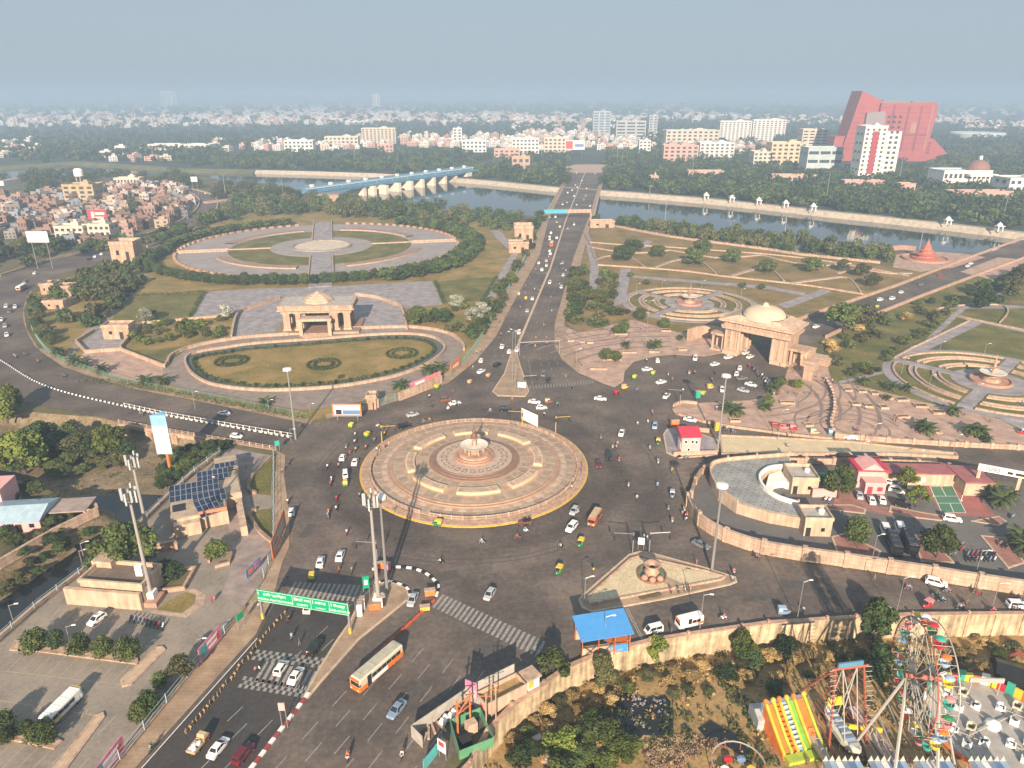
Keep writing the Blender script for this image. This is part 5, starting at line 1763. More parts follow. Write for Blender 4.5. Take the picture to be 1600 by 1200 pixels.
def leaf_cloud(rs, clumps, nleaf, size, flat=.85):
 """clumps: (x,y,z,r). random leaf quads on and in each clump, numpy -> verts, faces"""
 V, F = [],[]
 o = 0
 tot = sum(c[3] ** 2 for c in clumps)
 for x, y, z, r in clumps:
  n = max(6, int(nleaf * r * r / tot))
  d = rs.normal(size=(n, 3))
  d /= np.linalg.norm(d, axis=1)[:, None]
  rad = r * (.62 + .42 * rs.rand(n) ** .6)
  c = np.array([x, y, z]) + d * rad[:, None] * np.array([1,1, flat])
  nrm = d * .8 + rs.normal(size=(n, 3)) * .55
  nrm /= np.linalg.norm(nrm, axis=1)[:, None]
  t = np.cross(nrm, rs.normal(size=(n, 3)))
  t /= np.linalg.norm(t, axis=1)[:, None] + 1e-9
  b = np.cross(nrm, t)
  s = size * (.6 + .8 * rs.rand(n))[:, None]
  q = np.stack([c - t * s * .5 - b * s * .32, c + t * s * .5 - b * s * .32, c + t * s * .62 + b * s * .32, c - t * s * .38 + b * s * .32],1)
  V.append(q.reshape(-1,3))
  o += n * 4
 V = np.concatenate(V)
 return V

def quads_mesh(name, V, m):
 n = len(V) // 4
 me = bpy.data.meshes.new(name)
 me.vertices.add(len(V))
 me.vertices.foreach_set('co', V.astype(np.float32).ravel())
 me.loops.add(len(V))
 me.loops.foreach_set('vertex_index', np.arange(len(V), dtype=np.int32))
 me.polygons.add(n)
 me.polygons.foreach_set('loop_start', np.arange(0,4 * n, 4, dtype=np.int32))
 me.update(calc_edges=True)
 me.materials.append(m)
 return me

def crown_clumps(rs, R, H0, H1, n, spread=.62, cr=(.34,.5)):
 out = []
 for i in range(n):
  a = rs.rand() * 2 * pi
  t = rs.rand()
  zz = H0 + (H1 - H0) * t
  env = sqrt(max(.08,1 - (2 * t - .9) ** 2 / 1.25))
  rr = R * env * spread * sqrt(rs.rand())
  out.append((rr * cos(a), rr * sin(a), zz, R * rs.uniform(*cr)))
 return out

def trunk_mesh(rs, h, r, cl, name='trunk'):
 mb = MB()
 top = (rs.uniform(-.1,.1) * h, rs.uniform(-.1,.1) * h, h)
 mb.tube((0,0,-.3), top, r, r * .6,7)
 for c in cl[:6]:
  mb.tube(top, (c[0] * .8, c[1] * .8, c[2]), r * .45, r * .12,5)
 return mb.mesh(name, M_TRUNK)

TREES = {}

def tree_proto(kind, i):
 rs = np.random.RandomState(100 + i * 7 + sum(map(ord, kind)))
 if kind == 'broad':      # unit: R=5, H=9
  cl = crown_clumps(rs, 5,3.2,8.4,24,.80,(.20,.42))
  V = leaf_cloud(rs, cl, 3000,.62)
  return trunk_mesh(rs, 3.2,.32, cl), V
 if kind == 'round':      # trimmed globe R=3,H=5
  cl = crown_clumps(rs, 3,1.5,4.2,16,.5,(.42,.58))
  return trunk_mesh(rs, 1.6,.16, cl), leaf_cloud(rs, cl, 2400,.36)
 if kind == 'loose':      # feathery R=4,H=8
  cl = crown_clumps(rs, 4,3.0,7.6,18,.75,(.22,.36))
  return trunk_mesh(rs, 3.6,.22, cl), leaf_cloud(rs, cl, 1900,.48)
 if kind == 'distant':      # R=5,H=9, fewer and larger leaves
  cl = crown_clumps(rs, 5,2.4,8.2,13,.75,(.26,.50))
  return trunk_mesh(rs, 3,.35, cl), leaf_cloud(rs, cl, 520,1.25)

def tree_meshes(kind, mname, nvar):
 k = (kind, mname)
 if k not in TREES:
  L = []
  for i in range(nvar):
   t, V = tree_proto(kind, i)
   L.append((t, quads_mesh('crown', V, MATS[mname])))
  TREES[k] = L
 return TREES[k]

UNIT = {'broad': (5,9), 'round': (3,5), 'loose': (4,8), 'distant': (5,9)}
rt = random.Random(11)
ADJ = {'leaf_dark': 'dark green', 'leaf_mid': 'green', 'leaf_bright': 'bright green', 'leaf_olive': 'olive green', 'leaf_straw': 'straw-coloured', 'leaf_silver': 'pale silvery'}
SHAPE = {'broad': 'broad-crowned tree', 'round': 'clipped globe tree', 'loose': 'loose feathery tree', 'distant': 'bushy tree'}

def tree(kind, leaf, p, R, H, group=None, base=None):
 ru, hu = UNIT[kind]
 t, c = rt.choice(tree_meshes(kind, leaf, 3 if kind in ('broad', 'round', 'distant') else 2))
 bb = base or ''
 nm = 'bush' if 'bush ' in bb + ' ' else 'shrub' if 'shrub' in bb else 'tree'
 o = thing(nm, '', nm, p, 0)
 o.rotation_euler[2] = rt.uniform(0,6.28)
 k = R / ru * rt.uniform(.92,1.08)
 o.scale = (k, k, H / hu)
 put('trunk', t, o)
 put('crown', c, o)
 return later(o, base or f'{ADJ[leaf]} {SHAPE[kind]}', nm, group)

def fill(poly_px, n, fn, seed=1, mind=3.0, z=0.0):
 rr = random.Random(seed)
 poly = [(p.x, p.y) for p in P(poly_px, z)]
 xs, ys = [p[0] for p in poly],[p[1] for p in poly]
 got = []
 for _ in range(n * 40):
  if len(got) >= n:
   break
  q = (rr.uniform(min(xs), max(xs)), rr.uniform(min(ys), max(ys)))
  if poly_in(q, poly) and all(hypot(q[0] - g[0], q[1] - g[1]) > mind for g in got):
   got.append(q)
 for q in got:
  fn(Vector((q[0], q[1], z)), rr)

# --- single trees: kind, leaf, u, v (foot), radius, height, level
for kind, leaf, u, v, R, H, z in [
 ('broad', 'leaf_bright', 40,738,7.6,12,-3),('broad', 'leaf_bright', 172,712,5.0,9.5,-3),('broad', 'leaf_bright', 12,660,6.0,9,-1.5),('broad', 'leaf_dark', 88,715,6.0,7.5,-4),('loose', 'leaf_olive', 122,722,6.0,8,-4),('broad', 'leaf_dark', 142,720,4.5,7,-4),('broad', 'leaf_mid', -10,735,6,9,-4),('broad', 'leaf_dark', 66,700,5.5,8,-3),('broad', 'leaf_mid', 112,698,5,7.5,-3),('broad', 'leaf_bright', 18,640,5,8,0),('loose', 'leaf_olive', 150,705,5,7,-3),
 ('loose', 'leaf_mid', 196,885,7.0,10.5,.05),('loose', 'leaf_mid', 232,880,5.5,8.5,.05),('round', 'leaf_dark', 165,890,4.2,5.5,.05),('round', 'leaf_dark', 262,905,4.0,4.2,.05),('round', 'leaf_mid', 340,872,3.3,4.4,.05),
 ('round', 'leaf_mid', 60,1018,2.9,4.8,.1),('round', 'leaf_dark', 90,1013,2.1,4.0,.1),('round', 'leaf_mid', 126,1023,2.7,4.6,.1),('round', 'leaf_mid', 164,1026,2.2,4.4,.1),('round', 'leaf_mid', 202,1031,2.8,4.6,.1),
 ('round', 'leaf_dark', 6,1142,2.4,3.8,.1),('round', 'leaf_dark', 43,1146,1.6,2.6,.1),('round', 'leaf_mid', 72,1160,3.2,3.8,.1),('round', 'leaf_mid', 10,1160,1.8,2.6,.1),('loose', 'leaf_olive', 285,1062,3.0,5.0,.05),('round', 'leaf_mid', 252,1074,1.8,3.2,.05),('round', 'leaf_dark', 236,1112,2.2,4.6,.05),('round', 'leaf_mid', 221,1126,2.2,4.0,.05),
 ('loose', 'leaf_mid', 862,1072,3.5,7.6,-3),('broad', 'leaf_olive', 940,1073,2.5,7.2,-5),('loose', 'leaf_bright', 1027,1040,2.6,6.5,-5),('loose', 'leaf_bright', 1158,1030,3.0,6.4,-5),('broad', 'leaf_dark', 1362,1003,3.4,10,-5),
 ('broad', 'leaf_mid', 1310,779,4.6,9.0,.13),('loose', 'leaf_bright', 1414,770,3.4,7.0,.13),('loose', 'leaf_bright', 1432,793,3.8,5.5,.13),('round', 'leaf_mid', 1336,848,3.6,6.8,.13),('broad', 'leaf_mid', 1464,872,4.9,7.8,.13),
 ('broad', 'leaf_mid', 972,408,8.5,9.5,.05),('broad', 'leaf_mid', 986,396,8,9,.05),('broad', 'leaf_mid', 1028,402,6.0,7.5,.05),('broad', 'leaf_mid', 1083,413,8.0,9.5,.05),('broad', 'leaf_mid', 1097,398,7.5,10,.05),('broad', 'leaf_mid', 1145,411,6.5,8.5,.05),('broad', 'leaf_mid', 1197,427,6.0,8.0,.05),('broad', 'leaf_mid', 1268,425,6.8,8.5,.05),
 ('broad', 'leaf_olive', 1345,432,5.5,7.5,.05),('broad', 'leaf_olive', 1362,448,5.0,7.5,.05),('loose', 'leaf_olive', 1316,424,5,7,.05),('loose', 'leaf_mid', 1320,520,9.0,13.0,.05),('loose', 'leaf_olive', 1340,514,8.0,11.0,.05),('broad', 'leaf_dark', 1532,482,9.0,9.5,.05),('loose', 'leaf_olive', 1580,470,6.0,12,.05),('loose', 'leaf_olive', 1595,450,7,12,.05),
 ('broad', 'leaf_mid', 655,508,6.0,8.5,.05),('loose', 'leaf_olive', 648,506,5,7,.05),('broad', 'leaf_dark', 680,505,4.6,6.0,.05),('broad', 'leaf_dark', 697,505,4.6,6.0,.05),('loose', 'leaf_silver', 712,482,5.5,6.5,.05),('loose', 'leaf_silver', 740,507,5.5,7.5,.05),('loose', 'leaf_silver', 752,496,5.0,7.0,.05),('loose', 'leaf_silver', 228,506,4.2,7.5,.05),('loose', 'leaf_silver', 353,500,4.0,7.0,.05),
 ('broad', 'leaf_bright', 290,524,3.5,5,.05),('round', 'leaf_mid', 974,520,3.0,6,.3),('round', 'leaf_mid', 964,522,3.0,4,.3),('round', 'leaf_mid', 1038,513,3,5,.3),('round', 'leaf_mid', 947,563,3.4,5,.4),('round', 'leaf_mid', 962,564,3.0,4,.4),('round', 'leaf_mid', 1000,500,3.4,6,.2),('round', 'leaf_bright', 1200,634,2.6,3.4,.3),('round', 'leaf_bright', 1245,606,2.8,3.2,.3),('round', 'leaf_mid', 1218,603,2.6,3.4,.3)]:
 tree(kind, leaf, W(u, v, z), R, H)

# --- groves, hedges and rows
GR = 'trees around the ring garden'
for k in range(60):
 a = radians(-98 + 165 * k / 59)
 for rr_, kk in ((104,0),(112,1)):
  if kk and k < 14:
   continue
  if sin(a) < -.25:
   rr_ += 11 * min(1,(-sin(a) - .25) * 2.5)
  tree('distant' if k > 12 else 'round', 'leaf_dark' if (k + kk) % 3 else 'leaf_mid', Vector((GC[0] + rr_ * cos(a) + rt.uniform(-1,1), GC[1] + rr_ * sin(a) * .98 + rt.uniform(-1,1),0)),4.4 + kk, 6.0 + rt.uniform(-.5,.8), GR, 'dark clipped ring garden tree')
for k in range(34):
 a = radians(188 + 74 * k / 33)
 rr_ = 104 + 11 * min(1, max(0,-sin(a) - .25) * 2.5)
 tree('round', 'leaf_dark' if k % 3 else 'leaf_mid', Vector((GC[0] + rr_ * cos(a) + rt.uniform(-1,1), GC[1] + rr_ * sin(a),0)),4.0,5.6, GR, 'dark clipped ring garden tree')
for k in range(26):
 a = radians(118 + 66 * k / 25)
 tree('distant', 'leaf_mid', Vector((GC[0] + 106 * cos(a), GC[1] + 106 * sin(a),0)),4.4,5.6, GR, 'green clipped ring garden tree')

def F(kind, leaves, R, H, grp, base):
 def fn(p, rr):
  k = rr.uniform(.75,1.25)
  tree(kind, rr.choice(leaves), p, R * k, H * k * rr.uniform(.8,1.15), grp, base)
 return fn

def wood(label, poly_px, n, R, H, seed, mind, leaves=('leaf_dark', 'leaf_mid', 'leaf_olive'), z=0.0, name='woodland', nl=420, ls=1.3):
 """a mass of crowns that reads as one wood"""
 rr_ = np.random.RandomState(seed)
 acc = {k: [] for k in leaves}

 def fn(p, rr):
  k = rr.uniform(.7,1.3)
  cl = [(p.x + a * R / 5 * k, p.y + b * R / 5 * k, p.z + c * H / 9 * k, r * R / 5 * k) for a, b, c, r in crown_clumps(rr_, 5,1.5,8.0,10,.62,(.38,.55))]
  acc[rr.choice(leaves)].append(leaf_cloud(rr_, cl, nl, ls))
 fill(poly_px, n, fn, seed, mind, z)
 for k, L in acc.items():
  if L:
   tag(put(name, quads_mesh(name, np.concatenate(L), MATS[k])), f'{ADJ[k]} trees of {label}', 'woodland', kind='stuff')

DK = ['leaf_dark', 'leaf_dark', 'leaf_mid', 'leaf_olive']
wood('the thicket inside the western bend', [(110,440),(180,418),(240,405),(232,432),(200,462),(160,500),(120,535),(95,500),(85,462)],69,4.6,5.5,1,3.4)
fill([(50,475),(62,455),(66,510),(95,560),(60,530)],14, F('round', DK, 3.0,4.0, 'shrubs along the western fence', 'rounded shrub'),2,3)
wood('the wood between ring garden and river', [(345,330),(400,312),(480,320),(535,318),(650,332),(760,340),(835,345),(800,362),(700,350),(610,345),(530,340),(470,338),(400,340),(330,352),(290,372)],93,6.8,8.5,3,5.2)
wood('the wood between ring garden and river', [(530,316),(600,326),(690,333),(690,348),(520,340)],30,8.0,10.5,31,6.0)
wood('the causeway below the barrage', [(335,290),(400,292),(470,303),(540,314),(560,322),(470,322),(380,318),(335,312)],60,6,7,61,6)
wood('the near river bank', [(930,345),(1000,353),(1100,362),(1200,372),(1300,385),(1390,396),(1395,410),(1290,400),(1180,388),(1060,370),(960,352)],90,5.0,6.5,4,4.5)
fill([(890,425),(912,420),(920,440),(918,480),(915,510),(885,505)],30, F('distant', ['leaf_mid', 'leaf_olive', 'leaf_dark'],3.4,4.2, 'shrubs right of the bridge road', 'green shrub'),5,3.5)
fill([(936,430),(966,432),(958,478),(985,492),(940,500),(920,490)],30, F('distant', ['leaf_mid', 'leaf_olive', 'leaf_mid'],3.2,3.8, 'shrubs between the two grey paths', 'green shrub'),6,3.5)
fill([(640,490),(745,480),(770,500),(735,545),(700,520),(650,505)],16, F('distant', ['leaf_mid', 'leaf_olive'],3.0,4.0, 'shrubs east of the monument', 'green shrub'),7,4)
fill([(225,510),(350,500),(360,528),(230,540),(200,535)],22, F('distant', ['leaf_mid', 'leaf_olive', 'leaf_bright'],2.8,3.0, 'shrubs west of the monument', 'green shrub'),8,4)
fill([(745,500),(800,425),(822,395),(828,405),(790,470),(755,525),(735,545)],26, F('distant', DK, 3.2,4.6, 'shrubs beside the bridge road fence', 'dark shrub'),9,4)
fill([(800,360),(845,345),(825,395),(805,385)],10, F('distant', DK, 5,6.5, 'trees by the bridge end kiosk', 'dark tree'),10,6)
fill([(1300,592),(1380,560),(1490,470),(1500,478),(1400,560),(1375,585)],26, F('distant', ['leaf_mid', 'leaf_olive'],2.6,2.6, 'shrubs along the eastern park path', 'low green shrub'),11,4)
fill([(1290,540),(1370,500),(1450,470),(1470,480),(1400,520),(1300,585)],18, F('distant', ['leaf_mid', 'leaf_olive', 'leaf_straw'],3.0,3.0, 'shrubs below the eastern ramp', 'scrubby bush'),12,5)
fill([(0,395),(60,380),(120,385),(90,405),(0,432),(-80,450),(-80,400)],22, F('distant', DK, 6,8.5, 'trees at the western edge', 'dark grove tree'),13,7)
fill([(105,395),(200,370),(235,378),(165,395)],16, F('distant', DK, 4.4,5, 'trees along the upper western road', 'dark roadside tree'),14,5)
fill([(225,375),(300,348),(325,335),(330,350),(300,365),(240,388)],18, F('distant', DK, 4.6,6, 'trees beside the curving flyover', 'dark flyover tree'),15,6)
wood('the belt behind the crowded quarter', [(0,285),(80,268),(150,276),(240,270),(300,280),(320,296),(240,290),(160,294),(60,300)],66,7.5,9.5,16,6.8)
fill([(35,305),(120,320),(250,310),(290,330),(200,350),(60,345)],12, F('distant', DK, 6,9, 'trees among the crowded houses', 'dark tree among houses'),17,14)
fill([(1500,455),(1600,428),(1600,470),(1530,470)],8, F('distant', DK, 5,6, 'trees past the eastern ramp', 'dark tree'),18,7)
fill([(0,690),(70,690),(160,700),(205,705),(190,730),(100,745),(0,735)],26, F('broad', ['leaf_dark', 'leaf_olive', 'leaf_mid'],3.2,3.8, 'bushes on the ravine slope', 'ravine slope bush'),19,4,-3.2)
fill([(262,715),(330,702),(355,705),(330,725),(280,760),(255,770)],22, F('broad', ['leaf_dark', 'leaf_mid'],2.6,3.4, 'bushes below the road bridge', 'dark bush below the bridge'),20,3,-2.2)
fill([(0,765),(60,770),(110,795),(120,840),(40,870),(0,860)],20, F('broad', ['leaf_dark', 'leaf_mid', 'leaf_olive'],2.2,2.8, 'bushes beside the pink house', 'scrubby bush'),21,3)
fill([(0,905),(80,850),(140,820),(150,830),(60,900),(0,945)],14, F('broad', ['leaf_dark', 'leaf_olive'],1.8,2.0, 'bushes along the drain', 'low drainside bush'),22,3,-2.5)
fill([(800,1160),(860,1100),(950,1060),(1000,1075),(940,1110),(950,1170),(880,1200),(780,1200)],30, F('broad', ['leaf_mid', 'leaf_olive', 'leaf_straw', 'leaf_straw', 'leaf_straw'],1.7,1.7, 'bushes in the waste ground', 'scrubby bush'),23,2.6,-5)
fill([(1000,1060),(1150,1035),(1290,1025),(1420,1010),(1590,1000),(1590,1040),(1500,1050),(1290,1060),(1150,1080),(1060,1100)],50, F('broad', ['leaf_olive', 'leaf_straw', 'leaf_straw', 'leaf_straw', 'leaf_mid'],1.7,1.6, 'bushes below the long wall', 'scrubby bush'),24,3,-5)
fill([(870,1170),(960,1150),(990,1200),(870,1230)],8, F('broad', ['leaf_bright', 'leaf_mid'],3.0,3.2, 'lush bushes by the pond', 'lush green bush'),25,3.4,-5)
for u, v, R in [(1225,1020,3.0),(1170,1035,3.2),(1135,1060,2.4),(1385,1045,4.2),(1370,1060,3.4),(1210,1085,2.0),(820,1190,3)]:
 tree('broad', 'leaf_dark', W(u, v, -5), R, R * 1.1, None, 'dark bush')

# low weeds and dry grass tufts: nobody could count them
rs = np.random.RandomState(5)

def tufts(name, poly_px, z, n, size, mats, label, seed):
 rr = np.random.RandomState(seed)
 poly = [(p.x, p.y) for p in P(poly_px, z)]
 xs, ys = [p[0] for p in poly],[p[1] for p in poly]
 from mathutils import noise
 pts = {m: [] for m in range(len(mats))}
 while sum(map(len, pts.values())) < n:
  q = (rr.uniform(min(xs), max(xs)), rr.uniform(min(ys), max(ys)))
  if poly_in(q, poly):
   v_ = noise.noise((q[0] * .13, q[1] * .13, seed * 3.1)) + rr.uniform(-.25,.25)
   if v_ < -.12:
    continue
   pts[min(len(mats) - 1, int((v_ + .12) / .6 * len(mats)))].append(q)
 for i, m in enumerate(mats):
  cl = [(x, y, z + .25, size * rr.uniform(.5,1.3)) for x, y in pts[i]]
  if not cl:
   continue
  V = leaf_cloud(rr, cl, len(cl) * 16, size * .55,.7)
  o = put(name, quads_mesh(name, V, m))
  tag(o, label[i], 'weeds', kind='stuff')

tufts('weeds', pit_px[:-2] + [(1950,1300),(640,1300)],-5,1500,.8,[M_LEAF_Y, M_LEAF_O, M_LEAF_M],['dry straw-coloured weeds over the waste ground below the wall', 'olive weeds over the waste ground below the wall', 'green weeds over the waste ground below the wall'],2)
tufts('weeds', [(0,690),(195,672),(275,690),(345,705),(268,760),(190,775),(90,780),(0,745)],-4.2,420,.7,[M_LEAF_Y, M_LEAF_O],['dry weeds on the ravine floor', 'olive weeds on the ravine floor'],3)
tufts('litter', [(150,720),(265,700),(270,745),(200,765),(120,760)],-4.8,260,.30,[mat('litter', (.5,.47,.43),.8,0,1, col2=(.15,.13,.11))],['pale scattered litter on the ravine floor'],4)
tufts('litter', [(985,1085),(1045,1090),(1050,1120),(1010,1110),(1010,1150),(985,1140)],-4.75,45,.26,[mat('litter2', (.42,.38,.38),.8)],['pale litter floating on the pond'],6)
tufts('rubble', [(1000,1160),(1060,1150),(1150,1160),(1140,1200),(1010,1200)],-4.9,240,.42,[mat('pinkish_rubble', (.33,.21,.16),.9,0,1, col2=(.19,.12,.085)), mat('straw_rubble', (.34,.25,.15),.9,.2)],['pinkish rubble heaped beside the pond', 'tan rubble heaped beside the pond'],7)

# hedge rings and hedges
def hedge_ring(u, v, R, h, label):
 c = W(u, v, .1)
 o = thing('round_hedge', label, 'hedge', c)
 for r_ in (R, R * .62):
  n = int(2 * pi * r_ / .7)
  cl = [(r_ * cos(2 * pi * k / n), r_ * sin(2 * pi * k / n), h * .5, h * .75) for k in range(n)]
  put('foliage', quads_mesh('foliage', leaf_cloud(rs, cl, n * 14,.4), M_LEAF_D), o)

hedge_ring(362,565,6.2,.9, 'round double hedge at the west end of the oval lawn')
hedge_ring(506,570,6.2,.9, 'round double hedge in the middle of the oval lawn')
hedge_ring(628,553,6.2,.9, 'round double hedge at the east end of the oval lawn')

def hedge(px, h, w, leaf, label, sm=3, closed=False, z=.1):
 pts = S(px, sm, z, closed)
 o = thing('hedge', label, 'hedge', pts[0])
 cl = []
 for a, b in zip(pts, pts[1:] + ([pts[0]] if closed else [])):
  n = max(1, int((b - a).length / .8))
  for i in range(n):
   q = a + (b - a) * (i / n) - pts[0]
   cl.append((q.x + rt.uniform(-.2,.2), q.y + rt.uniform(-.2,.2), h * .5, w * rt.uniform(.8,1.2)))
 put('foliage', quads_mesh('foliage', leaf_cloud(rs, cl, len(cl) * 14,.42), MATS[leaf]), o)

hedge(in_ring, .9,.8, 'leaf_dark', 'low dark hedge running round the oval lawn', 3, True)
hedge([(128,596),(200,603),(300,621),(400,641),(480,655)],1.2,1.2, 'leaf_olive', 'ragged hedge inside the green fence of the western park')
hedge([(320,457),(296,497)],1.4,1.2, 'leaf_dark', 'dark hedge between western lawn and grey court', 1)
hedge([(200,463),(260,460),(318,456)],1.0,1.0, 'leaf_dark', 'dark hedge along the top of the western lawn', 1)
hedge([(680,441),(694,474)],1.4,1.2, 'leaf_dark', 'dark hedge at the east end of the grey court', 1)
hedge([(755,470),(776,433)],1.4,1.2, 'leaf_dark', 'dark hedge beside the grey path near the bridge road', 1)

# --- date palms
def make_frond():
 mb = MB()
 L, n = 2.7,7
 pts = []
 for i in range(n + 1):
  t = i / n
  pts.append(Vector((L * t, 0,.95 * t - 1.75 * t * t)))
 for i in range(n):
  a, b = pts[i], pts[i + 1]
  w = .62 * (1 - (2 * (i + .5) / n - .8) ** 2 * .55)
  for s in (-1,1):
   mb.quad(a, a + Vector((.10, s * w, -.18)), b + Vector((.10, s * w * .95,-.18)), b)
 return mb.mesh('frond', M_PALM)

M_PALM = leafmat('palm_leaf', (.035,.055,.016),(.085,.110,.036))
FROND = make_frond()
PTR = MB().tube((0,0,-.2),(0,0,1.0),1.0,.85,8).mesh('trunk', mat('palm_bark', (.16,.11,.07),.95,.3,3))

def palm(u, v, h, k=1.0, z=.1):
 o = thing('palm_tree', '', 'palm tree', W(u, v, z), rt.uniform(0,6.28))
 put('trunk', PTR, o, scale=(.28 * k, .28 * k, h))
 for i in range(22):
  a = i * 2.39996
  el = -.5 + 1.35 * (i / 21)
  f = put('frond', FROND, o, (0,0, h))
  f.rotation_euler = (0,-el, a)
  f.scale = (k,) * 3
 later(o, 'date palm' if h > 2 else 'stubby date palm', 'palm tree', 'date palms')

for u, v, h, k in [(92,558,3.0,1.2),(118,570,2.2,1.3),(133,574,2.0,1.1),(160,583,2.2,1.15),(229,602,2.2,1.25),(255,601,2.0,1.15),(415,634,1.6,1.0),(625,607,1.6,1.2),(669,584,1.8,1.2),(686,580,1.8,1.3),(763,498,2.5,1.2),(772,478,2.5,1.2),(783,458,2.5,1.1),
     (978,546,2.6,.85),(1018,545,2.0,1.0),(1026,543,2.0,1.0),(1063,533,2.0,.7),(1137,644,2.0,1.2),(1149,648,2.0,1.25),(1207,613,2.0,1.1),(1195,640,1.6,1.0),(1392,610,2.0,1.0),(1416,612,2.0,.9),(1350,600,1.6,.8),(1440,672,2.0,1.1),(1447,678,2.2,1.2),(1488,648,2.0,1.1),(1516,680,2.2,1.15),
     (1530,682,2.2,1.2),(1541,690,1.2,.7),(1385,625,1.2,.6),(1562,795,3.0,1.2),(1592,852,2.6,1.3),(1600,866,2.4,1.2),(1550,778,2.6,1.1),(1578,782,2.0,.9),(52,470,2,1.2),(50,492,2.0,1.2),(54,510,2,1.2),(240,495,2.5,1),(905,505,2,1.1),(925,508,2,1.1),(935,512,1.6,1.0),(945,508,1.6,1.0)]:
 palm(u, v, h, k)
for u, v in [(985,433),(1010,445),(1160,449),(1190,452)]:
 tree('round', 'leaf_mid', W(u, v, .05),2.2,3, None)

# small clipped shrubs along the oval hedge
sm_ = tree_meshes('round', 'leaf_dark', 3)
pts = S(in_ring, 6,.1, True)
for i in range(0, len(pts),2):
 o = put('shrub', sm_[i % 3][1], None, pts[i], rt.uniform(0,6),.30)
 later(o, 'small clipped shrub', 'shrub', 'clipped shrubs round the oval lawn')

# ================================================================== BRIDGES
M_STEELB = mat('blue_steel', (.10,.24,.36),.5,.1,.5)
br = thing('river_bridge', 'wide two-carriageway road bridge crossing the river', 'bridge', W(888,330,0))
bl, brr = P([(850,341),(889,271)]), P([(928,341),(945,271)])
MB().add([bl[0] + Vector((0,0,-1.6)), brr[0] + Vector((0,0,-1.6)), brr[1] + Vector((0,0,-1.6)), bl[1] + Vector((0,0,-1.6)), bl[0] + Vector((0,0,.02)), brr[0] + Vector((0,0,.02)), brr[1] + Vector((0,0,.02)), bl[1] + Vector((0,0,.02))],
   [(0,3,2,1),(0,1,5,4),(1,2,6,5),(2,3,7,6),(3,0,4,7),(4,5,6,7)]).build('deck', M_CONC, br, world=True)
for a, b in ((bl[0], bl[1]),(brr[0], brr[1])):
 MB().wall([a, b],1.4,.8,.02).build('parapet', M_STONE2, br, world=True)
for t in (.12,.28,.44,.60,.76,.92):
 a, b = bl[0].lerp(bl[1], t), brr[0].lerp(brr[1], t)
 MB().wall([a.lerp(b, .05), a.lerp(b, .95)],7,2.4,-8.5).build('pier', M_CONC, br, world=True)
gn = thing('bridge_gantry', 'pale overhead gantry with turquoise sign at the bridge end', 'gantry', W(850,340,.1))
a, b = W(850,342,.1), W(923,341,.1)
hh = hgt(342,333)
for q in (a, b):
 MB().box(q, (1.0,1.0, hh)).build('post', M_STONE2, gn, world=True)
MB().wall([a, b],3.0,.8, hh).build('beam', M_STONE2, gn, world=True)
m_ = a.lerp(b, .48)
MB().wall([a + Vector((0,-.7,0)), m_ + Vector((0,-.7,0))],3.4,.3, hh - .2).build('sign_panel', mat('turquoise_sign', (.06,.36,.46),.5), gn, world=True)
gs = [(820,412,872,412)]

ba = thing('barrage_bridge', 'long barrage with white piers and blue steel hoist gallery over the river', 'bridge', W(560,305,0))
prs = [(570,306),(586,305),(605,303.5),(624.5,299.5),(643.5,296.5),(661,293),(678.5,290),(696,287),(712.5,284),(733,281.5)]
pp = [W(u, v, RIV_Z) for u, v in prs]
axd_ = (pp[-2] - pp[0]).normalized()
axn_ = Vector((-axd_.y, axd_.x, 0))
d0, d1 = pp[0] - axd_ * 75, pp[-1] + axd_ * 25
for i, q in enumerate(pp):
 c = q + axn_ * 9
 mb = MB().box((c.x, c.y, RIV_Z - 2),(4.6 if i < 9 else 12,20,12), atan2(axd_.y, axd_.x))
 mb.build('pier', mat('pier_concrete', (.66,.58,.47),.85,.12,.2), ba, world=True)
for off, w_, z0, h_, m_, nm in ((9,20,4.7,1.6, M_STEELB, 'deck'),(-1.2,.8,6.3,1.2, M_STEELB, 'road_railing'),(13,6,6.3,3.4, M_STEELB, 'hoist_gallery'),(18.5,.8,6.3,5.0, M_STEELB, 'gallery_truss'),(9.8,.5,9.0,.9, M_WHITE, 'gallery_walkway'),(12.6,6.6,9.9,.4, mat('pale_blue_roof', (.25,.36,.44),.6), 'gallery_roof')):
 a, b = d0 + axn_ * off, d1 + axn_ * off
 MB().wall([a, b], h_, w_, z0).build(nm, m_, ba, world=True)
for i in range(11):
 q = d0 + (d1 - d0) * ((i + .4) / 11) + axn_ * 14
 MB().box((q.x, q.y, 10.3),(3.4,3.4,2.6), atan2(axd_.y, axd_.x)).build('hoist_box', mat('hoist_white', (.62,.70,.74),.5), ba, world=True)
 q2 = d0 + (d1 - d0) * ((i + .9) / 11) + axn_ * 9.7
 MB().box((q2.x, q2.y, 6.3),(1.0,.6,3.4)).build('gallery_post', M_STEELB, ba, world=True)
# approach causeway
wall_thing('pale causeway wall leading to the barrage', [(320,318),(400,309),(460,303),(500,299),(535,296)],1.6,7, m=M_STONE)
for i, (u0, u1, vb, vt, dp, lab) in enumerate([(476,495,303,292,12, 'tan gatehouse at the near end of the barrage'),(497,530,315,305,14, 'low pale building below the barrage approach')]):
 a, b = W(u0, vb), W(u1, vb)
 o = thing('gatehouse', lab, 'building', (a + b) / 2)
 MB().box((0, dp / 2,0),((b - a).length, dp, hgt(vb, vt))).build('wall', M_STONE, o)
 MB().box((0, dp / 2, hgt(vb, vt)),((b - a).length + 1.5, dp + 1.5,.6)).build('roof', M_STONE2, o)
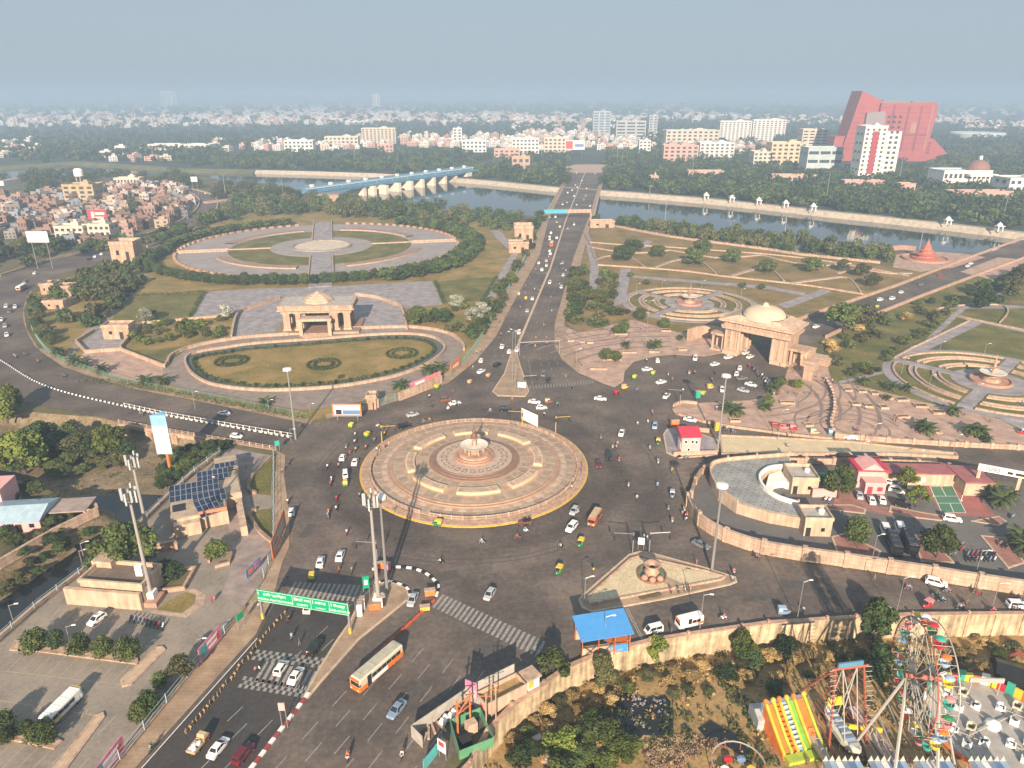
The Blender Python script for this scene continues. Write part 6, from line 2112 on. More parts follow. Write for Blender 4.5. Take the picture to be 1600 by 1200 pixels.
# road bridge over the ravine: beam, railings, piers
rb_ = thing('ravine_bridge', 'low concrete road bridge with white railing over the ravine', 'bridge', W(275,677,0))
ed = P([(185,661),(275,677),(400,698),(432,703)])
MB().wall(ed, 1.3,1.0,-1.2).build('edge_beam', M_STONE2, rb_, world=True)
ed2 = [q + Vector((0,.3,0)) for q in ed]
for rh in (.5,1.0):
 mb = MB()
 for a, b in zip(ed2, ed2[1:]):
  mb.tube(a + Vector((0,0, rh)), b + Vector((0,0, rh)),.09,.09,4)
 mb.build('rail', M_STONE2, rb_, world=True)
pmx = MB().box((0,0,0),(.25,.25,1.2)).mesh('railing_post', M_STONE2)
for a, b in zip(ed2, ed2[1:]):
 n = int((b - a).length / 2.2)
 for i in range(n):
  put('railing_post', pmx, rb_, a + (b - a) * (i / n) - rb_.location)
for u, v in ((205,664),(240,670),(280,677),(320,684),(355,690)):
 q = W(u, v - 2,0)
 MB().box((q.x, q.y + 2,-6),(2.2,8,5.6),-.3).build('pier', M_STONE, rb_, world=True)

# ================================================================== THE CITY BEYOND
M_WIN = mat('far_window', (.05,.06,.07),.3)
WINM = MB().box((0,0,0),(1,.3,1)).mesh('window', M_WIN)

def block(label, u0, u1, vb, vt, depth, m, floors, cols, name='apartment_block', rz=0.0, win=(.55,.5), band=None, cat='building', tank=True, winm=None, sides=True):
 a, b = W(u0, vb), W(u1, vb)
 w_, h_ = (b - a).length, hgt(vb, vt)
 o = thing(name, label, cat, (a + b) / 2, rz)
 MB().box((0, depth / 2,0),(w_, depth, h_)).build('wall', m, o)
 rf = MB().wall([(-w_ / 2,0),(w_ / 2,0),(w_ / 2, depth),(-w_ / 2, depth)], h_ * .02 + .8,.4, h_, closed=True).build('roof_parapet', m, o)
 if tank:
  MB().box((w_ * .15, depth * .5, h_),(w_ * .25, depth * .4,3.2)).box((w_ * .15, depth * .5, h_ + 3.2),(w_ * .12, depth * .2,1.6)).build('roof_room', m, rf)
 fh, cw = h_ / floors, w_ / cols
 for i in range(floors):
  for j in range(cols):
   put('window', winm or WINM, o, (-w_ / 2 + cw * (j + .5),-.06, fh * (i + .5 - win[1] / 2)), scale=(cw * win[0],1, fh * win[1]))
  if sides and i % 2 == 0:
   sd = -1 if u0 > 800 else 1
   for j in range(2):
    put('window', winm or WINM, o, (sd * (w_ / 2 + .05), depth * (.3 + .4 * j), fh * (i + .25)), pi / 2,(depth * .2,1, fh * win[1]))
  if band:
   MB().box((0,-.5, fh * i),(w_, 1.2,.35)).build('balcony_slab', band, o)
 return o

M_BW = mat('city_white', (.66,.64,.61),.8,.06,.1)
M_BC = mat('city_cream', (.58,.51,.41),.8,.06,.1)
M_BY = mat('city_yellow', (.55,.46,.30),.8,.06,.1)
M_BP = mat('city_pink', (.52,.33,.27),.8,.1,.1)
M_BG = mat('city_grey', (.40,.42,.44),.7,.1,.1)
M_GL = mat('city_glass', (.10,.16,.20),.25)
block('tall white apartment slab behind the trees, with three grouped bays', 1123,1172,222,190,22, M_BW, 10,8, tank=True)
block('tall white apartment slab beside the other white slab', 1174,1225,221,188,22, M_BW, 10,8)
block('cream apartment block standing above the far river bank', 566,619,224,201,22, M_BC, 7,9, band=M_BC)
block('cream and glass office block with blue hoarding', 1250,1290,240,203,24, M_BC, 8,4, win=(.7,.45))
block('grey-blue shopping building with a white shop sign', 1258,1312,272,232,30, mat('mall_grey', (.40,.47,.48),.6,.1,.1),3,3, win=(.85,.35), tank=False, name='shopping_building')
block('yellow stepped apartment block beside the shopping building', 1202,1256,262,224,26, M_BY, 6,6)
block('pale yellow low apartment block, west of the yellow stepped one', 1176,1204,262,238,24, M_BC, 4,4)
block('white stepped house block on the right bank', 1092,1146,250,224,24, M_BW, 5,7, band=M_BW)
block('pinkish brown building among the trees of the far bank', 1036,1090,252,228,24, M_BP, 4,6)
block('long cream building behind the pinkish brown one', 1040,1122,226,204,26, M_BC, 4,10)
block('grey glass tower with white frame in the city', 926,953,212,175,22, M_BG, 9,3, winm=MB().box((0,0,0),(1,.3,1)).mesh('window', M_GL), win=(.75,.6), name='office_tower')
block('grey office block carrying a big white billboard', 962,1008,220,190,22, M_BG, 6,3, win=(.8,.5), name='office_tower')
block('hazy grey tower right of the billboard block', 1013,1026,212,181,18, M_BG, 8,2, name='office_tower')
block('faint white slab tower on the far horizon', 254,278,168,143,60, M_BW, 10,3, name='far_tower')
block('slim faint tower on the horizon', 583,595,172,148,40, M_BW, 10,2, name='far_tower')
block('white house block with flat roof west of the bridge far end', 800,842,240,217,20, M_BW, 4,7)
block('cream house block behind the red and white billboard', 850,884,238,216,20, M_BC, 4,5)
block('pale block on the far bank, west of the cream apartments', 508,560,230,214,22, M_BC, 3,8)
block('white low block beside the slope of trees', 445,490,237,220,22, M_BW, 3,7)
block('tan low institute building on the far bank', 590,615,238,226,18, M_BP, 2,4)
block('white tower house with water tank above the barrage', 708,722,224,201,16, M_BW, 5,2)
block('white house cluster above the barrage end', 722,760,238,220,20, M_BW, 3,6)
block('cream house left of the far bridge end', 772,812,250,234,20, M_BP, 3,5)
block('pale stone pavilion at the far bridge end', 800,828,266,246,20, M_STONE2,2,3, name='pavilion')
block('orange-pink house near the far bridge end', 998,1016,240,220,18, M_BW, 4,3)
block('small tan house among trees right of the far bridge', 1015,1028,292,276,10, M_BP, 2,2)
block('brick-red low house row on the far bank', 1075,1130,283,268,14, M_BP, 1,8, tank=False)
block('long pink pavilion roofs along the far promenade', 1205,1275,288,274,12, M_BP, 1,9, tank=False)
block('pink stone shelter under the white striped tower', 1318,1380,296,283,12, M_BP, 1,8, tank=False)
block('pink stone gatehouse in the trees of the far bank', 1405,1428,305,288,12, M_BP, 1,3, tank=False)
block('pink stone terrace below the white domed palace', 1485,1580,315,300,14, M_BP, 1,10, tank=False)
block('white building at the edge below the palace', 1572,1640,310,280,30, M_BW, 3,7)
o = block('white building with long red roof on the distant bank', 232,330,237,226,30, M_BW, 2,12, tank=False)
# white tower with the red stripe
tw = block('white hotel tower with one broad red stripe down its face', 1339,1373,282,199,26, mat('hotel_white', (.76,.70,.60),.7,.05,.1),12,4, win=(.42,.5), name='hotel_tower')
a, b = W(1339,282), W(1373,282)
w_ = (b - a).length
MB().box((0,-.4,8),(w_ * .28,.5, hgt(282,205) - 8)).build('red_stripe', mat('stripe_red', (.30,.03,.04),.6), tw)
for i in range(12):
 for j in range(3):
  put('window', WINM, tw, (w_ / 2 + 3 + j * 7,8.5,7.5 + i * 6.1),0,(3.6,1,3.0))
MB().box((w_ / 2 + 11,22,0),(24,26, hgt(282,206))).build('side_wing', mat('hotel_white', (.76,.7,.6)), tw)
MB().box((0,4,0),(w_ + 14,30,6)).build('podium', M_BG, tw)
# the red giant
rg = thing('red_building', 'huge red slanted exhibition building towering over the trees', 'building', W(1385,252))
M_RED = mat('red_stone', (.33,.075,.070),.8,.08,.05)
M_REDD = mat('red_stone_dark', (.20,.045,.045),.8,.1,.05)

def RX(u):
 return W(u, 252).x - rg.location.x

def RZ(v):
 return hgt(252, v)

def slab(name, pts, y0, y1, m):
 """front outline in photograph columns and rows, with real depth"""
 f = [(RX(u), RZ(v)) for u, v in pts]
 n = len(f)
 mb = MB()
 mb.add([(x, y0, z) for x, z in f] + [(x, y1, z) for x, z in f],[tuple(range(n - 1,-1,-1)), tuple(range(n, 2 * n))] + [(i, (i + 1) % n, n + (i + 1) % n, n + i) for i in range(n)])
 bm = bmesh.new()
 me = mb.mesh(name, m)
 bm.from_mesh(me)
 bmesh.ops.recalc_face_normals(bm, faces=bm.faces)
 bm.to_mesh(me)
 bm.free()
 return put(name, me, rg)

slab('left_fin', [(1312,252),(1332,142),(1366,158),(1362,252)],6,46, M_RED)
slab('main_block', [(1360,252),(1362,161),(1446,160),(1449,178),(1442,252)],0,70, M_RED)
slab('right_wing', [(1440,252),(1446,215),(1455,218),(1486,246),(1484,252)],4,50, M_RED)
slab('left_wing', [(1300,252),(1303,214),(1318,213),(1314,252)],10,40, M_RED)
slab('roof_terrace', [(1366,161),(1366,156),(1408,157),(1408,161)],6,40, mat('roof_steel', (.16,.18,.18),.6))
slab('roof_terrace', [(1412,161),(1414,158),(1444,159),(1444,161)],10,60, mat('roof_steel', (.16,.18,.18)))
slab('glazed_recess', [(1342,200),(1342,176),(1370,174),(1372,196)],-.8,6, mat('recess_steel', (.24,.20,.21),.6))
slab('panel_strip', [(1380,236),(1381,164),(1384,164),(1384,236)],-.6,0, M_REDD)
slab('panel_strip', [(1402,236),(1404,166),(1407,166),(1405,236)],-.6,0, M_REDD)
slab('panel_strip', [(1421,236),(1423,166),(1426,166),(1424,236)],-.6,0, M_REDD)
slab('panel_strip', [(1438,236),(1440,166),(1442,166),(1440,236)],-.6,0, mat('tan_strip', (.34,.17,.11),.8))
slab('panel_strip', [(1412,208),(1412,192),(1421,192),(1421,208)],-.7,0, mat('tan_strip', (.34,.17,.11)))
slab('panel_strip', [(1400,212),(1400,210),(1440,210),(1440,212)],-.8,0, M_REDD)
for k in range(9):
 slab('floor_line', [(1364,168.6 + k * 8),(1364,168 + k * 8),(1442,168 + k * 8),(1442,168.6 + k * 8)],-.5,0, M_REDD)
 slab('floor_line', [(1330 - k * 1.6,168.6 + k * 8),(1330 - k * 1.6,168 + k * 8),(1340,168 + k * 8),(1340,168.6 + k * 8)],5.5,6, M_REDD)
for i in range(4):
 slab('window', [(1445 + i * 0,240 - i * 5),(1445,237 - i * 5),(1451,237 - i * 5),(1451,240 - i * 5)],3,4, M_REDD)
# white palace with dome
pw = block('white domed palace amid trees on the far bank', 1470,1545,296,268,34, M_BW, 2,10, tank=False, name='palace')
MB().lathe([(12,0),(12,3),(11,6),(8.5,9),(4.5,11),(0,12)],(20,16, hgt(296,268)),20).build('dome', mat('brown_dome', (.24,.12,.09),.7), pw)
MB().box((20,16, hgt(296,268) + 12),(3,3,4)).build('lantern', M_WHITE, pw)
for i in range(6):
 MB().tube((2 + i * 5,-6,0),(2 + i * 5,-6,15),1.0,.9,8).build('column', M_WHITE, pw)
MB().box((14.5,-3,15),(32,9,2.4)).build('portico', M_WHITE, pw)
# stadium
st = thing('stadium', 'low pale oval stadium roof beyond the trees', 'stadium', W(1548,220))
c = MB().lathe([(58,0),(62,14),(60,17),(40,12),(38,8)],(0,60,0),40).build('ring_roof', mat('stadium_roof', (.50,.56,.58),.7), st)
MB().lathe([(57,0),(57,12)],(0,60,0),40).build('ring_wall', M_BW, st)
# river kiosks
ck = None
for i, (u, v) in enumerate([(1103,311),(1143,315),(1185,319),(1227,323.5),(1270,329),(1480,351),(1560,361)]):
 q = W(u, v, .1)
 o = thing('river_kiosk', ['white domed kiosk on the far embankment, ' + x for x in ('nearest to the river bridge', 'second from the river bridge', 'third from the river bridge', 'fourth from the river bridge', 'fifth from the river bridge', 'sixth from the river bridge', 'seventh from the river bridge')][i], 'kiosk', q)
 o.scale = (.8,.8,.75)
 for x in (-2.2,2.2):
  for y in (-2.2,2.2):
   MB().box((x, y, 0),(.9,.9,5)).build('column', M_WHITE, o)
 MB().box((0,0,5),(7,7,.7)).build('eaves', M_WHITE, o)
 MB().lathe([(2.8,5.7),(2.6,7),(1.6,8.2),(.5,8.8),(0,10)],(0,0,0),12).build('dome', M_WHITE, o)
# red pagoda fountain
pg = thing('pagoda_fountain', 'red stone pagoda fountain in a round court by the river', 'fountain', W(1445,405,.1))
MB().lathe([(14,0),(14,1.2),(13,1.2),(13,.4),(0,.5)],(0,0,0),36).build('basin', M_STONE3, pg)
for k, (r, z) in enumerate(((8,.5),(6,3),(4.2,5.4),(2.6,7.6),(1.2,9.6))):
 MB().lathe([(r, z),(r * 1.05, z + .8),(r * .7, z + 1.3),(r * .62, z + 2.6),(0, z + 2.7)],(0,0,0),16).build('tier', mat('pagoda_red', (.45,.15,.10),.7,.1,.5), pg)
MB().tube((0,0,11.5),(0,0,14),.3,.05,6).build('finial', M_STONE3, pg)
zone('plaza', [(1395,418),(1400,398),(1440,392),(1500,396),(1540,402),(1490,418),(1440,425)],.09, M_PAVP)
wall_thing('red curved wall behind the pagoda fountain', [(1390,392),(1410,390),(1430,392)],3,1, m=M_STONE3, sm=3)
zone('plaza', [(1500,425),(1560,402),(1620,408),(1560,440)],.10, M_PAVP)

# billboards in the far city
def billboard(label, u0, u1, vb, v0, v1, m, z=0.0, name='billboard', legs=True, m2=None, mleg=M_METAL, tilt=0.0):
 """panel between rows v1 (bottom) and v0 (top), standing over the foot row vb"""
 a, b = W(u0, vb, z), W(u1, vb, z)
 o = thing(name, label, 'billboard', (a + b) / 2, atan2(b.y - a.y, b.x - a.x) + tilt)
 w_ = (b - a).length
 h0, h1 = hgt(vb, v1, z), hgt(vb, v0, z)
 pn = MB().box((0,0, h0),(w_, .35, h1 - h0)).build('panel', m, o)
 MB().wall([(-w_ / 2,-.2),(w_ / 2,-.2)],.25,.15, h0).wall([(-w_ / 2,-.2),(w_ / 2,-.2)],.25,.15, h1 - .25).build('frame', mleg, pn)
 if m2:
  for k, (x0, x1, z0, z1) in enumerate(m2[1:]):
   MB().box((w_ * (x0 + x1) / 2 - w_ / 2,-.2, h0 + (h1 - h0) * z0),(w_ * (x1 - x0),.06 + .01 * k, (h1 - h0) * (z1 - z0))).build('print', m2[0][k % len(m2[0])], pn)
 if legs:
  for x in (-w_ * .35, w_ * .35):
   MB().tube((x, .25,0),(x, .25, h1 * .95),.18,.18,6).build('leg', mleg, o)
 return o

M_POSTR = mat('poster_red', (.55,.05,.05),.6)
M_POSTP = mat('poster_pink', (.60,.20,.30),.6,.3,.8)
M_POSTB = mat('poster_blue', (.10,.20,.40),.6)
M_POSTT = mat('poster_teal', (.08,.32,.33),.6,.3,.8)
M_POSTO = mat('poster_orange', (.75,.20,.05),.6,.2,.8)
billboard('white and red billboard pair by the far bridge end', 882,913,246,219,234, M_BW, m2=([M_POSTR, M_POSTB],(.05,.4,.1,.9),(.5,.95,.3,.6)))
billboard('white billboard on the grey office block', 966,986,219.5,189,202, M_BW, legs=False, m2=([M_POSTO],(.1,.7,.2,.8)))
billboard('white shop sign on the shopping building', 1272,1292,271.5,246,254, M_BW, legs=False, m2=([M_BLACK],(.1,.9,.3,.7)))
billboard('big red billboard standing over the crowded quarter', 140,170,352,327,346, M_POSTR, m2=([M_BW],(.2,.35,.2,.8),(.4,.9,.55,.75),(.4,.85,.25,.4)))
billboard('blank white billboard on tall legs at the western grove', 54,87,420,361,379, M_BW)
billboard('small white billboard beside the curving flyover', 302,312,305,276,284, M_BW)
billboard('blue hoarding on the cream and glass block', 1276,1290,239,214,224, M_POSTB, legs=False)

# ------------------------------------------------------------------ crowded quarter: houses that can be told apart
HM = [mat('house_' + n, c, .85,.14,.3, rnd=.2) for n, c in (('brick', (.25,.15,.115)),('rose', (.30,.20,.16)),('cream', (.38,.30,.22)),('grey', (.22,.20,.19)),('white', (.44,.39,.35)),('blue', (.22,.24,.27)),('brown', (.18,.125,.10)))]

def house_mesh(i):
 rr = random.Random(50 + i)
 mb = MB()
 w_, d_, h_ = 1, rr.uniform(.8,1.2), rr.uniform(.7,1.2)
 mb.box((0,0,0),(w_, d_, h_))
 mb.wall([(-w_ / 2 + .03,-d_ / 2 + .03),(w_ / 2 - .03,-d_ / 2 + .03),(w_ / 2 - .03, d_ / 2 - .03),(-w_ / 2 + .03, d_ / 2 - .03)],.12,.06, h_, closed=True)
 mb.box((rr.uniform(-.2,.2), d_ * .2, h_),(.4,.35,.3))
 nw = rr.choice((2,3))
 for f in range(2):
  for j in range(nw):
   mb.box((-w_ / 2 + (j + .5) / nw, -d_ / 2 - .005, h_ * (.15 + .45 * f)),(.16,.03, h_ * .24),0,1)
   mb.box((w_ / 2 + .005,-d_ / 2 + d_ * (j + .5) / nw, h_ * (.15 + .45 * f)),(.03,.16, h_ * .24),0,1)
 return mb.mesh('house', [HM[0], M_WIN])

HMESH = [house_mesh(i) for i in range(6)]
rh = random.Random(21)
HN = ['brick-red', 'rose', 'cream', 'grey', 'white', 'pale blue', 'brown']
q_poly = [(-30,375),(-30,318),(60,310),(120,300),(200,292),(275,290),(296,300),(300,325),(285,345),(230,362),(190,380),(120,386),(60,370)]
cnt = [0]

def put_house(p, rr):
 i = rr.randrange(7)
 if rr.random() < .25:
  i = rr.choice((0,1,6,1))
 s = rr.uniform(5.5,13)
 o = put('house', HMESH[rr.randrange(6)], None, p, rr.uniform(-.5,.5),(s, s, rr.uniform(4.5,9.5)))
 objmat(o, HM[i],0)
 later(o, f'small {HN[i]} house of the crowded quarter', 'house', 'houses of the crowded quarter')

fill(q_poly, 290, put_house, 33,5.0)
block('cream three-storey house with window bands under the red billboard', 134,175,378,352,14, M_BC, 3,5, name='house', cat='house')
block('white and cream house row at the edge of the crowded quarter', 89,134,380,355,12, M_BC, 3,5, name='house', cat='house')
block('tall tan house topped by the water tank', 102,150,318,290,20, mat('tan_house', (.42,.32,.19),.85,.15,.2),4,4, name='house', cat='house')
block('long tan school block behind the crowded quarter', 180,220,294,279,12, M_BC, 2,8, name='house', cat='house')
wt = thing('water_tower', 'white round water tank on legs above the tan house', 'water tower', W(131,310))
h0 = hgt(310,275)
for k in range(4):
 MB().tube((3 * cos(k * pi / 2 + .7),3 * sin(k * pi / 2 + .7),0),(3 * cos(k * pi / 2 + .7),3 * sin(k * pi / 2 + .7), h0),.5,.5,6).build('leg', M_CONC, wt)
MB().lathe([(0, h0 - .5),(4.5, h0),(4.6, h0 + 6),(3, h0 + 7.5),(0, h0 + 8)],(0,0,0),16).build('tank', M_WHITE, wt)
wall_thing('long white shed roof beside the crowded quarter', [(0,290),(40,283),(85,275)],5,10, m=M_BW, name='shed', cat='shed')
wall_thing('pale parapet of the curving flyover, crowded quarter side', west_outer[1:9],1.2,.8, m=M_STONE2, sm=3)
wall_thing('pale parapet of the curving flyover, park side', [(230,387),(300,362),(330,340),(341,318),(332,305),(300,296)],1.2,.8, m=M_STONE2, sm=3)

# ------------------------------------------------------------------ the mass of far houses and woods
rs = np.random.RandomState(77)

def far_boxes(name, n, boxes, cols, label, smin, smax, hmin, hmax):
 """boxes: list of (u0,u1,v0,v1,weight)"""
 tot = sum(b[4] for b in boxes)
 acc = [[] for _ in cols]
 for u0, u1, v0, v1, w_ in boxes:
  for _ in range(int(n * w_ / tot)):
   u = rs.uniform(u0, u1)
   v = rs.uniform(v0, v1)
   p = W(u, v)
   k = max(1.0, p.y / 2600)
   s, d_, h_ = rs.uniform(smin, smax) * k, rs.uniform(smin, smax) * k, rs.uniform(hmin, hmax) * min(k, 1.25) * (1.6 if rs.rand() < .05 else 1)
   acc[rs.randint(len(cols))].append((p.x, p.y, s, d_, h_, rs.uniform(-.6,.6)))
 for i, L in enumerate(acc):
  mb = MB()
  for x, y, s, d_, h_, r in L:
   mb.box((x, y, 0),(s, d_, h_), r, 0, bottom=False)
   mb.box((x + s * .1, y, h_),(s * .4, d_ * .4,2.6), r, 0, bottom=False)
   ca, sa = cos(r), sin(r)
   for f in range(int(h_ / 3.4)):
    for j in (-.28,.04,.3):
     lx, ly = j * s, -d_ / 2 - .12
     mb.box((x + lx * ca - ly * sa, y + lx * sa + ly * ca, 1.2 + f * 3.4),(s * .18,.2,1.5), r, 1, bottom=False)
  tag(mb.build(name, [cols[i], M_WIN]), label[i], 'city', kind='stuff')

far_boxes('far_city', 2400,[(0,150,168,198,2),(0,260,184,200,2),(150,420,163,198,4),(330,560,172,195,3),(420,820,162,180,4),(560,830,178,196,4),(800,1000,184,202,2),(860,1130,176,192,1.2),(1000,1200,180,190,.6),(1180,1330,184,196,1),(1440,1600,168,180,1),(1450,1530,184,194,1),(1500,1600,194,204,1),(820,1120,163,176,.8),(1150,1600,160,172,.8)],
   [M_BW, M_BC, M_BP, M_BW],['white houses of the far city', 'cream houses of the far city', 'pinkish houses of the far city', 'pale houses of the far city'],10,24,6,13)
far_boxes('bank_houses', 420,[(330,560,222,237,2),(560,700,214,232,1.5),(640,790,212,232,2.5),(780,1000,206,236,5),(1010,1120,208,236,1.5),(1150,1260,226,250,1.2),(0,60,222,250,1),(160,260,240,252,.8),(860,940,196,214,1.4),(1490,1600,196,206,.6)],
   [M_BW, M_BC, M_BP, M_BW],['white houses among trees on the far bank', 'cream houses among trees on the far bank', 'pinkish houses among trees on the far bank', 'pale houses among trees on the far bank'],9,20,6,12)

def far_wood(name, n, boxes, R, nl, size, label, leaf):
 tot = sum(b[4] for b in boxes)
 V = []
 for u0, u1, v0, v1, w_ in boxes:
  for _ in range(int(n * w_ / tot)):
   p = W(rs.uniform(u0, u1), rs.uniform(v0, v1))
   r = R * rs.uniform(.6,1.4) * max(1, p.y / 2200)
   if p.y > far_limit(p.x):
    cl = [(p.x + r * rs.normal() * .5, p.y + r * rs.normal() * .5, r * rs.uniform(.45,1.05), r * rs.uniform(.5,.8)) for _ in range(3)]
    V.append(leaf_cloud(rs, cl, nl, size * max(1, p.y / 2200)))
 tag(put(name, quads_mesh(name, np.concatenate(V), MATS[leaf])), label, 'woodland', kind='stuff')

def far_limit(x):
 for a, b in zip(far_bank, far_bank[1:]):
  if a.x <= x <= b.x:
   return a.y + (b.y - a.y) * (x - a.x) / (b.x - a.x) + 12
 return 0

nearb = [(380,560,238,268,2),(560,745,236,276,3),(745,890,244,292,2.2),(945,1100,236,305,5),(1100,1250,250,322,5),(1250,1400,268,338,4.6),(1400,1600,250,358,6),(1000,1340,222,252,3),(1480,1640,228,262,2.4),(30,300,230,258,2.4),(300,400,238,262,1)]
far_wood('woodland', 1500, nearb, 6.5,110,2.3, 'dark woods along the far river bank', 'leaf_dark')
far_wood('woodland', 1000, nearb, 6.0,100,2.3, 'green woods along the far river bank', 'leaf_mid')
far_wood('woodland', 2600,[(0,560,198,230,4),(0,330,226,250,2),(560,820,196,214,2),(820,960,196,206,.8),(1000,1330,190,224,4),(1440,1640,196,232,3),(0,1600,172,200,5),(0,1600,163,178,4),(640,1000,166,180,1.6)],8.5,34,5.5, 'hazy distant woods spreading through the far city', 'leaf_dark')

# tall lamp masts that stand out against river and woods
def lamp(u, v, vt, z=.1, heads=2, m=M_METAL, base='tall grey lamp mast', name='lamp_post', r=.16, disc=False, arm=1.6, H=None):
 q = W(u, v, z)
 h_ = H or hgt(v, vt, z)
 o = thing(name, '', 'lamp post', q, rt.uniform(-.3,.3))
 MB().tube((0,0,0),(0,0, h_), r, r * .6,7).build('pole', m, o)
 if disc:
  MB().lathe([(0, h_ + .1),(1.3, h_),(1.3, h_ + .45),(.4, h_ + .6),(0, h_ + .6)],(0,0,0),16).build('lamp_head', M_WHITE, o)
  for k in range(8):
   MB().box((1.25 * cos(k * pi / 4),1.25 * sin(k * pi / 4), h_ - .3),(.4,.4,.3), k * pi / 4).build('lamp', M_METAL, o)
 else:
  for s in ((-1,1) if heads == 2 else (1,)):
   a = MB().tube((0,0, h_ - .3),(s * arm, 0, h_ + .1),.06,.05,5).build('arm', m, o)
   MB().box((s * (arm + .3),0, h_ + .05),(.8,.3,.14)).build('lamp_head', M_HEADL, a)
 later(o, base, 'lamp post', 'lamp posts')
 return o

for u, v, vt in [(457,255,235),(555,256,234),(622,258,240),(846,245,212),(964,257,232),(972,262,238),(1081,282,245),(1015,304,290),(1290,316,268),(1403,290,248),(1438,322,305),(1566,345,295),(1436,392,357),(1140,366,345),(1226,364,338),(353,308,272),(443,307,273),(262,248,226),(277,248,226),(1039,345,310)]:
 lamp(u, v, vt, 0, r=.3, arm=2.2)

# ================================================================== NEAR STRUCTURES
def B(o, name, m, *bs):
 if len(bs) > 1 and name in ('window', 'post_band', 'box_foot', 'landing', 'border', 'platform_rail', 'walkway', 'panel_stack'):
  return [B(o, name, m, b) for b in bs][-1]
 mb = MB()
 for b in bs:
  mb.box(b[:3], b[3:6], b[6] if len(b) > 6 else 0)
 return mb.build(name, m, o)

SPLIT = ('post', 'light_bar', 'lattice', 'frame_leg', 'hanger', 'leg', 'pole', 'cross_arm', 'veranda_post', 'stall_post', 'rail_post', 'support_leg', 'gondola_post', 'cross_bar', 'brace')

def T(o, name, m, r, *segs):
 if len(segs) > 1 and name in SPLIT:      # each bar a piece of its own
  return [T(o, name, m, r, q) for q in segs][-1]
 mb = MB()
 for p, q in segs:
  mb.tube(p, q, r, r, 5)
 return mb.build(name, m, o)

def text(o, s, size, loc, m, rx=pi / 2, name='lettering'):
 c = bpy.data.curves.new(name, 'FONT')
 c.body = s
 c.size = size
 c.align_x = 'CENTER'
 c.extrude = .01
 t_ = bpy.data.objects.new(name, c)
 COL.objects.link(t_)
 dg = bpy.context.evaluated_depsgraph_get()
 me = bpy.data.meshes.new_from_object(t_.evaluated_get(dg))
 bpy.data.objects.remove(t_)
 me.materials.clear()
 me.materials.append(m)
 q = put(name, me, o, loc)
 q.rotation_euler = (rx, 0,0)
 return q

M_CREAM = mat('cream_plaster', (.52,.385,.275),.85,.12,.4, bump=.05, streak=.25)
M_STAIN = mat('stained_plaster', (.50,.39,.245),.9,.30,.5, bump=.05, streak=.5)
M_GRSIGN = mat('sign_green', (.0,.33,.16),.45)
M_ORANGE = mat('orange_rust', (.55,.16,.04),.7,.2,1)

# retaining wall of the fairground
pw_ = P(pit_px[1:17])
o = thing('retaining_wall', 'tall cream retaining wall dropping from road to fairground', 'wall', (pw_[6].x, pw_[6].y, -5))
MB().wall(pw_, 6.0,.6,-5.4).build('wall_body', M_STAIN, o, world=True)
MB().wall(pw_, .25,1.0,.6).build('coping', M_STONE, o, world=True)
pr = MB().box((0,0,0),(.7,.95,6.0)).mesh('buttress', M_STAIN)
cp = MB().box((0,0,0),(.5,.5,1.1)).mesh('coping_post', M_STONE)
for a, b in zip(pw_, pw_[1:]):
 n = max(1, int((b - a).length / 5.5))
 for i in range(n):
  q = a + (b - a) * (i / n)
  rz = atan2(b.y - a.y, b.x - a.x)
  put('buttress', pr, o, Vector((q.x, q.y, -5.42)) - o.location, rz)
  if i % 2 == 0:
   put('coping_post', cp, o, Vector((q.x, q.y, .3)) - o.location, rz)

# compound walls and buildings
wall_thing('high stone wall along the road side of the walled yard', [(1074,790),(1080,805),(1095,824),(1135,847),(1200,867),(1300,882),(1450,905),(1600,929),(1850,955)],3.4,.6,.05, M_STONE2, post=9, sm=2)
wall_thing('stone wall along the back of the walled yard', [(1080,778),(1088,752),(1108,734),(1170,725),(1232,724),(1325,726),(1445,729),(1525,745),(1536,755)],1.8,.5,.05, M_STONE2, post=8, sm=2)
tz = 3.2
outer = [(1108,752),(1112,741),(1135,735),(1180,731),(1231,727),(1236,746),(1205,748),(1190,755),(1184,766),(1192,782),(1215,797),(1244,806),(1252,827),(1200,818),(1150,803),(1122,783),(1111,765)]
od = thing('curved_terrace', 'horseshoe-shaped terrace building with slatted grey deck and cream parapet', 'building', W(1150,770,.1))
dpts = P(outer)
MB().prism(dpts, .1, tz).build('wall', M_CREAM, od, world=True)
MB().prism(P([(1110,751),(1115,742),(1135,737),(1180,733),(1229,729),(1233,744),(1204,746),(1187,754),(1181,766),(1190,784),(1213,799),(1242,808),(1248,824),(1200,815),(1152,800),(1125,781),(1114,765)]), tz - .05, tz + .06).build('deck', paving('deck_slabs', (.36,.36,.34),(.30,.31,.30),(.14,.15,.15),3.0,.9,.5, mortar=.10), od, world=True)
MB().wall(smooth_line(dpts[14:] + dpts[:5],3),1.0,.4, tz).build('parapet', M_CREAM, od, world=True)
MB().wall(smooth_line(dpts[5:12],3),1.1,.6, tz).build('inner_parapet', M_WHITE, od, world=True)
T(od, 'post', M_STONE2,.3, *[((p.x - od.location.x, p.y - od.location.y, tz - .1),(p.x - od.location.x, p.y - od.location.y, tz + 1.5)) for p in (dpts[0], dpts[2], dpts[3], dpts[4], dpts[5], dpts[11], dpts[12])])
st_ = P([(1200,752),(1215,747),(1232,746),(1240,760),(1237,768),(1222,762),(1210,764),(1202,775),(1195,770)])
MB().prism(st_, .1,2.2).build('inner_block', M_WHITE, od, world=True)
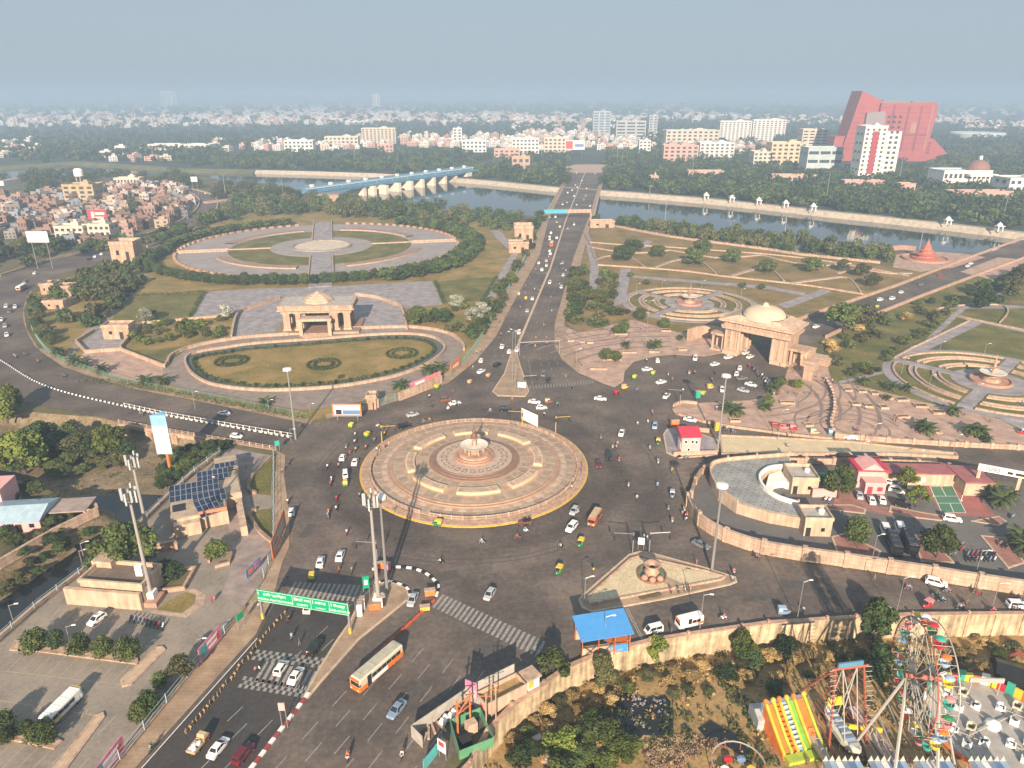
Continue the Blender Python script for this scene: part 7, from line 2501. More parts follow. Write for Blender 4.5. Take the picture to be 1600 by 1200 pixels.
for i, (u, v, w_, d_, h_, lab) in enumerate([(1256,772,7,8,4.2, 'cream guard room with roof tank behind the horseshoe terrace'),(1276,838,6.5,6,4.4, 'cream guard room by the yard wall with windows')]):
 o = thing('guard_room', lab, 'building', W(u, v, .12),-.05)
 B(o, 'wall', M_CREAM, (0, d_ / 2,0, w_, d_, h_))
 MB().wall([(-w_ / 2,0),(w_ / 2,0),(w_ / 2, d_),(-w_ / 2, d_)],.9,.35, h_, closed=True).build('parapet', M_CREAM, o)
 B(o, 'roof', M_CONC, (0, d_ / 2, h_, w_ - .4, d_ - .4,.05))
 B(o, 'door', M_DARK, (-w_ / 2 + 1,-.02,0,1.2,.1,2.4))
 B(o, 'window', M_GLASS, (1.2,-.02,1.4,.9,.1,1.0))
 MB().lathe([(.7,0),(.75,.9),(.4,1.1),(0,1.15)],(w_ * .25, d_ * .6, h_ + .05),12).build('water_tank', M_WHITE, o)
o = thing('garden_wall', 'short pink wall beside the guard room', 'wall', W(1287,776,.12))
B(o, 'wall_body', M_PINK, (0,0,0,6.5,.6,2.4))
o = thing('dustbin', 'round green tank behind the pink wall', 'tank', W(1285,752,.12))
MB().lathe([(1.2,0),(1.2,2.2),(.5,2.6),(0,2.6)],(0,0,0),14).build('tank_body', PAINT['green'], o)
# pink police station
o = thing('police_station', 'pink station house with red roof, white pediment and long cream wing', 'building', W(1358,762,.12),-.05)
B(o, 'wall', M_PINK, (0,3,0,7.2,6,5.2))
B(o, 'roof', M_REDR, (0,3,5.2,8.4,7.2,.5))
MB().add([(-3,-.6,5.6),(3,-.6,5.6),(0,-.6,7.6),(-3,6,5.6),(3,6,5.6),(0,6,7.6)],[(0,1,2),(1,4,5,2),(3,0,2,5),(4,3,5)]).build('pediment', M_PINK, o)
B(o, 'porch', M_PINK, (0,-1.8,0,5.4,3.2,3.0))
B(o, 'balcony', M_PINK, (0,-1.8,3.0,5.8,3.6,.5))
B(o, 'door', M_REDR, (-1.4,-3.46,0,1.3,.12,2.2))
B(o, 'window', M_REDR, (1.2,-3.46,.9,1.4,.12,1.2))
B(o, 'wing', M_CREAM, (14,4.5,0,20,5,3.6),(27,1.5,0,7,9,3.8))
B(o, 'wing_roof', mat('dull_red_roof', (.33,.12,.12),.7,.15,.5),(14,4.5,3.6,21,6,.35),(27,1.5,3.8,7.8,9.8,.4))
for x in (9,12,15):
 B(o, 'window', M_WHITE, (x, 1.95,1.2,1.3,.12,1.2))
for i in range(4):
 B(o, 'solar_panel', M_GLASS, (-2.7 + i * 1.7,6.2,7.2,1.6,2.2,.12))
# badminton court
zone('court_surround', [(1445,760),(1510,757),(1556,808),(1472,806)],.135, mat('court_red', (.34,.12,.10),.85,.15,.3))
c = zone('badminton_court', [(1453,761),(1488,760),(1509,802),(1471,801)],.15, mat('court_green', (.08,.20,.12),.8,.1,.4))
for a, b in [((1453,761),(1488,760)),((1488,760),(1509,802)),((1509,802),(1471,801)),((1471,801),(1453,761)),((1460,776),(1496,776)),((1465,787),(1502,787)),((1470,761),(1478,776)),((1484,787),(1490,801))]:
 a, b = W(*a), W(*b)
 t = (b - a).normalized()
 n = Vector((-t.y, t.x, 0)) * .08
 MB().quad(*[(q.x, q.y, .165) for q in (a - n, b - n, b + n, a + n)]).build('court_line', M_WHITE, c)
for i, (u, v) in enumerate([(1457,781),(1502,782)]):
 o = thing('net_post', ['white net post at the west side of the badminton court', 'white net post at the east side of the badminton court'][i], 'post', W(u, v, .14))
 T(o, 'pole', M_WHITE, .07,((0,0,0),(0,0,1.6)))
 B(o, 'base', M_WHITE, (0,0,0,.5,.5,.1))
zone('paved_strip', [(1312,765),(1330,763),(1372,792),(1445,800),(1470,808),(1440,812),(1390,806),(1300,790)],.13, mat('brick_paving', (.30,.15,.12),.9,.2,.5))
for i, px in enumerate([[(1270,790),(1290,796),(1350,803),(1352,797),(1330,790)],[(1390,800),(1420,808),(1470,814),(1478,808),(1440,802),(1392,792)],[(1520,815),(1560,822),(1572,816),(1560,808)],[(1533,838),(1570,842),(1600,880),(1575,888)],[(1300,840),(1320,835),(1375,862),(1368,880),(1310,868)],[(1425,836),(1450,840),(1490,880),(1440,878)]]):
 island(['kerbed strip before the parked white cars', 'kerbed strip below the badminton court', 'small kerbed island near the yard gate', 'brick-paved motorcycle bay by the yard wall', 'brick-paved bed under the tree near the guard room', 'brick-paved bed under the round tree'][i], px, .15, mat('brick_paving', (.30,.15,.12)), M_KERB)
# gate with number board
o = thing('yard_gate', 'white overhead gate board reading 1090 on two posts', 'gate', W(1576,778,.12), heading(1550,770,50,10) + .0)
B(o, 'post', M_CREAM, (-8,0,0,.8,.8,6.6))
B(o, 'post', M_CREAM, (1.2,0,0,.8,.8,6.6))
B(o, 'post', M_CREAM, (12,0,0,.8,.8,6.6))
bd = B(o, 'name_board', M_WHITE, (2,0,6.4,21,.5,1.9))
text(bd, '1090', 1.7,(-5.2,-.28,6.75), M_POSTR)
for x, w_ in ((-1.2,1.2),(1.6,3.2),(4.6,.9),(8,3.8)):
 B(bd, 'lettering', M_BLACK, (x, -.27,6.9, w_, .04,.7))

# parking yard on the left: kerbs, lines, beds
M_PK = mat('kerb_tan', (.50,.37,.25),.85,.15,.8)
for i, px in enumerate([[(18,1016),(60,1018),(215,1038),(213,1028),(60,1008),(25,1003)],[(190,1065),(196,1058),(245,1013),(253,1012),(257,1017),(205,1070),(193,1073)],[(-20,1150),(0,1152),(85,1170),(95,1160),(60,1145),(0,1138)],[(95,1190),(150,1120),(160,1116),(162,1122),(105,1200),(60,1240),(50,1235)],[(20,1140),(48,1146),(46,1152),(18,1148)]]):
 island(['tan planting strip under the clipped trees of the parking lot', 'rounded tan island at the end of the bay row', 'tan planting strip at the lot corner', 'long rounded tan island at the lower lot', 'small tan bed beside the white van'][i], px, .18, M_PK, M_STONE2, name='parking_island')
lot = bpy.data.objects['parking_lot']

def lot_line(a, b, w=.14, m=M_YELP):
 a, b = W(*a), W(*b)
 t = (b - a).normalized()
 n = Vector((-t.y, t.x, 0)) * w / 2
 MB().quad(*[(q.x, q.y, .055) for q in (a - n, b - n, b + n, a + n)]).build('bay_line', m, lot)

M_LL = mat('lot_line', (.42,.34,.22),.9,.2,2)
for k in range(10):
 u = 20 + k * 20.5
 lot_line((u + 22,1022 + k * 2.2 - 4),(u - 8,1048 + k * 2.2), m=M_LL)
lot_line((-10,1047),(192,1070), m=M_LL)
for k in range(9):
 lot_line((95 + k * 11.5,950 + k * 1.6),(80 + k * 11.5,965 + k * 1.6), m=M_LL)
for k in range(7):
 lot_line((20 + k * 22 + 30,1094 + k * 4),(20 + k * 22,1124 + k * 4), m=M_LL)
 lot_line((k * 20 + 20,1160 + k * 4),(k * 20 - 20,1200 + k * 4), m=M_LL)
lot_line((0,1095),(150,1118), m=M_LL)
# cream block, podium, planters
o = thing('utility_block', 'low cream utility block with open roof at the parking lot', 'building', W(165,947,.05),-.12)
B(o, 'front_wall', M_CREAM, (0,0,0,17,.8,4.0))
B(o, 'wall', M_CREAM, (1.5,4.5,0,14,7,4.8))
MB().wall([(-5.5,1),(8.5,1),(8.5,8),(-5.5,8)],.9,.5,4.8, closed=True).build('parapet', M_CREAM, o)
B(o, 'roof', mat('roof_brown', (.16,.12,.09),.95,.2,.5),(1.5,4.5,4.8,13,6,.1))
B(o, 'roof_tank', M_CREAM, (-4,8,0,4.5,3.6,6.4))
o = thing('planter', 'large stepped planter bed beside the telecom mast', 'planter', W(262,912,.05),.2)
MB().wall([(-6,-3),(4,-3),(5,4),(-5,5)],1.0,.6,0, closed=True).build('planter_wall', M_STONE, o)
B(o, 'soil', M_GROUND, (0,0,0,9,6,.6))
zone('lawn', [(244,953),(284,958),(303,944),(306,930),(290,926),(262,940)],.09, M_GRASS)
zone('path', [(235,958),(290,966),(318,946),(322,930),(305,920),(285,921),(290,925),(307,930),(304,945),(284,959),(242,953)],.085, M_STONE2)
wall_thing('broken low wall behind the feathery trees', [(245,862),(275,856),(277,862)],2.0,.5)
zone('promenade', [(360,703),(425,712),(424,740),(395,745),(388,770),(395,800),(410,830),(425,855),(412,900),(380,950),(345,930),(365,880),(362,840),(350,800),(348,770),(356,735)],.08, paving('promenade_slabs', (.34,.27,.24),(.27,.23,.215),(.14,.12,.12),3.0,2.0,.3))
for i, px in enumerate([[(425,715),(423,775),(400,772),(388,766),(395,745)],[(424,795),(427,850),(405,832),(390,806),(400,798)]]):
 zone('lawn', px, .13, M_GREEN)
 wall_thing(['curved seat wall round the upper promenade lawn', 'curved seat wall round the lower promenade lawn'][i], px[1:] if i else px[2:] + px[:1],.8,.6,.1, sm=2)
# solar building
o = thing('solar_building', 'cream riverside building roofed with tilted blue solar panels', 'building', W(315,822,.1),.42)
B(o, 'wall', M_CREAM, (0,3,0,13,9,4.0),(6,13,0,9,14,4.0),(-3,-2,0,6,3,3.4),(8,24,0,6,10,4),(9.5,4,0,1.6,26,2.6))
B(o, 'roof', mat('roof_tan', (.42,.33,.24),.9,.2,.6),(0,3,4,12.6,8.6,.15),(6,13,4,8.6,13.6,.15),(8,24,4,5.6,9.6,.15))
B(o, 'roof_hatch', M_DARK, (-4.5,4,4.16,3,3.5,.1))
B(o, 'sign_fascia', mat('coral_sign', (.72,.22,.12),.6),(3.2,-2.2,4.2,6.4,.3,1.1))
M_SOLAR = mat('solar_cell', (.012,.025,.06),.12, spec=.6)
spm = MB().box((0,0,0),(1.25,2.0,.06),0,0).mesh('solar_panel', M_SOLAR)
sfr = MB().wall([(-.62,-1),(.62,-1),(.62,1),(-.62,1)],.09,.08,0, closed=True).mesh('panel_frame', M_METAL)
for cx, cy, nx, ny, rz in [(2.2,-.2,4,3,.25),(2.8,4.8,6,2,.05),(-.6,10.0,9,3,-.03),(4.2,16.8,6,2,-.03),(7.6,21.5,4,1,-.03)]:
 for i in range(nx):
  for j in range(ny):
   x, y = (i - nx / 2 + .5) * 1.32,(j - ny / 2 + .5) * 1.95
   q = put('solar_panel', spm, o, (cx + x * cos(rz) - y * sin(rz), cy + x * sin(rz) + y * cos(rz),5.1 + y * .28))
   q.rotation_euler = (.28,0, rz)
   f_ = put('panel_frame', sfr, q, (0,0,0))
o2 = wall_thing('stone kerb wall around the clipped tree at the solar building', [(327,880),(318,862),(325,850),(362,868),(358,882),(336,888)],.8,.4,.08)
# walls and fences of the drain side and the road side
wall_thing('tan drain-side wall topped by a glassy railing', [(-60,1052),(60,948),(160,872),(206,834),(270,770),(300,742),(345,708)],1.0,.5,.05, M_STONE)
rail_fence('pale blue mesh railing along the drain', [(-60,1050),(60,946),(160,870),(206,832),(270,768),(300,740),(345,706)],1.6, mat('rail_blue', (.36,.46,.50),.5),6, z=1.0, rails=(.1,.5,.95), name='fence', cat='fence')
wall_thing('tan kerb wall along the parking lot pavement', [(100,1297),(180,1199),(245,1120),(312,1037),(383,952)],.8,.5,.05, M_STONE)
rail_fence('grey mesh fence between parking lot and pavement', [(100,1295),(180,1197),(245,1118),(312,1035),(362,978)],2.0, mat('rail_blue', (.36,.46,.50)),6, z=.8, rails=(.1,.5,.95), name='fence', cat='fence')
rail_fence('grey mesh fence beside the promenade lawns', [(428,715),(428,800),(428,860),(412,905)],2.4, mat('rail_blue', (.36,.46,.50)),5, z=.2, rails=(.1,.5,.95), name='fence', cat='fence')

def hoarding(label, a, b, h0, h1, m, prints=(), z=.2):
 p, q = W(a[0], a[1], z), W(b[0], b[1], z)
 o = thing('hoarding', label, 'hoarding', (p + q) / 2, atan2(q.y - p.y, q.x - p.x))
 w_ = (q - p).length
 pn = B(o, 'panel', m, (0,0, h0, w_, .15, h1 - h0))
 for k, (x, zz, pw, ph, pm_) in enumerate(prints):
  for yy in (-.09,.09):
   B(pn, 'print', pm_, (x * w_ - w_ / 2, yy, h0 + zz * (h1 - h0), pw * w_, .02 + .004 * k, ph * (h1 - h0)))
 for x in (-w_ * .42, w_ * .42):
  T(o, 'leg', M_METAL, .08,((x, .15,0),(x, .15, h1)))
 return o

PR = [(.2,.1,.3,.8, M_POSTT),(.6,.6,.5,.2, M_WHITE),(.62,.25,.4,.15, M_WHITE),(.85,.2,.12,.5, M_POSTR)]
hoarding('pink and teal printed hoarding on the upper pavement fence', (314,1040),(347,1000),.6,3.8, M_POSTP, PR)
hoarding('pink and teal printed hoarding at the lower pavement fence', (148,1240),(197,1176),.6,3.8, M_POSTP, PR)
hoarding('blue and orange printed banner on the promenade fence', (386,908),(408,885),.6,2.6, M_POSTB, [(.3,.2,.3,.6, M_POSTO),(.7,.2,.3,.7, M_POSTP)])
hoarding('brown framed hoarding standing at the kerb west of the junction', (427,877),(447,822),.4,5.0, M_ORANGE, [(.5,.2,.8,.65, M_CONC),(.3,.4,.2,.2, M_POSTR)])
hoarding('pink printed hoarding along the monument park fence', (642,615),(689,596),.6,4.2, M_POSTP, [(.3,.2,.3,.6, M_WHITE),(.75,.3,.3,.5, M_POSTO)])
hoarding('orange hoarding by the bridge road footpath', (705,586),(719,573),.6,4.5, M_POSTO, [(.5,.3,.6,.3, M_WHITE)])
hoarding('tall white hoarding on the north rim of the round island', (815,660),(840,672),1.2,5.2, M_WHITE, z=.5)
hoarding('small green sign by the pavement near the parking lot', (373,986),(383,976),2.2,3.6, M_GRSIGN)
hoarding('green shield sign on the cabinet island', (569,938),(579,936),3.0,6.0, M_GRSIGN, [(.5,.3,.5,.4, M_WHITE)])
hoarding('little teal sign at the ravine bridge end', (431,706),(438,705),2.0,3.6, mat('poster_teal2', (.02,.36,.30),.6))
hoarding('white notice board at the tip of the gravel triangle', (996,859),(1006,860),1.6,3.4, M_WHITE)
hoarding('white signboard at the tip of the bridge road island', (809,612),(822,613),1.8,3.8, M_WHITE)
hoarding('pink and white poster pair near the shed', (728,1100),(746,1107),2.0,5.6, M_POSTP, [(.25,.05,.4,.5, M_CONC),(.75,.05,.4,.5, M_CONC)])
hoarding('small red and white poster beside the green enclosure', (685,1182),(697,1190),1.6,4.0, M_WHITE, [(.5,.5,.7,.4, M_POSTR)])
hoarding('pink placard on a pole in the road median', (440,1138),(450,1138),4.0,5.6, M_PINK)
bb = billboard('orange-framed billboard with a monument picture at the park fence', 521,566,657,631,650, M_POSTO, m2=([mat('print_pale', (.62,.66,.68),.5), M_POSTB, M_BLACK, M_WHITE],(.05,.95,.12,.88),(.35,.95,.15,.5),(.12,.32,.15,.55),(.55,.9,.6,.85)), tilt=.0)

# gantry sign
a, b = W(408,968,.1), W(549,992,.1)
o = thing('gantry_sign', 'long green overhead road sign with white lettering across the carriageway', 'gantry', (a + b) / 2, atan2(b.y - a.y, b.x - a.x))
w_ = (b - a).length
h1, h0 = hgt(980,932), hgt(980,950)
B(o, 'post', M_METAL, (w_ / 2 - .3,.3,0,.4,.4, h1))
B(o, 'post', M_METAL, (-w_ / 2 + .3,.3,0,.4,.4, h1))
B(o, 'post_band', M_YELP, (w_ / 2 - .3,.3,.1,.5,.5,1.4),(-w_ / 2 + .3,.3,.1,.5,.5,1.4))
xs = [0,.40,.60,.80,1.0]
TX = [('इंदिरा प्रतिष्ठान', 'INDIRA PRATISHTHAN'),('गोमती नगर', 'GOMTI'),('लखनऊ', 'Lucknow'),('गोरखपुर', 'GORAKHPUR')]
for i in range(4):
 x0, x1 = xs[i] * w_ - w_ / 2, xs[i + 1] * w_ - w_ / 2
 pn = B(o, 'sign_panel', M_GRSIGN, ((x0 + x1) / 2,0, h0, x1 - x0 - .06,.22, h1 - h0))
 B(pn, 'border', M_WHITE, ((x0 + x1) / 2,-.115, h0 + .06, x1 - x0 - .1,.02,.07),((x0 + x1) / 2,-.115, h1 - .13, x1 - x0 - .1,.02,.07),(x1 - .08,-.115, h0 + .06,.07,.02, h1 - h0 - .1))
 hh_ = h1 - h0
 text(pn, TX[i][0], hh_ * .30,((x0 + x1) / 2,-.13, h0 + hh_ * .58), M_WHITE)
 text(pn, TX[i][1], hh_ * (.27 if i != 2 else .2),((x0 + x1) / 2,-.13, h0 + hh_ * .18), M_WHITE)
 B(pn, 'arrow', M_WHITE, (x0 + .35,-.12, h0 + hh_ * .55,.1,.03, hh_ * .3))

# masts
def mast(label, u, v, vt, z=.1, base_h=2.5):
 h_ = hgt(v, vt, z)
 o = thing('telecom_mast', label, 'mast', W(u, v, z))
 MB().tube((0,0,0),(0,0, h_),.46,.24,10).build('pole', mat('mast_grey', (.32,.30,.28),.6), o)
 B(o, 'base_box', M_WHITE, (0,0,0,2.0,2.0, base_h))
 MB().lathe([(1.3,0),(1.3,.12),(1.1,.12),(1.1,0)],(0,0, h_ - 2.4),12).build('ring', M_METAL, o)
 for k in range(8):
  a = k * pi / 4
  m_ = B(o, 'antenna', mat('antenna_grey', (.50,.49,.47),.6),(1.35 * cos(a),1.35 * sin(a), h_ - 3 + (k % 3) * .5,.4,.3,2.6, a))
  T(o, 'bracket', M_METAL, .05,((0,0, h_ - 2.3),(1.3 * cos(a),1.3 * sin(a), h_ - 2.3)))
 return o

m1 = mast('tall grey telecom mast on a brick plinth in the parking lot', 238,938,764)
B(m1, 'equipment_box', M_WHITE, (-.9,-.5,7.0,1.4,1.2,2.4))
B(m1, 'plinth', M_STONE3,(0,-.4,0,4.2,4.0,1.1))
mast('tall grey telecom mast behind the feathery trees', 232,838,712, base_h=1.5)
mast('tall grey telecom mast on the cabinet island', 592,946,772)
for u, v, vt in [(462,686,578),(1112,893,760),(1122,697,588),(605,925,778)]:
 lamp(u, v, vt, .1, base='tall high-mast light with round white head', r=.34, disc=True)
for u, v, vt, hd in [(1245,970,908,1),(1399,963,902,1),(1550,950,910,1),(1360,886,836,1),(1522,906,859,1),(805,618,515,2),(801,600,518,2),(913,945,902,1),(1093,985,928,1),(944,1012,962,1),(1009,545,470,2),(900,575,545,1),(1034,452,438,1),(1096,453,438,1),(994,460,443,1),(1158,462,451,1),(1420,560,541,1),(1468,548,534,1),(1408,585,560,1),(1450,610,586,1),(1520,635,600,1),(1538,552,537,1),(1360,698,662,1),(1490,703,680,1),(1345,712,690,1),(1432,722,705,1),(130,868,848,1),(130,888,860,1),(20,968,945,1),(110,1005,978,1),(312,1022,998,1),(330,770,745,1),(485,650,630,1),(420,640,625,1),(455,690,670,1),(305,640,612,1),(0,395,345,1),(30,390,350,1),(1215,690,640,1)]:
 lamp(u, v, vt, .1, heads=hd, r=.10, arm=1.2, base='slim grey street lamp')

# traffic signals
def signal(u, v, h=6, arm=4.5, dr=1, col_=M_YELP):
 o = thing('traffic_signal', '', 'traffic signal', W(u, v, .1),.0)
 T(o, 'pole', col_, .13,((0,0,0),(0,0, h)))
 T(o, 'arm', col_, .08,((0,0, h - .4),(dr * arm, 0, h - .1)))
 for x in (0, dr * arm):
  B(o, 'signal_head', M_BLACK, (x, -.25, h - 1.9,.35,.3,1.1))
 later(o, 'traffic signal on a pole with a side arm', 'traffic signal', 'traffic signals')

for u, v, dr in [(597,692,1),(868,677,1),(816,668,-1),(590,880,-1),(1062,633,-1),(819,610,1),(1014,865,1),(988,866,-1)]:
 signal(u, v, dr=dr, col_=M_METAL if v > 800 or v < 640 else M_YELP)
# long street-wide gantry before the bridge road
o = thing('camera_gantry', 'thin grey gantry bar spanning the bridge road carriageway', 'gantry', W(812,556,.1))
a, b = W(808,556,.1), W(870,553,.1)
T(o, 'pole', M_METAL, .16,((0,0,0),(0,0,6)),(tuple(b - a), tuple(b - a + Vector((0,0,6)))))
T(o, 'bar', M_METAL, .2,((0,0,5.8), tuple(b - a + Vector((0,0,5.8)))))
# blue-topped pylon hoarding
q = W(270,752,-4.6)
o = thing('pylon_sign', 'tall three-sided white hoarding with blue top on an orange pole', 'hoarding', q)
hp0, hp1 = hgt(752,706,-4.6), hgt(752,646,-4.6)
T(o, 'pole', M_ORANGE, .55,((0,0,-1),(0,0, hp0 + 1)))
tri_ = [(-2.2,-1.4),(2.2,-1.4),(0.6,2.0)]
MB().prism(tri_, hp0, hp1 - 3.4, bottom=True).build('panel', mat('faded_white', (.52,.53,.55),.7,.1,.4), o)
MB().prism(tri_, hp1 - 3.4, hp1).build('panel_top', mat('sky_print', (.22,.45,.62),.6,.2,.4), o)

# blue-roofed shelter
q = W(942,1012,.1)
o = thing('police_shelter', 'open shelter with bright blue sloping roof above the fairground wall', 'shelter', q, .17)
M_BLUER = mat('blue_sheet', (.07,.28,.62),.5,.06,.8)
MB().add([(-5.2,-2.6,4.4),(5.2,-2.6,4.9),(5.0,3.6,6.0),(-5.4,3.6,5.5),(-5.2,-2.6,4.25),(5.2,-2.6,4.75),(5.0,3.6,5.85),(-5.4,3.6,5.35)],[(0,1,2,3),(7,6,5,4),(0,4,5,1),(1,5,6,2),(2,6,7,3),(3,7,4,0)]).build('roof', M_BLUER, o)
for x in (-4.8,-1.6,1.6,4.6):
 for y in (-2.2,3.2):
  T(o, 'post', M_ORANGE, .09,((x, y, 0),(x, y, 5 + y * .12)))
B(o, 'counter', M_CREAM, (-2,-1.6,0,5.4,.4,2.2))
T(o, 'brace', M_BLACK, .06,((-4.8,-2.2,0),(-1.6,-2.2,3)),((-1.6,-2.2,0),(-4.8,-2.2,3)),((-1.6,-2.2,0),(1.6,-2.2,3)),((-4.8,-2.2,2.4),(4.6,-2.2,2.4)))
B(o, 'back_panel', M_CREAM, (0,3.1,0,9.4,.15,2.4))
o = thing('blue_bin', 'blue steel skip under the shelter roof edge', 'skip', W(962,1013,.1),.17)
B(o, 'bin_body', M_BLUER, (0,0,0,4.0,2.2,1.9))
B(o, 'bin_lid', M_ORANGE, (0,0,1.9,3.8,2.0,.12))
o = thing('red_drum', 'rusty red drum beside the blue shelter', 'drum', W(979,1006,.1))
MB().lathe([(.6,0),(.6,1.6),(0,1.6)],(0,0,0),12).build('drum_body', M_ORANGE, o)
# sheds and enclosures near the fairground wall corner
a, b = W(752,1112,.1), W(814,1080,.1)
o = thing('cream_shed', 'long cream shed without roof behind grey sheet fence', 'shed', (a + b) / 2, atan2(b.y - a.y, b.x - a.x))
w_ = (b - a).length
MB().wall([(-w_ / 2,-1.6),(w_ / 2,-1.6),(w_ / 2,1.6),(-w_ / 2,1.6)],3.0,.2,0, closed=True).build('wall', M_CREAM, o)
B(o, 'floor', M_SCRUB, (0,0,0, w_ - .3,3,2.2))
B(o, 'sheet_fence', M_CONC, (0,2.2,0, w_, .12,4.6))
B(o, 'door', M_POSTR, (-w_ / 2 - .12,-.4,0,.06,.9,2.1))
a, b = W(652,1160,.1), W(738,1100,.1)
o = thing('site_enclosure', 'open site enclosure of pale sheets filled with timber and sacks', 'enclosure', (a + b) / 2, atan2(b.y - a.y, b.x - a.x))
w_ = (b - a).length
MB().wall([(w_ / 2,-2.6),(w_ / 2,1.5),(-w_ / 2,1.5),(-w_ / 2,-1.5)],2.6,.12,0).build('sheet_fence', M_CONC, o)
for k in range(9):
 B(o, 'plank', M_STONE2,(-w_ / 2 + 1.2 + k * 1.2,-.4 + (k % 3) * .4,.1 + .1 * (k % 2),2.6,.35,.3,.6 + .3 * (k % 4)))
for k in range(4):
 loft(MB(),[(-.7,0,.6,.4),(0,0,.9,.6),(.7,0,.5,.35)]).build('sack', M_WHITE, o).location = (k * .9 - .5,.3 * (k % 2),.3)
a = W(735,1152,.1)
o = thing('transformer_yard', 'green fenced transformer yard with rusty gantry poles', 'enclosure', a, .55)
M_GRF = mat('fence_sheet_green', (.10,.28,.15),.6,.15,.8)
MB().wall([(-3.6,-3),(2.4,-3.6),(3.6,3),(-2,3.4)],2.0,.08,0, closed=True).build('sheet_fence', M_GRF, o)
T(o, 'pole', M_ORANGE, .16,((-1.8,1,0),(-1.8,1,8)),((1.0,1.8,0),(1.0,1.8,8)))
T(o, 'cross_arm', M_ORANGE, .12,((-2.4,.9,7),(1.6,1.9,7)),((-2.2,.9,5),(1.4,1.9,5)),((-1.8,1,5),(1,1.8,7)))
B(o, 'transformer', M_CREAM, (.6,.8,0,1.8,1.4,2.4))
B(o, 'switch_box', M_DARK, (-1.4,-.8,0,1.8,1.6,1.4))
for u, v in ((775,1130),(768,1120),(760,1140)):
 o = thing('utility_pole', '', 'pole', W(u, v, .1))
 T(o, 'pole', M_STONE, .12,((0,0,0),(0,0,8)))
 T(o, 'cross_arm', M_ORANGE, .07,((-1,0,7.4),(1,0,7.4)))
 later(o, 'wooden utility pole', 'pole', 'utility poles')
o = thing('sentry_hut', 'white and yellow sentry hut by the fairground wall tree', 'hut', W(828,1074,.1),.6)
B(o, 'wall', M_WHITE, (0,0,0,2.4,2.4,3.0))
B(o, 'yellow_panel', M_YELP, (-.6,-1.23,1.2,1.1,.06,1.6))
B(o, 'roof', M_STONE2,(0,0,3.0,3.0,3.0,.3))
hoarding('long teal sheet barrier at the bottom edge by the road', (662,1205),(684,1177),.0,2.2, mat('teal_sheet', (.10,.42,.42),.6))
# island furniture
for i, (u, v, w_, h_, m_, lab) in enumerate([(586,952,2.4,1.5, M_ORANGE, 'orange kiosk box on the cabinet island'),(561,962,1.4,3.0, M_WHITE, 'tall white electrical cabinet on the cabinet island, nearer the gantry'),(566,952,1.2,2.8, M_WHITE, 'tall white electrical cabinet on the cabinet island, farther from the gantry'),(596,946,1.6,2.2, M_BLACK, 'black cabinet at the foot of the island mast'),
           (592,888,2.2,1.3, M_POSTO, 'orange barricade at the head of the slip lane'),(606,890,1.4,1.5, M_POSTP, 'pink placard barricade at the head of the slip lane'),(672,930,2.2,1.3, M_POSTO, 'orange barricade at the slip lane mouth'),(664,953,2.0,.8, M_YELP, 'yellow barrier at the end of the orange row'),(1054,666,2.6,2.0, M_POSTO, 'orange and white food cart by the police booth'),(1089,622,2.0,2.6, PAINT['teal'], 'teal kiosk cart at the tip of the plaza'),(1120,673,1.6,3.0, M_YELP, 'yellow box at the foot of the plaza light mast')]):
 o = thing('street_box', lab, 'box', W(u, v, .25),.2)
 B(o, 'box_body', m_, (0,0,.15, w_, 1.0, h_))
 B(o, 'box_top', M_STONE2,(0,0, h_ + .15, w_ + .2,1.2,.12))
 B(o, 'box_foot', M_METAL, (-w_ * .35,0,0,.15,.8,.15),(w_ * .35,0,0,.15,.8,.15))
# flexible yellow posts dividing the service lane
pm_ = MB().tube((0,0,0),(0,0,1.1),.09,.05,5).box((0,0,.5),(.5,.1,.3),.4).mesh('delineator_post', mat('straw_post', (.42,.27,.10),.8))
for k in range(30):
 t = k / 29
 u, v = 292 + 152 * t, 1146 - 186 * t
 o = put('delineator_post', pm_, None, W(u + rt.uniform(-2,2), v, .09), rt.uniform(0,3))
 later(o, 'straw-coloured lane divider post', 'post', 'lane divider posts in the left carriageway')
# huts and kiosks of the western park
for u0, u1, vb, vt, dp, lab in [(163,203,530,508,7, 'cream entrance booth in the western court'),(65,86,460,443,8, 'tan ticket hut by the western road, upper of two'),(89,112,465,447,8, 'tan ticket hut by the western road, lower of two'),(69,100,483,470,9, 'low tan walled hut below the ticket huts'),(176,212,410,377,14, 'square tan gate tower on the upper western road'),(804,833,382,352,14, 'square tan kiosk tower beside the bridge end'),(795,826,395,378,9, 'low tan hut below the kiosk tower'),(922,960,356,345,8, 'pink low pavilion at the bridge end park corner'),(574,588,640,618,4, 'pale stone gate pier house behind the billboard')]:
 a, b = W(u0, vb, .05), W(u1, vb, .05)
 w_, h_ = (b - a).length, hgt(vb, vt)
 o = thing('park_hut', lab, 'hut', (a + b) / 2,.05)
 B(o, 'wall', M_STONE, (0, dp / 2,0, w_, dp, h_ * .82))
 B(o, 'eaves', M_STONE2,(0, dp / 2, h_ * .82, w_ + 1.0, dp + 1.0,.35))
 MB().wall([(-w_ / 2,0),(w_ / 2,0),(w_ / 2, dp),(-w_ / 2, dp)], h_ * .14,.4, h_ * .82 + .35, closed=True).build('parapet', M_STONE2, o)
 B(o, 'door', M_DARK, (w_ * .2,-.03,0, w_ * .14,.1, h_ * .5))
 B(o, 'window', M_GLASS, (-w_ * .2,-.03, h_ * .35, w_ * .12,.1, h_ * .22))
wall_thing('pale stone gate wall beside the monument park gate', [(592,636),(576,640)],3.2,.8,.1)
wall_thing('pale stone gate wall on the bridge side of the park gate', [(624,626),(645,618),(690,598)],3.0,.8,.1)
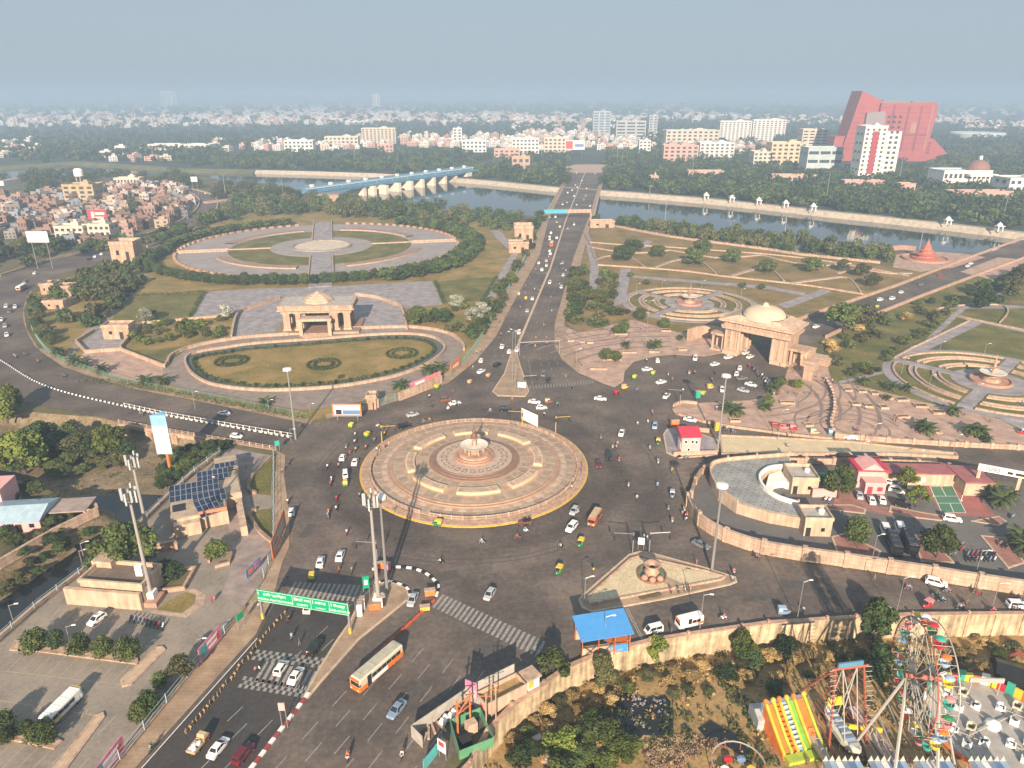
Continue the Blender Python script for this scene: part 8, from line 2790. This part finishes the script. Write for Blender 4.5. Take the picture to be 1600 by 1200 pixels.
rail_fence('teal barred double gate of the monument park', [(592,636),(608,627),(624,624)],2.6, mat('gate_teal', (.16,.30,.28),.5),4, z=.1, name='gate', cat='gate', panel=mat('gate_teal', (.16,.3,.28)))
# pink house with tin roof by the drain
o = thing('drain_house', 'pink house with pale blue tin roof beside the drain', 'house', W(10,835,.05),.12)
B(o, 'wall', M_PINK, (0,5,0,16,9,3.4),(-9,14,0,8,8,7))
MB().add([(-9,-1,3.4),(8.6,-1,3.4),(8.6,5,5.2),(-9,5,5.2),(8.6,11,3.4),(-9,11,3.4)],[(0,1,2,3),(3,2,4,5),(1,4,2),(0,3,5)]).build('roof', mat('tin_roof', (.36,.48,.55),.5,.15,.6), o)
B(o, 'door', M_DARK, (3,.46,0,1.4,.1,2.3))
B(o, 'window', M_GLASS, (6,.46,1.2,1.2,.1,1.1),(-3,.46,1.2,1.2,.1,1.1))
B(o, 'veranda_roof', mat('veranda_grey', (.34,.26,.23),.8,.2,.5),(13,7,3.0,9,7,.3))
T(o, 'veranda_post', M_PINK, .2,((17,4,0),(17,4,3)),((17,10,0),(17,10,3)))
wall_thing('cream wall folding round the corner of the drain', [(117,795),(152,800),(154,806),(85,840),(0,890)],2.4,.5,.05, M_STONE2)
zone('plaza', [(868,262),(900,257),(950,257),(946,270),(888,270)],.12, M_STONE2)

# ================================================================== THE FAIRGROUND
FZ = -5.0
M_STEELW = mat('fair_white_steel', (.40,.38,.34),.5)
M_RUST = mat('fair_red_steel', (.33,.09,.05),.6)
M_INF = {k: mat('inflatable_' + k, c, .55,.18,.9) for k, c in {'orange': (.70,.17,.025), 'yellow': (.62,.40,.03), 'green': (.14,.40,.05), 'blue': (.25,.36,.48), 'lime': (.38,.48,.05)}.items()}
# inflatable slide
q = W(1262,1186, FZ)
o = thing('inflatable_slide', 'orange, green and yellow inflatable slide in the fairground', 'slide', q, .24)
o.scale = (.86,.86,.9)
Ls, Hs = 9.0,5.8

def chute(x0, x1, m, name, lift=0.0, y0=1.2, y1=Ls):
 mb = MB()
 n = 10
 vs = []
 for i in range(n + 1):
  t = i / n
  y = y0 + (y1 - y0) * t
  z = .5 + (Hs - .5) * (t ** 1.15) + lift
  vs += [(x0, y, z),(x1, y, z),(x0, y, max(0, z - 1.6 - lift)),(x1, y, max(0, z - 1.6 - lift))]
 for i in range(n):
  a, b = 4 * i, 4 * (i + 1)
  mb.add([vs[a], vs[a + 1], vs[b + 1], vs[b], vs[a + 2], vs[a + 3], vs[b + 3], vs[b + 2]],[(0,1,2,3),(4,0,3,7),(1,5,6,2),(4,5,1,0)])
 return mb.build(name, m, o)

xs_ = [-4.6,-2.9,-1.5,.2,1.8,4.2]
cols_ = ['orange', 'orange', 'blue', 'green', 'orange']
for i in range(5):
 chute(xs_[i] + .25, xs_[i + 1] - .25, M_INF[cols_[i]], 'chute')
for i, x in enumerate(xs_):
 chute(x - .28, x + .28, M_INF['yellow' if i % 2 == 0 else 'lime'], 'side_tube', .75)
 MB().lathe([(0,-.7),(.45,-.4),(.6,.1),(.45,.5),(0,.75)],(x, Ls + .2, Hs + .7),10).build('top_ball', M_INF['yellow' if i % 2 else 'orange'], o, smooth=True)
for k in range(9):
 B(o, 'climbing_step', M_INF['orange'],(-2.2,2 + k * .75,.95 + (Hs - .5) * ((.8 + k * .75) / (Ls - 1.2)) ** 1.15,1.1,.25,.22))
 B(o, 'climbing_step', M_WHITE, (-.65,2 + k * .75,.95 + (Hs - .5) * ((.8 + k * .75) / (Ls - 1.2)) ** 1.15,1.0,.25,.22))
sd = [(-4.95,0.6,0),(-4.95, Ls + .3,0),(-4.95, Ls + .3, Hs),(-4.95,1.2,.7)]
MB().add(sd + [(x + .2, y, z) for x, y, z in sd],[(0,3,2,1),(4,5,6,7),(0,1,5,4),(3,0,4,7)]).build('side_wall', M_INF['orange'], o)
B(o, 'landing', M_INF['lime'],(-2.6,.2,0,4.2,1.9,.9),(2.2,.2,0,4.6,1.9,.9))
B(o, 'back_wall', M_INF['blue'],(-.2, Ls + .6,0,9.6,.7, Hs))
o = thing('tarpaulin_tent', 'grey tarpaulin tent behind the inflatable slide', 'tent', W(1200,1128, FZ),.1)
MB().add([(-3,-2,0),(3,-2,0),(3,2,0),(-3,2,0),(-3,-2,2.6),(3,-2,2.6),(3,2,2.6),(-3,2,2.6),(-3,0,3.4),(3,0,3.4)],[(0,1,5,4),(2,3,7,6),(3,0,4,8,7),(1,2,6,9,5),(4,5,9,8),(6,7,8,9)]).build('canvas', mat('tarpaulin', (.36,.38,.38),.7,.2,.8), o)
# swinging boat ride
q = W(1318,1165, FZ)
o = thing('swing_boat_ride', 'swinging boat ride with rusty lattice frame and white boat', 'fair ride', q, .16)
Hb = 15.0
for s in (-1,1):
 for y0, y1 in ((-4.2,-.2),(8.5,3.5)):
  T(o, 'frame_leg', M_RUST, .18,((s * 3.6, y0 + 3,0),(s * 2.6,2.5, Hb)))
 T(o, 'lattice', M_RUST, .08, *[((s * (3.6 - k * .07),2.5 - 4.2 * (1 - k / 14), Hb * k / 14),(s * (3.6 - k * .07),2.5 + 4.2 * (1 - k / 14), Hb * k / 14)) for k in range(1,14)])
 T(o, 'light_bar', M_STEELW, .06, *[((s * 2.7,2.3 - k * .28, Hb - k * .8),(s * 3.9,2.2 - k * .28, Hb - k * .8)) for k in range(13)])
 B(o, 'walkway', mat('fair_ply', (.50,.42,.37),.8,.1,.6),(s * 5.3,0,1.2,1.7,13,.25),(s * 5.3 + s * .8,0,1.4,.1,13,1.0))
 for k in range(4):
  T(o, 'hoop', M_STEELW, .06,((s * 4.6,-4 + k * 2,1.4),(s * 4.9,-4 + k * 2,2.6)),((s * 4.9,-4 + k * 2,2.6),(s * 5.7,-4 + k * 2,2.6)),((s * 5.7,-4 + k * 2,2.6),(s * 6,-4 + k * 2,1.4)))
 T(o, 'hanger', M_STEELW, .1,((s * 1.3,2.5, Hb),(s * 1.2,-1.5,2.6)),((s * 1.3,2.5, Hb),(s * 1.2,4.5,2.6)),((s * 1.3,2.5, Hb),(-s * 1.2,.5,5.5)))
T(o, 'axle', M_RUST, .28,((-3.4,2.5, Hb),(3.4,2.5, Hb)))
B(o, 'top_sign', M_STEELB, (0,2.5, Hb + .3,4.6,.3,.9))
bt = MB()
loft(bt, [(-5.2,1.9,2.9,.15),(-4.2,1.2,2.6,.9),(-2,.7,2.2,1.4),(2,.7,2.2,1.4),(4.2,1.2,2.6,.9),(5.2,1.9,2.9,.15)], chamfer=.3)
bo = bt.build('boat', mat('boat_white', (.62,.60,.52),.5), o)
bo.location = (0,1.2,.6)
bo.rotation_euler = (0,0, pi / 2)
for k in range(6):
 B(o, 'boat_seat', PAINT['blue'],(0,-2.2 + k * 1.3,2.7,1.9,.5,.35))
B(o, 'sun_panel', PAINT['yellow'],(0,4.2,5.0,3.0,.3,1.8))
B(o, 'front_panel', M_WHITE, (0,-6.6,.2,5.2,.2,2.2))
# ferris wheel
fc = W(1408,1186, FZ)
hw = hgt(1186,1058, FZ)
frz = radians(-99)
o = thing('ferris_wheel', 'tall white ferris wheel with coloured tub gondolas', 'ferris wheel', fc, frz)
Rw = 9.3
for s in (-1,1):
 y = s * 1.5
 T(o, 'rim', M_RUST if s < 0 else M_STEELW, .11, *[((Rw * cos(2 * pi * k / 40), y, hw + Rw * sin(2 * pi * k / 40)),(Rw * cos(2 * pi * (k + 1) / 40), y, hw + Rw * sin(2 * pi * (k + 1) / 40))) for k in range(40)])
 T(o, 'inner_rim', M_STEELW, .07, *[((Rw * .72 * cos(2 * pi * k / 32), y, hw + Rw * .72 * sin(2 * pi * k / 32)),(Rw * .72 * cos(2 * pi * (k + 1) / 32), y, hw + Rw * .72 * sin(2 * pi * (k + 1) / 32))) for k in range(32)])
 for k in range(20):
  a = 2 * pi * k / 20
  T(o, 'spoke', M_STEELW, .07,((0, y, hw),(Rw * cos(a), y, hw + Rw * sin(a))))
 for sx in (-1,1):
  T(o, 'support_leg', M_STEELW, .26,((0, s * 2.4, hw),(sx * 6.5, s * 3.4,0)))
 T(o, 'support_leg', M_STEELW, .22,((0, s * 2.4, hw),(0, s * 8.5,0)))
 T(o, 'cross_bar', M_STEELW, .14,((-3.2, s * 2.9, hw * .5),(3.2, s * 2.9, hw * .5)),((-4.8, s * 3.1, hw * .26),(4.8, s * 3.1, hw * .26)))
T(o, 'hub', M_RUST, .55,((0,-2.8, hw),(0,2.8, hw)))
for k in range(40):
 T(o, 'rim_tie', M_STEELW, .05,((Rw * cos(2 * pi * k / 40),-1.5, hw + Rw * sin(2 * pi * k / 40)),(Rw * cos(2 * pi * k / 40),1.5, hw + Rw * sin(2 * pi * k / 40))))
gcols = ['pink', 'teal', 'yellow', 'pale blue', 'red', 'green', 'orange', 'white']
for k in range(20):
 a = 2 * pi * k / 20 + .1
 x, z = Rw * 1.02 * cos(a), hw + Rw * 1.02 * sin(a) - 1.5
 g_ = MB().lathe([(0,0),(.55,.05),(.75,.5),(.8,.85),(.7,.8),(.55,.4),(0,.35)],(x, 0, z),10).build('gondola_tub', PAINT[gcols[k % 8]], o)
 MB().lathe([(.8,1.7),(.5,2.0),(0,2.1)],(x, 0, z),10).build('gondola_canopy', PAINT[gcols[(k * 3 + 5) % 8]], g_)
 T(g_, 'gondola_post', M_STEELW, .04,((x - .7,0, z + .8),(x - .7,0, z + 1.8)),((x + .7,0, z + .8),(x + .7,0, z + 1.8)))
B(o, 'boarding_platform', mat('platform_ply', (.30,.22,.15),.85,.2,.8),(0,-4.2,.0,8,3.6,1.0))
B(o, 'platform_rail', PAINT['yellow'],(-4.4,-5,1.0,.3,6,.9),(4.4,-5,1.0,.3,6,.9))
# spinning break-dance ride
q = W(1548,1142, FZ)
o = thing('spinning_ride', 'round grey platform ride with white spinning cars and orange rim', 'fair ride', q)
Rp = 10.6
MB().lathe([(Rp, .2),(Rp, 1.1),(0,1.15)],(0,0,0),48).build('platform', mat('ride_floor', (.36,.34,.31),.6,.15,.4), o)
MB().lathe([(Rp + .05,0),(Rp + .5,.9),(Rp + .2,1.25)],(0,0,0),48,0, radians(190), radians(340)).build('rim_panel', PAINT['orange'], o)
for k in range(22):
 a = radians(30 + 150 * k / 21)
 MB().box((Rp * 1.03 * cos(a), Rp * 1.03 * sin(a),1.0),(.35,1.3,1.5 + .5 * (k % 3)), a).build('back_panel', PAINT[['orange', 'yellow', 'teal', 'red', 'yellow', 'white'][k % 6]], o)
MB().lathe([(1.4,1.1),(1.2,1.9),(.4,2.4),(0,2.6)],(0,0,0),12).build('hub', M_WHITE, o)
for k in range(4):
 a = k * pi / 2 + .4
 cx, cy = 6.1 * cos(a),6.1 * sin(a)
 T(o, 'arm', M_STEELW, .12,((0,0,1.6),(cx, cy, 1.5)))
 for j in range(4):
  b = a + j * pi / 2 + .5
  x, y = cx + 2.3 * cos(b), cy + 2.3 * sin(b)
  T(o, 'car_arm', M_STEELW, .08,((cx, cy, 1.5),(x, y, 1.4)))
  cr_ = MB()
  cr_.box((x, y, 1.2),(1.5,1.4,.45), b).wall([(x + .7 * cos(b + t_), y + .7 * sin(b + t_)) for t_ in (-1.9,-1.1,0,1.1,1.9)],.75,.18,1.5)
  c_ = cr_.build('car_shell', PAINT['white'] if (j + k) % 4 else PAINT['cream'], o)
  B(c_, 'car_seat', M_BLACK, (x - .1 * cos(b), y - .1 * sin(b),1.64,.8,.8,.12, b))
o = thing('fair_sign', 'white lettered arch sign on the rim of the spinning ride', 'sign', W(1533,1092, FZ),-.05)
B(o, 'panel', M_STEELW, (0,0,4.0,6.2,.3,1.0))
T(o, 'leg', M_STEELW, .1,((-2.6,0,0),(-2.6,0,4)),((2.6,0,0),(2.6,0,4)))
# scalloped tent roofs along the lower edge
for i, (u, lab) in enumerate([(1305, 'blue and white striped stall roof below the swing boat'),(1375, 'blue and white striped stall roof below the ferris wheel'),(1445, 'blue and white striped stall roof under the ferris wheel platform'),(1530, 'white fringed stall roof below the spinning ride')]):
 o = thing('fair_stall', lab, 'stall', W(u, 1212, FZ),0)
 for k in range(6):
  x = -2.6 + k * 1.05
  MB().add([(x, 0,3.2),(x + 1.0,0,3.2),(x + 1.0,-5,3.5),(x, -5,3.5)],[(3,2,1,0)]).build('roof_stripe', [PAINT['slate blue'], PAINT['pale blue'], M_WHITE, PAINT['slate blue'], M_POSTB, PAINT['pale blue']][k], o)
  MB().add([(x, .05,3.2),(x + 1.0,.05,3.2),(x + .5,.2,4.3)],[(0,1,2)]).add([(x, .1,3.2),(x + 1.0,.1,3.2),(x + .5,.25,4.3)],[(2,1,0)]).build('pennant', M_STEELW, o)
 T(o, 'stall_post', M_STEELW, .08,((-2.5,0,0),(-2.5,0,3.2)),((3.2,0,0),(3.2,0,3.2)),((-2.5,-5,0),(-2.5,-5,3.5)),((3.2,-5,0),(3.2,-5,3.5)))
# children's mini ride at the bottom edge
o = thing('mini_carousel', 'small children ride with yellow and blue seats under a bent rail', 'fair ride', W(1152,1206, FZ))
T(o, 'rail', M_STEELW, .12, *[((4.4 * cos(a),4.4 * sin(a),2.0),(4.4 * cos(a + .3),4.4 * sin(a + .3),2.0)) for a in [.3 * k for k in range(11)]])
T(o, 'rail_post', M_RUST, .08, *[((4.4 * cos(a),4.4 * sin(a),0),(4.4 * cos(a),4.4 * sin(a),2.0)) for a in [.6 * k for k in range(6)]])
for k in range(6):
 a = k * 1.05
 loft(MB(),[(-.7,.3,1.0,.3),(0,.2,1.3,.45),(.7,.3,1.0,.3)]).build('seat', PAINT[['yellow', 'blue', 'red', 'white', 'yellow', 'pale blue'][k]], o).location = (2.2 * cos(a),2.2 * sin(a),0)
# dark tent and stored panels at the right edge
o = thing('black_tent', 'black tarpaulin tent at the edge of the fairground', 'tent', W(1590,1062, FZ),-.5)
MB().add([(-4,-2.6,0),(4,-2.6,0),(4,2.6,0),(-4,2.6,0),(-4,-2.6,1.8),(4,-2.6,1.8),(4,2.6,1.8),(-4,2.6,1.8),(-4,0,2.8),(4,0,2.8)],[(0,1,5,4),(2,3,7,6),(3,0,4,8,7),(1,2,6,9,5),(4,5,9,8),(6,7,8,9)]).build('canvas', mat('black_tarp', (.015,.016,.018),.4,.3,1), o)
o = thing('red_barrel', 'pile of red fair panels beside the black tent', 'panels', W(1588,1030, FZ),.4)
B(o, 'panel_stack', M_RUST, (0,0,0,2.4,1.4,1.0),(1.6,.8,0,1.4,1.2,.7,.6))
for i, (u, v) in enumerate([(840,1160),(867,1168),(855,1190)]):
 o = thing('concrete_block', ['pale concrete block in the weeds, nearest the wall', 'pale concrete block in the weeds, middle of three', 'pale concrete block in the weeds at the bottom edge'][i], 'block', W(u, v, FZ),.5 + i)
 B(o, 'block_body', M_STONE2,(0,0,0,1.8,1.5,1.0))
 B(o, 'block_top', M_CONC, (0,0,1.0,1.5,1.2,.2))
for u, v in [(1303,1185),(1500,1170),(1512,1090),(1385,1150),(1420,1195),(1260,1195),(1342,1188)]:
 person(u, v, 'stand', FZ + .05)

settle_labels()
